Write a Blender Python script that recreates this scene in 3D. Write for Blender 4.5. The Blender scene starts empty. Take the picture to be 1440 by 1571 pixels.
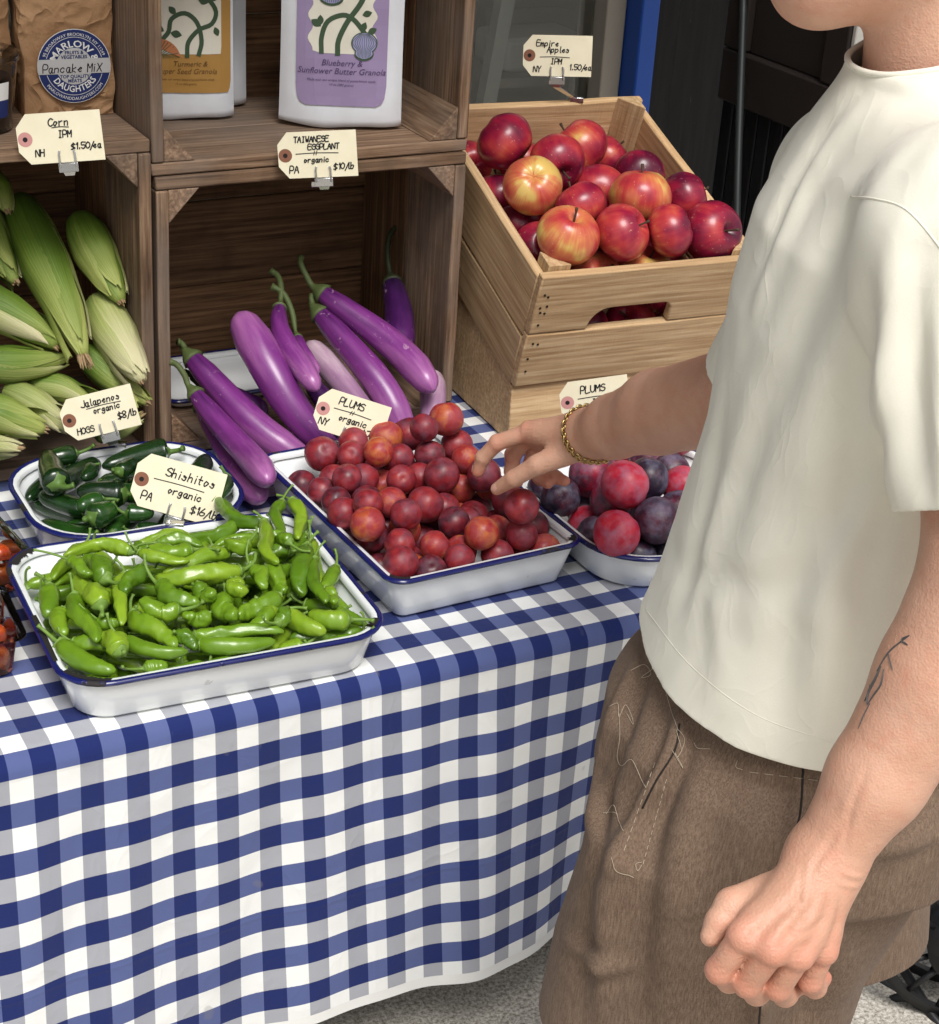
import bpy, bmesh, math, random
import numpy as np
from mathutils import Vector, Matrix, noise as mnoise
PI = math.pi
sc = bpy.context.scene
COL = sc.collection

# ------------------------------------------------------------------ camera
GZ = 0.11            # height of the pavement; the table top is ZT
ZT = 0.66
CAMP = Vector((0.0, -1.575, 1.72))
def cam_axes(p, yaw, roll):
    cp, sp, cy, sy = math.cos(p), math.sin(p), math.cos(yaw), math.sin(yaw)
    fwd = Vector((sy*cp, cy*cp, -sp)); right = Vector((cy, -sy, 0)); down = fwd.cross(right)
    cr, sr = math.cos(roll), math.sin(roll)
    return cr*right + sr*down, -sr*right + cr*down, fwd
CR, CD, CF = cam_axes(math.radians(26.38), math.radians(29.8), math.radians(-3.84))
cd = bpy.data.cameras.new('camera'); cam = bpy.data.objects.new('camera', cd); COL.objects.link(cam)
cd.sensor_fit = 'HORIZONTAL'; cd.sensor_width = 36.0; cd.lens = 36.0*2770/1440
cd.clip_start = 0.05; cd.clip_end = 500
mw = Matrix.Identity(4)
for i, v in enumerate((CR, -CD, -CF)):
    for k in range(3): mw[k][i] = v[k]
mw.translation = CAMP
cam.matrix_world = mw
sc.camera = cam

# ------------------------------------------------------------------ sky, sun, exposure
SUN_EL, SUN_AZ = math.radians(58), math.radians(192)      # azimuth from +y, clockwise
w = bpy.data.worlds.new('World'); sc.world = w; w.use_nodes = True
nt = w.node_tree; bg = nt.nodes['Background']
sky = nt.nodes.new('ShaderNodeTexSky'); sky.sky_type = 'NISHITA'; sky.sun_disc = False
sky.sun_elevation = SUN_EL; sky.sun_rotation = SUN_AZ; sky.air_density = 1.0; sky.dust_density = 4.0; sky.ozone_density = 1.0
hs = nt.nodes.new('ShaderNodeHueSaturation'); hs.inputs['Saturation'].default_value = 0.30
nt.links.new(sky.outputs[0], hs.inputs['Color']); nt.links.new(hs.outputs[0], bg.inputs['Color'])
bg.inputs['Strength'].default_value = 0.10
sl = bpy.data.lights.new('sun', 'SUN'); sl.energy = 2.2; sl.angle = math.radians(24); sl.color = (1.0, 0.975, 0.945)
so = bpy.data.objects.new('sun', sl); COL.objects.link(so)
sdir = Vector((math.sin(SUN_AZ)*math.cos(SUN_EL), math.cos(SUN_AZ)*math.cos(SUN_EL), math.sin(SUN_EL)))
so.rotation_euler = sdir.to_track_quat('Z', 'Y').to_euler(); so.location = (0, -3, 6)
sc.view_settings.view_transform = 'Standard'; sc.view_settings.look = 'None'
sc.view_settings.exposure = 0.32; sc.view_settings.gamma = 1.0; sc.view_settings.use_curve_mapping = False
sc.cycles.use_denoising = True
sc.cycles.max_bounces = 8; sc.cycles.transparent_max_bounces = 20

# ------------------------------------------------------------------ helpers
rnd = random.Random(11)
def lin(c):   # 0-255 display colour -> linear
    return tuple(((x/255)/12.92 if x/255 <= .04045 else ((x/255+.055)/1.055)**2.4) for x in c)
class NT:
    """tiny node builder"""
    def __init__(s, name, rough=.6, spec=.4):
        s.m = bpy.data.materials.new(name); s.m.use_nodes = True; s.t = s.m.node_tree
        s.b = s.t.nodes['Principled BSDF']; s.b.inputs['Roughness'].default_value = rough
        s.b.inputs['Specular IOR Level'].default_value = spec
    def n(s, typ, **kw):
        x = s.t.nodes.new('ShaderNode'+typ)
        for k, v in kw.items(): setattr(x, k, v)
        return x
    def put(s, sock, v):
        if hasattr(v, 'is_output'): s.t.links.new(v, sock)
        elif isinstance(v, (tuple, list)) and len(v) == 3 and sock.type == 'RGBA': sock.default_value = (*v, 1)
        else: sock.default_value = v
    def coord(s, kind='Object'): return s.n('TexCoord').outputs[kind]
    def mapping(s, v, scale=(1, 1, 1), loc=(0, 0, 0)):
        m = s.n('Mapping'); s.put(m.inputs['Vector'], v); s.put(m.inputs['Scale'], scale); s.put(m.inputs['Location'], loc); return m.outputs[0]
    def noise(s, v, scale, detail=3, rough=.55, dist=0, out='Fac'):
        m = s.n('TexNoise'); s.put(m.inputs['Vector'], v); s.put(m.inputs['Scale'], scale); s.put(m.inputs['Detail'], detail)
        s.put(m.inputs['Roughness'], rough); s.put(m.inputs['Distortion'], dist); return m.outputs[out]
    def wave(s, v, scale, dist=0, detail=2, prof='SIN', dirn='X'):
        m = s.n('TexWave', wave_profile=prof, bands_direction=dirn); s.put(m.inputs['Vector'], v); s.put(m.inputs['Scale'], scale); s.put(m.inputs['Distortion'], dist); s.put(m.inputs['Detail'], detail); return m.outputs['Fac']
    def ramp(s, f, stops, interp='LINEAR'):
        r = s.n('ValToRGB'); s.put(r.inputs[0], f); cr = r.color_ramp; cr.interpolation = interp
        while len(cr.elements) < len(stops): cr.elements.new(.5)
        for e, (p, c) in zip(cr.elements, stops):
            e.position = p; e.color = (*c, 1) if isinstance(c, tuple) else (c, c, c, 1)
        return r.outputs[0]
    def mix(s, f, a, b, mode='MIX'):
        m = s.n('Mix', data_type='RGBA', blend_type=mode); s.put(m.inputs[0], f); s.put(m.inputs[6], a); s.put(m.inputs[7], b); return m.outputs[2]
    def math(s, op, a, b=0.0, c=None):
        m = s.n('Math', operation=op); s.put(m.inputs[0], a); s.put(m.inputs[1], b)
        if c is not None: s.put(m.inputs[2], c)
        return m.outputs[0]
    def rand(s): return s.n('ObjectInfo').outputs['Random']
    def sep(s, v): 
        m = s.n('SeparateXYZ'); s.put(m.inputs[0], v); return m.outputs
    def shift(s, v, f, k=37.0):
        c = s.n('CombineXYZ'); a = s.math('MULTIPLY', f, k)
        for i in range(3): s.put(c.inputs[i], a)
        m = s.n('VectorMath', operation='ADD'); s.put(m.inputs[0], v); s.put(m.inputs[1], c.outputs[0]); return m.outputs[0]
    def bump(s, h, strength=.3, dist=.002, nrm=None):
        b = s.n('Bump'); s.put(b.inputs['Height'], h); s.put(b.inputs['Strength'], strength); s.put(b.inputs['Distance'], dist)
        if nrm is not None: s.put(b.inputs['Normal'], nrm)
        return b.outputs[0]
    def done(s, **kw):
        for k, v in kw.items(): s.put(s.b.inputs[k.replace('_', ' ')], v)
        return s.m
MATS = {}
def plain(name, col, rough=.6, metal=0, spec=.4, **kw):
    x = NT(name, rough, spec); v = x.coord()
    f = x.noise(v, 60, 4); c = x.mix(x.math('MULTIPLY', f, .35), col, tuple(q*.72 for q in col))
    x.done(Base_Color=c, Metallic=metal, **kw); MATS[name] = x.m; return x.m

class MB:
    """mesh collector"""
    def __init__(s): s.v = []; s.f = []; s.uv = {}
    def add(s, v, f):
        o = len(s.v); s.v += [tuple(p) for p in v]; s.f += [tuple(i+o for i in q) for q in f]; return o
    def box(s, x0, x1, y0, y1, z0, z1):
        s.add([(x0,y0,z0),(x1,y0,z0),(x1,y1,z0),(x0,y1,z0),(x0,y0,z1),(x1,y0,z1),(x1,y1,z1),(x0,y1,z1)],
              [(0,3,2,1),(4,5,6,7),(0,1,5,4),(1,2,6,5),(2,3,7,6),(3,0,4,7)])
    def prism(s, poly, z0, z1):
        n = len(poly)
        s.add([(x,y,z0) for x,y in poly]+[(x,y,z1) for x,y in poly],
              [tuple(range(n))[::-1], tuple(range(n,2*n))]+[(i,(i+1)%n,n+(i+1)%n,n+i) for i in range(n)])
    def tube(s, pts, rad, n=8, cap=True, uvs=False, sect=None):
        pts = [Vector(p) for p in pts]; m = len(pts); R = rad if hasattr(rad, '__len__') else [rad]*m
        t0 = (pts[1]-pts[0]).normalized(); a = t0.orthogonal().normalized(); base = len(s.v); V = []
        for i, p in enumerate(pts):
            t = (pts[min(i+1, m-1)]-pts[max(i-1, 0)]).normalized()
            a = (a - t*a.dot(t)).normalized(); b = t.cross(a)
            for k in range(n):
                th = 2*PI*k/n; r = R[i]*(sect(i/(m-1), th) if sect else 1)
                V.append(p + (a*math.cos(th)+b*math.sin(th))*r)
        F = [(i*n+k, i*n+(k+1)%n, (i+1)*n+(k+1)%n, (i+1)*n+k) for i in range(m-1) for k in range(n)]
        if cap: F += [tuple(range(n))[::-1], tuple(range((m-1)*n, m*n))]
        o = s.add(V, F)
        if uvs:
            for i in range(m):
                for k in range(n): s.uv[o+i*n+k] = (k/n, i/(m-1))
    def disc(s, c, r, nrm=(0,0,1), n=24):
        N = Vector(nrm).normalized(); a = N.orthogonal().normalized(); b = N.cross(a); c = Vector(c)
        s.add([c+(a*math.cos(2*PI*k/n)+b*math.sin(2*PI*k/n))*r for k in range(n)], [tuple(range(n))])
    def build(s, name, mat, parent=None, loc=None, smooth=True, origin=None, bevel=0, sub=0, autosm=None, solid=0):
        me = bpy.data.meshes.new(name); o0 = Vector(origin) if origin is not None else Vector((0,0,0))
        me.from_pydata([tuple(Vector(p)-o0) for p in s.v], [], s.f)
        if s.uv:
            ul = me.uv_layers.new(name='UVMap'); 
            for lp in me.loops: ul.data[lp.index].uv = s.uv.get(lp.vertex_index, (0, 0))
        me.materials.append(mat); me.update()
        return link(name, me, parent, loc if loc is not None else (o0 if parent is None else None), smooth, bevel, sub, autosm, solid, o0 if parent is not None else None)
def link(name, me, parent=None, loc=None, smooth=True, bevel=0, sub=0, autosm=None, solid=0, local=None):
    if smooth:
        me.polygons.foreach_set('use_smooth', [True]*len(me.polygons))
    o = bpy.data.objects.new(name, me); COL.objects.link(o)
    if parent is not None: o.parent = parent
    if loc is not None: o.location = loc
    elif local is not None and local.length > 0: o.location = local
    if solid: md = o.modifiers.new('solid', 'SOLIDIFY'); md.thickness = solid; md.offset = 0
    if bevel:
        md = o.modifiers.new('bevel', 'BEVEL'); md.width = bevel; md.segments = 2; md.limit_method = 'ANGLE'; md.angle_limit = math.radians(40)
    if sub: md = o.modifiers.new('sub', 'SUBSURF'); md.levels = sub; md.render_levels = sub
    if autosm or bevel:
        for i in range(1):
            me.set_sharp_from_angle(angle=math.radians(autosm or 35))
    return o
def tag(o, label, cat=None, group=None, kind=None):
    if label: o['label'] = label
    if cat: o['category'] = cat
    if group: o['group'] = group
    if kind: o['kind'] = kind
    return o
def empty(name, loc, label, cat, group=None, rot=(0,0,0)):
    o = bpy.data.objects.new(name, None); COL.objects.link(o); o.location = loc; o.rotation_euler = rot
    o.empty_display_size = .05
    return tag(o, label, cat, group)
def spline(P, n):
    """Catmull-Rom through P, n samples"""
    P = [Vector(p) for p in P]; Q = [2*P[0]-P[1]]+P+[2*P[-1]-P[-2]]; m = len(P)-1; out = []
    for i in range(n):
        u = i/(n-1)*m; k = min(int(u), m-1); t = u-k; a, b, c, d = Q[k:k+4]
        out.append(.5*((2*b)+(c-a)*t+(2*a-5*b+4*c-d)*t*t+(3*b-a-3*c+d)*t**3))
    return out
def lerp(x, xs, ys): return float(np.interp(x, xs, ys))

# ------------------------------------------------------------------ materials
def wood(name, dark, mid, light, rough=.75, knots=.5, sawn=.0, grey=None):
    """board material: grain runs along the board's own x axis, every board differs"""
    x = NT(name, rough, .25); v = x.coord(); r = x.rand(); vs = x.shift(v, r, 53)
    g = x.noise(x.mapping(vs, (2.2, 60, 60)), 3.2, 6, .62, .35)
    g2 = x.noise(x.mapping(vs, (1.2, 14, 14)), 3.0, 4, .6, .9)
    rings = x.wave(x.mapping(vs, (.5, 6, 6)), 5, 6, 3, dirn='Y')
    c = x.ramp(g, [(.28, dark), (.5, mid), (.74, light)])
    c = x.mix(x.math('MULTIPLY', x.ramp(g2, [(.35, 0.0), (.7, 1.0)]), .55), c, dark, 'MIX')
    c = x.mix(x.math('MULTIPLY', rings, .22), c, mid, 'MULTIPLY')
    st = x.noise(vs, 9, 4, .6)
    c = x.mix(x.math('MULTIPLY', x.ramp(st, [(.5, 0.0), (.72, 1.0)]), knots), c, tuple(q*.45 for q in dark))
    if grey: c = x.mix(x.math('MULTIPLY', x.ramp(x.noise(vs, 5, 3), [(.4, 0.0), (.65, 1.0)]), .6), c, grey)
    tone = x.math('MULTIPLY_ADD', r, .5, .75)
    cc = x.n('CombineColor'); [x.put(cc.inputs[i], tone) for i in range(3)]
    c = x.mix(1.0, c, cc.outputs[0], 'MULTIPLY')
    h = x.math('ADD', x.math('MULTIPLY', g, .7), x.math('MULTIPLY', x.noise(x.mapping(vs, (90, 12, 12)), 4, 2), sawn))
    x.done(Base_Color=c, Normal=x.bump(h, .5, .0018)); return x.m
W_OLD = wood('weathered_wood', lin((72,54,40)), lin((142,113,88)), lin((188,160,132)), .8, .55, .2, lin((120,108,98)))
W_IN = wood('shaded_brown_wood', lin((70,50,34)), lin((126,94,66)), lin((158,122,88)), .8, .5, .2)  # inner boards: brown wood with some interior shade put into the tone
W_NEW = wood('pale_pine', lin((168,134,96)), lin((208,176,134)), lin((232,206,166)), .7, .16, .6)

def gingham():
    x = NT('gingham_cloth', .85, .2); uv = x.sep(x.coord('UV'))
    wx, wz = .0492/2, .0560/2
    fu = x.math('FRACT', x.math('DIVIDE', uv[0], 2*wx)); fv = x.math('FRACT', x.math('DIVIDE', uv[1], 2*wz))
    jit = x.math('MULTIPLY', x.math('SUBTRACT', x.noise(x.mapping(x.coord('UV'), (1, 1, 1)), 900, 2), .5), .016)
    a = x.math('LESS_THAN', x.math('ADD', fu, jit), .5); b = x.math('LESS_THAN', x.math('ADD', fv, jit), .5)
    white = lin((236,237,234)); navy = (.010, .021, .120)
    # twill weave of the half tones
    tw = x.wave(x.coord('UV'), 330, 0, 0, 'SIN', 'DIAGONAL'); tw = x.math('MULTIPLY', tw, .6)
    mid1 = x.mix(tw, (.34, .35, .39), (.46, .47, .50)); mid2 = x.mix(tw, (.075, .10, .25), (.135, .17, .36))
    c = x.mix(b, x.mix(a, white, mid1), x.mix(a, mid2, navy))
    d = x.ramp(x.noise(x.coord('UV'), 7, 5, .6), [(.35, .92), (.65, 1.0)]); c = x.mix(1.0, c, d, 'MULTIPLY')
    spots = x.ramp(x.noise(x.mapping(x.coord('UV'), (1, .6, 1)), 34, 2, .4), [(.735, 0.0), (.77, 1.0)])
    c = x.mix(x.math('MULTIPLY', spots, .30), c, (.20, .19, .18))
    seam = x.ramp(x.math('PINGPONG', x.math('MULTIPLY', fu, 2.0), .5), [(0, 1.0), (.04, 0.0)])
    wr = x.noise(x.mapping(x.coord('UV'), (1, 1, 1)), 14, 4, .5, .6); thr = x.noise(x.coord('UV'), 1400, 2)
    cr1 = x.ramp(x.math('ABSOLUTE', x.math('SUBTRACT', x.math('FRACT', x.math('DIVIDE', x.math('ADD', uv[0], x.math('MULTIPLY', wr, .006)), .31)), .5)), [(0, 1.0), (.014, 0.0)])
    cr2 = x.ramp(x.math('ABSOLUTE', x.math('SUBTRACT', x.math('FRACT', x.math('DIVIDE', x.math('ADD', uv[1], .13), .26)), .5)), [(0, 1.0), (.014, 0.0)])
    rid = x.math('POWER', x.math('SUBTRACT', 1.0, x.math('ABSOLUTE', x.math('MULTIPLY_ADD', x.noise(x.mapping(x.coord('UV'), (1, .7, 1)), 9, 3, .5, 1.2), 2.0, -1.0))), 7.0)
    h = x.math('ADD', x.math('ADD', x.math('MULTIPLY', wr, .9), x.math('MULTIPLY', thr, .05)), x.math('ADD', x.math('MULTIPLY', x.math('ADD', cr1, cr2), .18), x.math('MULTIPLY', rid, .22)))
    return x.done(Base_Color=c, Normal=x.bump(h, .42, .006), Sheen_Weight=.15)
M_CLOTH = gingham()

def enamel():
    x = NT('white_enamel', .16, .5); v = x.coord()
    f = x.noise(v, 6, 4); c = x.mix(f, lin((240,242,242)), lin((226,231,232)))
    s = x.ramp(x.noise(v, 55, 3, .6), [(.70, 0.0), (.74, 1.0)]); c = x.mix(x.math('MULTIPLY', s, .35), c, lin((150,150,145)))
    return x.done(Base_Color=c, Coat_Weight=.5, Coat_Roughness=.08)
M_ENAMEL = enamel()
def rim():
    x = NT('navy_enamel_rim', .22, .5); v = x.shift(x.coord(), x.rand(), 9)
    s = x.ramp(x.noise(v, 11, 5, .65), [(.60, 0.0), (.63, 1.0)])
    c = x.mix(s, lin((24,30,92)), lin((34,31,30)))
    return x.done(Base_Color=c, Roughness=x.mix(s, (.2,)*3, (.75,)*3), Normal=x.bump(x.math('SUBTRACT', 1.0, s), .6, .002))
M_RIM = rim()
M_CHIP = plain('chipped_iron', (.018, .016, .015), .8)
M_STEEL = plain('bright_steel', (.62, .62, .62), .22, 1.0)
M_BLACK = plain('black_plastic', (.012, .012, .013), .45)
M_RUBBER = plain('black_rubber', (.016, .02, .02), .5)

def concrete():
    x = NT('concrete', .9, .2); v = x.coord()
    big = x.noise(v, 1.1, 4); sp = x.noise(v, 190, 2, .7); sp2 = x.n('TexVoronoi'); x.put(sp2.inputs['Vector'], v); x.put(sp2.inputs['Scale'], 240.0)
    c = x.ramp(sp, [(.30, lin((118,112,102))), (.48, lin((184,178,166))), (.66, lin((226,222,212)))])
    c = x.mix(x.math('MULTIPLY', x.ramp(sp2.outputs['Distance'], [(.12, 1.0), (.3, 0.0)]), .45), c, lin((92,88,82)))
    c = x.mix(x.math('MULTIPLY', big, .35), c, lin((140,134,124)))
    return x.done(Base_Color=c, Normal=x.bump(sp, .5, .003))
M_CONC = concrete()

# ------------------------------------------------------------------ the setting
g = MB(); N = 40
xs = [-60+i*160/N for i in range(N+1)]; ys = [-60+i*160/N for i in range(N+1)]
g.add([(x, y, GZ) for y in ys for x in xs], [(j*(N+1)+i, j*(N+1)+i+1, (j+1)*(N+1)+i+1, (j+1)*(N+1)+i) for j in range(N) for i in range(N)])
tag(g.build('pavement', M_CONC, smooth=False), None, kind='structure')

M_DKPAINT = None
def darkpaint():
    x = NT('black_paint', .5, .22); v = x.shift(x.coord(), x.rand(), 11)
    f = x.noise(x.mapping(v, (30, 30, 2)), 3, 4); c = x.ramp(f, [(.3, (.004, .004, .0045)), (.7, (.011, .011, .012))])
    s = x.ramp(x.noise(x.mapping(v, (8, 8, 2)), 12, 4, .7), [(.68, 0.0), (.72, 1.0)]); c = x.mix(x.math('MULTIPLY', s, .25), c, (.16, .15, .14))
    return x.done(Base_Color=c, Normal=x.bump(f, .2, .002))
M_DK = darkpaint()
M_BROWNDK = plain('dark_brown_paint', (.020, .015, .013), .5)
M_BLUE = plain('blue_paint', (.012, .075, .38), .4)
M_TAUPE = plain('taupe_wall', (.34, .30, .245), .8)
M_PALE = plain('pale_grey_paint', (.42, .41, .37), .6)
M_PAPER = plain('paper', (.62, .60, .55), .8)
def glass(name, rough=.02, tint=(.95, .97, .96), alpha=.12):
    x = NT(name, rough); t = x.n('BsdfTransparent'); x.put(t.inputs[0], tint); gl = x.n('BsdfGlossy'); x.put(gl.inputs['Roughness'], rough)
    fr = x.n('Fresnel'); x.put(fr.inputs[0], 1.5); mx = x.n('MixShader')
    x.put(mx.inputs[0], fr.outputs[0]); x.t.links.new(t.outputs[0], mx.inputs[1]); x.t.links.new(gl.outputs[0], mx.inputs[2])
    x.t.links.new(mx.outputs[0], x.t.nodes['Material Output'].inputs['Surface']); return x.m
M_GLASS = glass('window_glass')
M_CLEAR = glass('clear_plastic', .06)

# shop front: the window bay behind the crates
FY = 1.30
wb = empty('shop_window', (1.2, FY, GZ), 'wide shop window with grey brown frame behind the wooden crates', 'window')
def wpart(name, x0, x1, y0, y1, z0, z1, m, bev=.003):
    b = MB(); cx, cy, cz = (x0+x1)/2, (y0+y1)/2, (z0+z1)/2; b.box(x0-cx, x1-cx, y0-cy, y1-cy, z0-cz, z1-cz)
    o = b.build(name, m, wb, smooth=False, bevel=bev); o.location = (cx-1.2, cy-FY, cz-GZ); return o
wpart('stall_riser', -2.0, 1.905, FY-.02, FY+.12, GZ, .50, M_DK)
wpart('sill', -2.0, 1.905, FY-.05, FY+.12, .501, .545, M_PALE)
wpart('pane', -2.0, 1.86, FY+.03, FY+.036, .546, 2.9, M_GLASS, 0)
wpart('mullion', 1.862, 1.905, FY-.01, FY+.09, .546, 2.9, M_TAUPE)
wpart('head', -2.0, 1.905, FY-.02, FY+.12, 2.9, 4.6, M_DK)
# what stands behind the pane
rw = MB(); rw.box(-2.2, 2.38, 1.86, 1.90, GZ, 2.9); tag(rw.build('shop_back_wall', M_TAUPE, smooth=False), 'dim taupe wall at the back inside the shop window', 'wall')
rc = MB(); rc.box(-2.2, 2.38, FY+.13, 1.9, 2.902, 2.96); tag(rc.build('shop_ceiling', M_TAUPE, smooth=False), 'dark ceiling inside the shop behind the window', 'ceiling')
rp = MB(); rp.box(2.33, 2.38, FY+.13, 1.855, GZ, 2.9); tag(rp.build('shop_side_wall', M_TAUPE, smooth=False), 'dim side wall inside the shop past the window', 'wall')
ld = empty('reflection_bars', (1.85, 1.55, GZ), 'pale grey slanted ladder standing in for reflections in the shop window', 'bars')  # reflections in the pane, built as solid bars behind it
for (a, b) in (((1.7916, 1.5500, 1.0516), (1.7633, 1.5500, 0.8420)), ((2.0036, 1.5500, 1.0441), (1.9759, 1.5500, 0.8488))):
    A, B = Vector(a), Vector(b); d = (A-B); A = B+d*3.0; k = (B.z-GZ-.01)/d.z; B = B-d*k
    t = MB(); t.tube([A-Vector(ld.location), B-Vector(ld.location)], .021, 4); t.build('rail', M_PALE, ld, smooth=False)
for zz in (.45, .75, 1.35, 1.65):
    t = MB(); A = Vector((1.7916, 1.5500, 1.0516)); B = Vector((1.7633, 1.5500, 0.8420)); C = Vector((2.0036, 1.5500, 1.0441)); D = Vector((1.9759, 1.5500, 0.8488))
    p = B+(A-B)*((zz-B.z)/(A.z-B.z)); q = D+(C-D)*((zz-D.z)/(C.z-D.z))
    t.tube([p-Vector(ld.location), q-Vector(ld.location)], .012, 6); t.build('cross_bar', M_PALE, ld, smooth=False)
def slab(name, pts, th, m, label, cat):
    P = [Vector(p) for p in pts]; c = sum(P, Vector())/len(P); n = (P[1]-P[0]).cross(P[2]-P[0]).normalized(); b = MB(); k = len(P)
    b.add([p-c for p in P]+[p-c+n*th for p in P], [tuple(range(k)), tuple(range(k, 2*k))[::-1]]+[(i, (i+1)%k, k+(i+1)%k, k+i) for i in range(k)])
    return tag(b.build(name, m, loc=c, smooth=False), label, cat)
slab('paper_sheet', [(1.8796, 1.7800, 0.9839), (2.0950, 1.7800, 0.9799), (2.0941, 1.7800, 0.8575), (1.8995, 1.7800, 0.8620)], .01, M_TAUPE, 'large brownish sheet standing inside the shop window', 'sheet')
sh = empty('window_shelf', (1.9289, 1.7000, 0.8840), 'grey shelf with folded pale linen inside the shop window', 'shelf')
sb = MB(); sb.box(-.45, .25, -.1, .1, -.02, 0); sb.build('board', M_TAUPE, sh, smooth=False)
for hx in (-.43, .22):
    hb = MB(); hb.box(hx-.012, hx+.012, .07, .095, GZ-sh.location.z, -.021); hb.build('upright', M_TAUPE, sh, smooth=False)
for i, (px, wd, ht) in enumerate(((-.22, .10, .05), (.02, .20, .07))):
    b = MB(); b.box(-wd/2, wd/2, -.07, .07, 0, ht); o = b.build('linen', M_PAPER, smooth=False, bevel=.012)
    o.location = Vector(sh.location)+Vector((px, 0, .001)); tag(o, ('small', 'wide')[i]+' stack of folded pale linen on shelf inside window', 'linen')
# blue jamb, black door, dark bulkhead wall with beaded boards
b = MB(); b.box(-.020, .020, -.05, .05, 0, 3.2); o = b.build('blue_door_post', M_BLUE, smooth=False, bevel=.004); o.location = (1.926, FY-.01, GZ); tag(o, 'bright blue painted post between shop window and black door', 'post')
dr = empty('black_door', (2.35, FY+.03, GZ), 'tall black painted door beside the bright blue post', 'door')
b = MB(); b.box(-.40, .10, -.02, .02, .01, 3.2); b.build('leaf', M_DK, dr, smooth=False)
for x0, x1, z0, z1 in ((-.39, -.32, .02, 3.1), (.02, .09, .02, 3.1), (-.319, .019, .02, .24), (-.319, .019, 1.2, 1.36)):
    b = MB(); b.box(x0, x1, -.034, -.021, z0, z1); b.build('stile', M_DK, dr, smooth=False, bevel=.004)
BX = 1.80
bw = empty('bulkhead_wall', (BX, .52, GZ), 'dark wall of beaded boards beside the black door, brown panel above', 'wall')
b = MB(); b.box(.016, .035, .0, .305, 0, 3.2); b.build('core', M_DK, bw, smooth=False)
n = 9; wd = .30/n
for i in range(n):
    b = MB(); b.box(0, .014, -wd/2+.0016, wd/2-.0016, 0, 1.033-GZ); o = b.build('beaded_board', M_DK, bw, smooth=False, bevel=.003); o.location = (0, .005+wd*(i+.5), 0)
b = MB(); b.box(-.012, .014, 0, .305, 1.034-GZ, 1.118-GZ); b.build('rail', M_BROWNDK, bw, smooth=False, bevel=.004)
b = MB(); b.box(-.012, .014, 0, .055, 1.119-GZ, 3.1); b.build('stile', M_BROWNDK, bw, smooth=False, bevel=.004)
b = MB(); b.box(-.012, .014, .25, .305, 1.119-GZ, 3.1); b.build('stile', M_BROWNDK, bw, smooth=False, bevel=.004)
b = MB(); b.box(.002, .014, .056, .249, 1.119-GZ, 3.1); b.build('panel', M_BROWNDK, bw, smooth=False, bevel=.002)
b = MB(); b.box(-.008, .030, -.010, -.001, 0, 3.2); b.build('metal_edge', M_PALE, bw, smooth=False, bevel=.002)
cb = MB(); P = [(1.8145, 0.8521, 1.3479), (1.7868, 0.7835, 1.2002), (1.7512, 0.7088, 1.0337), (1.7224, 0.6460, 0.8950), (1.7006, 0.5799, 0.7125)]; P = [Vector(p) for p in P]; P.append(Vector((P[-1].x+.01, P[-1].y, GZ+.012))); P = [Vector((P[0].x, P[0].y, 3.0))]+P
cb.tube(spline(P, 40), .0065, 8); tag(cb.build('hanging_hose', M_RUBBER, origin=P[-1]), 'dark green grey hose hanging in front of the beaded boards', 'hose')
fa = MB(); fa.box(-2.1, 2.399, FY+.13, FY+.2, 2.97, 4.6); fa.box(2.40, 2.44, FY-.02, 6.0, GZ, 4.6); tag(fa.build('shop_building', M_DK, smooth=False), 'black painted corner of the shop building past the door', 'building')
aw = empty('shade_awning', (.6, FY, 2.35), 'unseen canvas awning added above the stall for shade', 'awning')  # out of view, added to shade the crates and table back
b = MB(); b.add([(-2.6, 0, .55), (.65, 0, .60), (.65, -1.33, .02), (-2.6, -1.33, .02)], [(0, 1, 2, 3)]); b.build('canvas', M_DK, aw, smooth=False, solid=.004)
b = MB(); b.tube([(-2.6, -1.33, 0), (.65, -1.33, 0)], .018, 8); b.build('front_bar', M_STEEL, aw)
aw = empty('shade_awning', (1.9, FY, 2.35), 'short unseen awning added to shade the black door and bulkhead', 'awning')  # shorter unseen awning, added to darken the door while the apples stay sunlit
b = MB(); b.add([(-.64, 0, .45), (1.0, 0, .45), (1.0, -1.05, .02), (-.64, -1.05, .02)], [(0, 1, 2, 3)]); b.build('canvas', M_DK, aw, smooth=False, solid=.004)
b = MB(); b.tube([(-.64, -1.05, 0), (1.0, -1.05, 0)], .018, 8); b.build('front_bar', M_STEEL, aw)
# far pavement seen past the dark wall
k = MB(); k.box(-3, 6, -.09, .09, 0, .12); o = k.build('street_kerb', M_PALE, smooth=False, bevel=.01); o.location = (6.8, 5.9, GZ); tag(o, 'pale kerb across the bright pavement beyond the dark wall', 'kerb')

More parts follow.
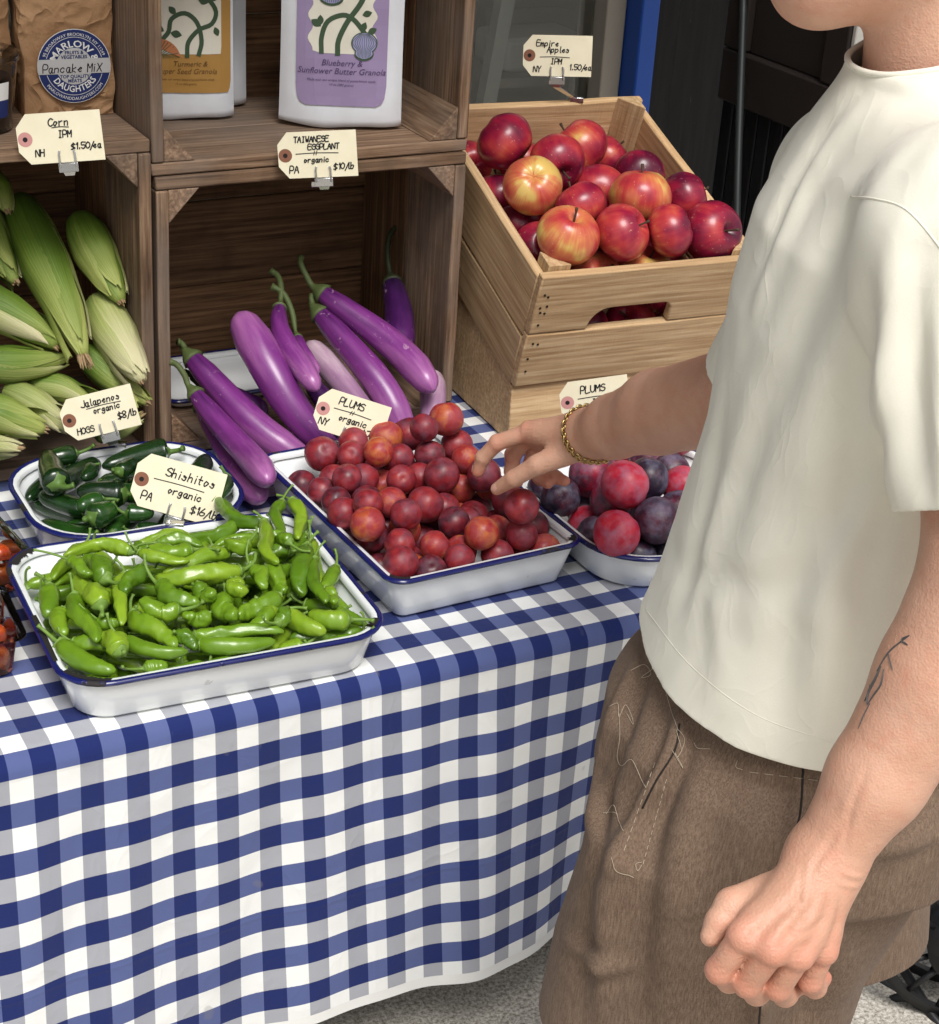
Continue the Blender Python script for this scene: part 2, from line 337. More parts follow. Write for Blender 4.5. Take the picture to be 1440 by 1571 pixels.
# ------------------------------------------------------------------ table and cloth
TX0, TX1, TY0, TY1 = -.12, 1.66, -.045, .95
tb = empty('folding_table', ((TX0+TX1)/2, (TY0+TY1)/2, GZ), 'long folding table hidden under the checked cloth', 'table')
def tpart(name, x0, x1, y0, y1, z0, z1):
    b = MB(); L = tb.location; b.box(x0-L.x, x1-L.x, y0-L.y, y1-L.y, z0-L.z, z1-L.z); return b.build(name, M_PALE, tb, smooth=False, bevel=.004)
tpart('top', TX0, TX1, TY0+.014, TY1, ZT-.034, ZT-.003)
for x in (TX0+.12, TX1-.15):
    for y in (TY0+.14, TY1-.1): tpart('leg', x, x+.03, y, y+.03, GZ, ZT-.035)
def make_cloth():
    nx = 250; x0, x1 = TX0-.03, TX1+.03; r = .022; drop = .425
    S = []   # profile (s, y, z, t) ; t = fraction down the front
    for i in range(26): S.append((i/25*(TY1-TY0-r+.01), TY1+.01-i/25*(TY1-TY0-r+.01), ZT-.0012, 0, 0))
    s0 = S[-1][0]
    for i in range(1, 9):
        a = i/8*PI/2; S.append((s0+r*a, TY0+r-r*math.sin(a)-.003*math.sin(a), ZT-.0012-r+r*math.cos(a), math.sin(a), 0))
    s1 = S[-1][0]
    for i in range(1, 61): t = i/60; S.append((s1+drop*t, TY0-.003, ZT-r-drop*t, 1, t))
    m = MB(); ns = len(S)
    def fold(x, t):
        q = t**1.15
        d = -.030*q                                            # flare
        d += -.016*q*math.exp(-((x-.93)/.10)**2)
        d += .034*q*math.exp(-((x-1.10)/.085)**2)
        d += -.020*q*math.exp(-((x-1.24)/.07)**2)
        d += -.010*q*math.sin((x-.30)*14+1.0)*math.exp(-((x-.45)/.3)**2)
        d += .0035*t*math.sin(x*31+2.2*t)+.002*min(1, t*4)*math.sin(x*57+1.3+3*t)
        d += .014*q*math.sin((x-1.3)*20)*(1 if x > 1.3 else 0)
        return d
    for i in range(nx+1):
        x = x0+(x1-x0)*i/nx
        for (s, y, z, a, t) in S:
            dx = 0
            zz = z+(.0006*math.sin(x*40)*math.sin(y*33) if a == 0 else 0)
            if t > 0:
                yy = y+fold(x, t); zz += .011*t*math.sin((x-.55)*6.0) + .010*t*math.exp(-((x-1.12)/.1)**2)
                dx = -.010*t*math.sin((x-.95)*9)
            else: yy = y
            m.uv[len(m.v)] = (x+.0095+dx*0, s1-s+.0007); m.v.append((x+dx, yy, zz))
    for i in range(nx):
        for j in range(ns-1): m.f.append((i*ns+j, i*ns+j+1, (i+1)*ns+j+1, (i+1)*ns+j))
    o = m.build('checked_tablecloth', M_CLOTH, solid=.0011)
    o.modifiers['solid'].offset = -1
    return tag(o, 'blue and white gingham cloth draped over the long table', 'tablecloth')
CL = make_cloth()
# stitched hem along the bottom of the cloth
hm = MB(); me = CL.data; ns = 26+8+60; nx = 250
rows = []
for k in (ns-1, ns-3):
    rows.append([me.vertices[i*ns+k].co.copy() for i in range(nx+1)])
V = []
for r_ in rows: V += [tuple(p+Vector((0, -.0007, 0))) for p in r_]
hm.add(V, [(i, nx+1+i, nx+2+i, i+1) for i in range(nx)])
M_HEM = plain('white_hem', lin((232,232,228)), .85); hm.build('hem', M_HEM, CL)

# ------------------------------------------------------------------ crates
def board(parent, name, c, L, Wd, T, ax, m, rot=None, bev=.0022, notch=None):
    """a plank: length along its own x; ax = three world axes (length, width, thickness)"""
    b = MB(); k = rnd.uniform(-.0012, .0012)
    if notch:
        nw, nh, nc = notch; Y0 = -Wd/2; P = [(-L/2, Y0), (nc-nw/2, Y0)]
        for i in range(1, 8): a = PI/2*i/8; P.append((nc-nw/2+.030*(1-math.cos(a)), Y0+nh*math.sin(a)))
        P += [(nc-nw/2+.034, Y0+nh)]
        for i in range(0, 8): a = PI/2*i/8; P.append((nc+nw/2-.014+.014*math.sin(a), Y0+nh-.014*(1-math.cos(a))))
        P += [(nc+nw/2, Y0), (L/2, Y0), (L/2, Wd/2), (-L/2, Wd/2)]
        b.prism(P, -T/2, T/2)
    else:
        n = 6; V = []; F = []
        for i in range(n+1):
            x = -L/2+L*i/n; e = rnd.uniform(-.0009, .0009); e2 = rnd.uniform(-.0009, .0009)
            V += [(x, -Wd/2+e, -T/2), (x, Wd/2+e2, -T/2), (x, Wd/2+e2, T/2), (x, -Wd/2+e, T/2)]
        for i in range(n):
            for q in range(4): F.append((i*4+q, (i+1)*4+q, (i+1)*4+(q+1)%4, i*4+(q+1)%4))
        F += [(0, 1, 2, 3), (n*4+3, n*4+2, n*4+1, n*4)]
        F = [f[::-1] for f in F]; b.add(V, F)
    o = b.build(name, m, parent, smooth=False, bevel=bev)
    X, Y, Z = [Vector(a) for a in ax]; mt = Matrix.Identity(4)
    for i, a in enumerate((X, Y, Z)):
        for j in range(3): mt[j][i] = a[j]
    mt.translation = Vector(c); o.matrix_local = mt
    return o
AX, AY, AZ = (1,0,0), (0,1,0), (0,0,1)
def tri(parent, p, u, v, ln, axis, m):
    """triangular corner block: right angle at p, legs u and v, running ln along axis"""
    p, u, v, a = Vector(p), Vector(u), Vector(v), Vector(axis)*ln; b = MB(); c = p+a/2
    V = [p-c, p+u-c, p+v-c, p+a-c, p+u+a-c, p+v+a-c]
    F = [(0,2,1),(3,4,5),(0,1,4,3),(1,2,5,4),(2,0,3,5)]
    if u.cross(v).dot(a) < 0: F = [f[::-1] for f in F]
    # grain along the block: own x axis = its long axis
    R = Matrix.Identity(3)
    ax = Vector(axis); ay = ax.orthogonal().normalized(); az = ax.cross(ay)
    R = Matrix((ax, ay, az)); b.add([R @ q for q in V], F)
    o = b.build('corner_block', m, parent, smooth=False, bevel=.0015)
    mt = R.transposed().to_4x4(); mt.translation = c; o.matrix_local = mt; return o
def side_crate(x0, x1, z0, z1, y0, y1, label, blocks, nb=3, gap=None, mo=W_OLD, mi=W_IN):
    cr = empty('wooden_crate', ((x0+x1)/2, (y0+y1)/2, z0), label, 'crate', 'weathered crates stacked on their sides as shelves')
    L = Vector(cr.location); T = .0165; P = lambda x, y, z: Vector((x, y, z))-L
    dp = (y1-y0-.012)
    for k in range(2):   # top and floor, two boards each
        w2 = dp/2-.0012; yc = y0+dp*(k+.5)/2
        board(cr, 'top_board', P((x0+x1)/2, yc, z1-T/2), x1-x0, w2, T, (AX, AY, AZ), mo)
        board(cr, 'floor_board', P((x0+x1)/2, yc, z0+T/2), x1-x0, w2, T, (AX, AY, AZ), mo)
        for s, xx in ((0, x0+T/2), (1, x1-T/2)):
            board(cr, 'side_board', P(xx, yc-.0012, (z0+z1)/2), z1-z0-2*T-.002, w2, T, (AZ, AY, (-1,0,0)), mo if k == 0 else mi)
    hh = (z1-z0)/nb
    for k in range(nb):
        x_a = x0+(gap if gap and k >= 0 else .001)
        board(cr, 'back_board', P((x0+x1)/2, y1-.0055, z0+hh*(k+.5)), x1-x0-.004, hh-.0012, .0105, (AX, AZ, (0,-1,0)), mi)
    for (ux, uz) in blocks:
        px = x0+T+.0005 if ux > 0 else x1-T-.0005; pz_ = z0+T+.0005 if uz > 0 else z1-T-.0005
        tri(cr, P(px, y0+.001, pz_), (ux*.042, 0, 0), (0, 0, uz*.045), dp-.004, AY, mo)
    return cr
CY0, CY1 = .58, .885
mid = side_crate(.742, 1.192, ZT+.001, 1.053, CY0, CY1, 'weathered crate on its side holding the purple eggplants', ((1,-1), (-1,-1), (1,1), (-1,1)))
top = side_crate(.738, 1.194, 1.0545, 1.46, CY0+.004, CY1+.004, 'weathered crate on its side with granola pouches inside', ((1,1), (-1,1)))
lef = side_crate(.285, .7355, ZT+.001, 1.104, CY0, CY1-.01, 'weathered crate on its side filled with green corn', ((-1,-1), (1,-1)))
# the pale crate of apples, tipped forward on a wedge
AC = {"o":[1.2099,0.3829,0.934],"ex":[0.99739,-0.0722,0.0],"ey":[0.06837,0.94458,0.32107],"eu":[-0.02318,-0.32019,0.94693],"dim":[0.3492,0.4173,0.1929]}
AO, aX, aY, aU = Vector(AC['o']), Vector(AC['ex']).normalized(), Vector(AC['ey']).normalized(), Vector(AC['eu']).normalized(); AW, AL, AH = AC['dim']
ac = empty('apple_crate', AO-aU*AH, 'pale pine crate full of red apples, tipped towards the plums', 'crate')
def aP(u, v, w): return AO+aX*u+aY*v+aU*w-Vector(ac.location)
T = .0135
h1 = .098; h2 = AH-h1-.002
for (v, nm, sgn) in ((T/2, 'front_board', 1), (AL-T/2, 'back_board', -1)):
    board(ac, nm, aP(AW/2, v, -h1/2), AW, h1, T, (aX, aU, -aY), W_NEW, notch=(.128, .034, -.02) if sgn > 0 else None)
    board(ac, nm, aP(AW/2, v, -h1-.002-h2/2), AW, h2, T, (aX, aU, -aY), W_NEW)
for u in (T/2, AW-T/2):
    board(ac, 'side_board', aP(u, AL/2, -.008-(h1+.004)/2), AL-2*T-.001, h1+.004, T, (aY, aU, aX), W_NEW)
    board(ac, 'side_board', aP(u, AL/2, -.008-h1-.006-(h2-.008)/2), AL-2*T-.001, h2-.010, T, (aY, aU, aX), W_NEW)
for k in range(3):
    ww = (AL-2*T)/3; board(ac, 'floor_board', aP(AW/2, T+ww*(k+.5), -AH+.006), AW-2*T-.001, ww-.003, .010, (aX, aY, aU), W_NEW)
for (uu, vv) in ((0, 0), (1, 0), (0, 1), (1, 1)):
    p = aP(T+.0005 if uu == 0 else AW-T-.0005, T+.0005 if vv == 0 else AL-T-.0005, -AH+.013); lg = .034
    tri(ac, p, aX*lg*(1 if uu == 0 else -1), aY*lg*(1 if vv == 0 else -1), AH-.005, aU, W_NEW)
M_NAIL = plain('rusty_nail', (.02, .014, .01), .7)
nb_ = MB(); nb_.tube([(0,0,-.0008), (0,0,.0007)], .0019, 7); nme = None
for (u, w_) in ((.010, -.030), (.016, -.034), (.008, -.052), (.018, -.050), (.010, -.060), (.017, -.062), (.012, -.082), (.012, -.115), (.020, -.117), (.010, -.142), (.012, -.165), (AW-.012, -.03), (AW-.012, -.06), (AW-.012, -.12), (AW-.012, -.16)):
    if nme is None: o = nb_.build('nail', M_NAIL, ac, smooth=False); nme = o.data
    else: o = bpy.data.objects.new('nail', nme); COL.objects.link(o); o.parent = ac
    mt = Matrix.Identity(4); 
    for i, a in enumerate((aX, aU, -aY)):
        for j in range(3): mt[j][i] = a[j]
    mt.translation = aP(u, -.0002, w_); o.matrix_local = mt
# wedge shaped riser below it
F0 = AO-aU*(AH+.002); B0 = F0+aY*(AL-.02)
rs = empty('sloping_riser', (F0.x+AW/2, F0.y+.2, ZT), 'sloping pale wooden riser under the tipped apple crate', 'riser')
Lr = Vector(rs.location)
for u in (.012, AW-.012):
    a = F0+aX*u+aY*.02; c_ = B0+aX*u; b = MB(); t2 = aX*.008
    Q = [a, c_, Vector((c_.x, c_.y, ZT+.001)), Vector((a.x, a.y, ZT+.001))]
    b.add([q-t2-Lr for q in Q]+[q+t2-Lr for q in Q], [(0,1,2,3), (7,6,5,4)]+[(i, 4+i, 4+(i+1)%4, (i+1)%4) for i in range(4)])
    b.build('side_panel', W_NEW, rs, smooth=False, bevel=.002)
for (v, z0) in ((.012, 0), (AL-.012, 0)):
    top_ = F0+aY*v-aU*.001; hgt = top_.z-ZT-.003
    for k in range(1 if hgt < .12 else 2):
        hh = hgt/(1 if hgt < .12 else 2)
        board(rs, 'cross_board', top_+aX*AW/2-Vector((0,0,hh*(k+.5)))-Lr, AW-.002, hh-.003, .012, (aX, AZ, aX.cross(Vector(AZ))), W_NEW)

# ------------------------------------------------------------------ enamel trays
def rrect(w, d, r, n=8):
    P = []
    for (cx, cy, a0) in ((w/2-r, d/2-r, 0), (-w/2+r, d/2-r, PI/2), (-w/2+r, -d/2+r, PI), (w/2-r, -d/2+r, 1.5*PI)):
        for i in range(n+1): a = a0+PI/2*i/n; P.append((cx+r*math.cos(a), cy+r*math.sin(a)))
    return P
def tray(T, r, label, slope=.25, name='enamel_tray'):
    cx, cy, w, d, rot, h = T; t = empty(name, (cx, cy, ZT+.0003), label, 'tray', 'white enamel trays with navy rims', (0, 0, rot))
    def rings(prof):
        m = MB(); n = None
        for inset, z in prof:
            P = rrect(w-2*inset, d-2*inset, max(r-inset*.8, .012)); n = len(P); m.v += [(x, y, z) for x, y in P]
        k = len(prof); m.f += [(i*n+j, i*n+(j+1)%n, (i+1)*n+(j+1)%n, (i+1)*n+j) for i in range(k-1) for j in range(n)]
        return m, n, k
    s = h*slope
    prof = [(.006+s+.010, .0002), (.006+s+.003, .001), (.006+s, .004), (.006, h-.002), (.0065, h), (.009, h), (.0095+s*.9, .006), (.0105+s+.002, .003), (.012+s+.012, .0022)]
    m, n, k = rings(prof); m.f += [tuple(range(n))[::-1], tuple(range((k-1)*n, k*n))]
    m.build('basin', M_ENAMEL, t)
    # rolled rim
    R = [(.0005+.0035-.0035*math.cos(a), h-.0012+.0032*math.sin(a)) for a in [2*PI*i/8 for i in range(8)]]
    m, n, k = rings(R+[R[0]]); m.build('rolled_rim', M_RIM, t)
    # flat white lip inside the roll
    m, n, k = rings([(.0065, h+.0004), (.0100, h+.0008), (.0128, h-.001), (.0135, h-.006)]); m.build('lip', M_ENAMEL, t)
    return t, (w, d, r, h)
TRAYS = dict(shish=(.618, .121, .370, .325, math.radians(-3), .055), jal=(.638, .412, .275, .25, math.radians(-1), .05),
             plum=(.957, .235, .270, .385, math.radians(2), .06), plum2=(1.252, .145, .30, .31, 0, .05))
t1, d1 = tray(TRAYS['shish'], .055, 'chipped white enamel tray heaped with bright green shishito peppers')
t2, d2 = tray(TRAYS['jal'], .085, 'white enamel tray holding dark green jalapenos')
t3, d3 = tray(TRAYS['plum'], .026, 'deep white enamel tray heaped with small red plums')
t4, d4 = tray(TRAYS['plum2'], .085, 'round cornered white enamel tray of large dusky plums')
def chips(t, dims, spots, seed):
    """bare iron where the enamel has come off the lip"""
    w, d, r, h = dims; rr = random.Random(seed)
    P = rrect(w-.012, d-.012, r, 8); n = len(P)
    for (i0, ln, wd) in spots:
        m = MB(); V = []; k = int(6*ln)
        for j in range(k+1):
            f = (i0+j/6) % n; a, b = P[int(f) % n], P[(int(f)+1) % n]; q = f-int(f); x, y = a[0]+(b[0]-a[0])*q, a[1]+(b[1]-a[1])*q
            e = math.hypot(x, y); ux, uy = -x/e, -y/e; ww = wd*math.sin(PI*j/k)**.5*rr.uniform(.1, 1.3)**1.5+.0002
            V += [(x+ux*-.003, y+uy*-.003, h+.0021), (x+ux*.003, y+uy*.003, h+.0016), (x+ux*(.003+ww), y+uy*(.003+ww), h+.0012-ww*.25)]
        F = []
        for j in range(k): F += [(3*j, 3*j+3, 3*j+4, 3*j+1), (3*j+1, 3*j+4, 3*j+5, 3*j+2)]
        m.add(V, F); m.build('chip', M_CHIP, t)
chips(t1, d1, [(20, 5, .005), (11, 4, .004), (30.5, 2, .005), (17.5, .5, .002)], 3)
chips(t3, d3, [(20, 5, .002), (30, 3, .004)], 5)
te = (.985, .70, .32, .20, 0, .012)
t5, d5 = tray((.885, .765, .20, .17, 0, .014), .03, 'shallow grey enamel tray lying under the purple eggplants')
t5.location.z = ZT+.0195
# ------------------------------------------------------------------ produce materials
def pepper_mat(name, a, b, c, rough, coat):
    x = NT(name, rough, .5); v = x.coord(); r = x.rand(); uv = x.sep(x.coord('UV'))
    f = x.noise(x.shift(v, r, 7), 22, 3); t = x.math('ADD', x.math('MULTIPLY', f, .55), x.math('MULTIPLY', r, .45))
    col = x.ramp(t, [(.2, a), (.5, b), (.8, c)])
    h = x.noise(x.shift(v, r, 7), 120, 3, .5)
    return x.done(Base_Color=col, Coat_Weight=coat, Coat_Roughness=.12, Normal=x.bump(h, .25, .0015), Subsurface_Weight=.12, Subsurface_Radius=(.004, .006, .002), Subsurface_Scale=.5)
M_SHISH = pepper_mat('shishito_skin', (.075, .17, .008), (.15, .28, .013), (.27, .41, .024), .34, .3)
M_JAL = pepper_mat('jalapeno_skin', (.004, .017, .004), (.008, .034, .006), (.022, .085, .010), .26, .4)
M_STEM = plain('pepper_stem', (.17, .29, .05), .5)
M_JSTEM = plain('jalapeno_stem', (.10, .19, .035), .5)
def plum_mat(name, cols, bloom, rough=.40):
    x = NT(name, rough, .45); v = x.coord(); r = x.rand(); vs = x.shift(v, r, 29)
    oc = x.sep(x.n('ObjectInfo').outputs['Color'])
    f = x.noise(vs, 1.5, 4, .55, .3); t = x.math('ADD', x.math('MULTIPLY', f, .62), x.math('MULTIPLY', x.math('SUBTRACT', oc[0], .42), .55))
    c = x.ramp(t, list(zip((.16, .34, .5, .66), cols)))
    sp = x.ramp(x.noise(vs, 26, 2), [(.66, 0.0), (.72, 1.0)]); c = x.mix(x.math('MULTIPLY', sp, .35), c, lin((214,140,96)))
    bl = x.ramp(x.noise(vs, 1.4, 3, .6), [(.42, 0.0), (.68, 1.0)]); c = x.mix(x.math('MULTIPLY', bl, bloom), c, lin((150,150,178)))
    return x.done(Base_Color=c, Roughness=x.mix(bl, (rough,)*3, (rough+.25,)*3), Subsurface_Weight=.1, Subsurface_Radius=(.01, .003, .002), Subsurface_Scale=.4, Coat_Weight=.05, Coat_Roughness=.25)
M_PLUM = plum_mat('red_plum_skin', ((.075, .007, .016), (.24, .015, .024), (.36, .030, .028), (.52, .15, .035)), .10)
M_PLUM2 = plum_mat('dusky_plum_skin', ((.022, .013, .030), (.085, .010, .026), (.36, .008, .040), (.54, .022, .045)), .34)
def apple_mat():
    x = NT('apple_skin', .34, .45); v = x.coord(); r = x.rand(); vs = x.shift(v, r, 17); uv = x.coord('UV'); s = x.sep(uv)
    streak = x.noise(x.mapping(uv, (46, 1.6, 1)), 1.0, 3, .6); pat = x.noise(vs, .95, 2, .5); oc = x.sep(x.n('ObjectInfo').outputs['Color'])
    t = x.math('ADD', x.math('ADD', x.math('MULTIPLY', pat, .95), x.math('MULTIPLY', streak, .22)), x.math('MULTIPLY', x.math('SUBTRACT', oc[0], .36), .62))
    c = x.ramp(t, [(.40, (.095, .004, .024)), (.60, (.28, .010, .036)), (.76, (.47, .045, .045)), (.92, (.60, .19, .07)), (1.04, (.66, .44, .12))])
    sp = x.ramp(x.noise(vs, 11, 1), [(.70, 0.0), (.75, 1.0)]); c = x.mix(x.math('MULTIPLY', sp, .28), c, (.75, .55, .35))
    return x.done(Base_Color=c, Coat_Weight=.2, Coat_Roughness=.18, Subsurface_Weight=.06, Subsurface_Radius=(.01, .004, .002), Subsurface_Scale=.4)
M_APPLE = apple_mat(); M_TWIG = plain('twig', (.06, .035, .018), .7)
def egg_mat(name, a, b, c):
    x = NT(name, .34, .45); v = x.coord(); r = x.rand(); vs = x.shift(v, r, 13); uv = x.sep(x.coord('UV'))
    f = x.noise(x.mapping(x.coord('UV'), (5, 1.2, 1)), 2.0, 4, .6); t = x.math('ADD', x.math('MULTIPLY', f, .6), x.math('MULTIPLY', uv[1], .4))
    col = x.ramp(t, [(.25, a), (.5, b), (.78, c)])
    sc_ = x.ramp(x.noise(x.mapping(vs, (1, 1, 1)), 42, 5, .75, 1.5), [(.63, 0.0), (.67, 1.0)]); col = x.mix(x.math('MULTIPLY', sc_, .45), col, lin((205,170,190)))
    return x.done(Base_Color=col, Coat_Weight=.22, Coat_Roughness=.2, Normal=x.bump(x.noise(vs, 60, 3), .15, .002))
M_EGG = egg_mat('eggplant_skin', (.065, .009, .085), (.19, .032, .20), (.42, .15, .37))
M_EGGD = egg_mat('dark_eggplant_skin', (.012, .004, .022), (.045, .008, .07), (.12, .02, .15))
M_EGGP = egg_mat('pale_eggplant_skin', (.20, .09, .20), (.36, .20, .32), (.60, .46, .50))
M_CALYX = plain('eggplant_calyx', (.085, .115, .035), .6)
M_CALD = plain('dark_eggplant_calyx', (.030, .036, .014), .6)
def husk(name, a, b, c):
    x = NT(name, .5, .35); uv = x.coord('UV'); r = x.rand(); s = x.sep(uv)
    st = x.noise(x.mapping(x.shift(uv, r, 3), (46, .8, 1)), 1.0, 3, .6); fine = x.noise(x.mapping(uv, (150, 1.5, 1)), 1.0, 2)
    t = x.math('ADD', x.math('ADD', x.math('MULTIPLY', st, .55), x.math('MULTIPLY', s[1], .62)), x.math('MULTIPLY', x.math('SUBTRACT', r, .5), .35))
    col = x.ramp(t, [(.22, a), (.55, b), (.92, c)]); h = x.math('ADD', st, x.math('MULTIPLY', fine, .5))
    return x.done(Base_Color=col, Normal=x.bump(h, .45, .002), Subsurface_Weight=.08, Subsurface_Radius=(.004, .006, .002), Subsurface_Scale=.4)
M_HUSK = husk('corn_husk', (.035, .075, .008), (.12, .20, .022), (.36, .40, .11))
M_HUSKP = husk('pale_corn_husk', (.13, .19, .035), (.32, .36, .11), (.58, .54, .32))
M_SILK = plain('dry_silk', (.34, .23, .12), .85)
# ------------------------------------------------------------------ where a piece lies in its heap
def spot(T, x, y, z, zb, zt, words):
    cx, cy, w, d, rot, h = T; u = ((x-cx)*math.cos(rot)+(y-cy)*math.sin(rot))/(w/2); v = (-(x-cx)*math.sin(rot)+(y-cy)*math.cos(rot))/(d/2)
    if z < ZT+zb: return 'low in the heap '+(words[0] if v < 0 else words[1])
    if z > ZT+zt: return 'on top of the heap '+(words[0] if v < 0 else words[1])
    if abs(v) > abs(u): return words[0] if v < 0 else words[1]
    return words[2] if u < 0 else words[3]
# ------------------------------------------------------------------ peppers
def wob(p, s, k): return mnoise.noise(Vector(p)*s+Vector((k, k*1.7, -k)))
def pepper(name, P, R, mat, mstem, label, cat, group, seed, wr, stem_len, tipr, n=14, m=18, T=None):
    rr = random.Random(seed); P = [Vector(p) for p in P]; C = sum(P, Vector())/4; S = spline(P, m)
    ax_ = (P[3]-P[0]).normalized(); e1 = ax_.orthogonal().normalized(); e2 = ax_.cross(e1); pa, pb = rr.uniform(0, 6.3), rr.uniform(0, 6.3); am = wr*2.6*R
    def inset(p, T):   # distance from the tray wall, positive inside
        cx, cy, w, d, rot, h = T; u = (p.x-cx)*math.cos(rot)+(p.y-cy)*math.sin(rot); v = -(p.x-cx)*math.sin(rot)+(p.y-cy)*math.cos(rot)
        return min(w/2-abs(u), d/2-abs(v))-.010-max(0, ZT+h-p.z)*.25 if p.z < ZT+h+.012 else 1.0
    if T and min(inset(p, T) for p in P) < R*1.9: am = 0; wr = wr*.45
    S = [p+(e1*math.sin(5.2*i/(m-1)+pa)+e2*math.sin(6.4*i/(m-1)+pb)*.7)*am*min(1, i/(m-1)*2.2) for i, p in enumerate(S)]
    prof = [R*lerp(i/(m-1), [0, .06, .16, .4, .75, .93, 1], [.35, .78, 1, .98, .80, tipr, tipr*.35]) for i in range(m)]
    k0 = rr.uniform(0, 50); lob = rr.choice((3, 3, 4)); ph = rr.uniform(0, 6.3)
    def sect(t, th):
        g = 1+wr*.7*math.sin(lob*th+ph+t*2.6)*min(1, t*3)
        g += wr*1.4*wob((math.cos(th)*1.1, math.sin(th)*1.1, t*5.5), 1.3, k0)+wr*1.0*wob((math.cos(th)*2.2, math.sin(th)*2.2, t*13), 1.6, k0+9)
        return g
    b = MB(); b.tube([p-C for p in S], prof, n, True, True, sect); o = b.build(name, mat, loc=C)
    tag(o, label, cat, group)
    d = (S[0]-S[2]).normalized(); side = d.orthogonal().normalized(); side.rotate(Matrix.Rotation(rr.uniform(0, 6.28), 3, d))
    if side.z < -.2: side = -side
    A = S[0]-C; bend = rr.uniform(.35, 1.0)*stem_len
    if T and inset(S[0]+d*stem_len+side*bend, T) < .004:
        d = (Vector((0, 0, 1))+d*.25).normalized(); side = (Vector((T[0], T[1], 0))-Vector((S[0].x, S[0].y, 0))).normalized(); bend = stem_len*.4
    Q = [A-d*R*.25, A+d*.002, A+d*stem_len*.4+side*bend*.15, A+d*stem_len*.8+side*bend*.5, A+d*stem_len+side*bend*1.0]
    Q = spline(Q, 12); b = MB(); rad = [lerp(i/11, [0, .12, .22, .34, .9, 1], [R*.80, R*.66, R*.34, R*.20, R*.16, R*.24]) for i in range(12)]
    b.tube(Q, rad, 8, True, True, lambda t, th: 1+.16*math.sin(5*th)*(1 if t < .2 else .1)); b.build('stem', mstem, o)
    return o
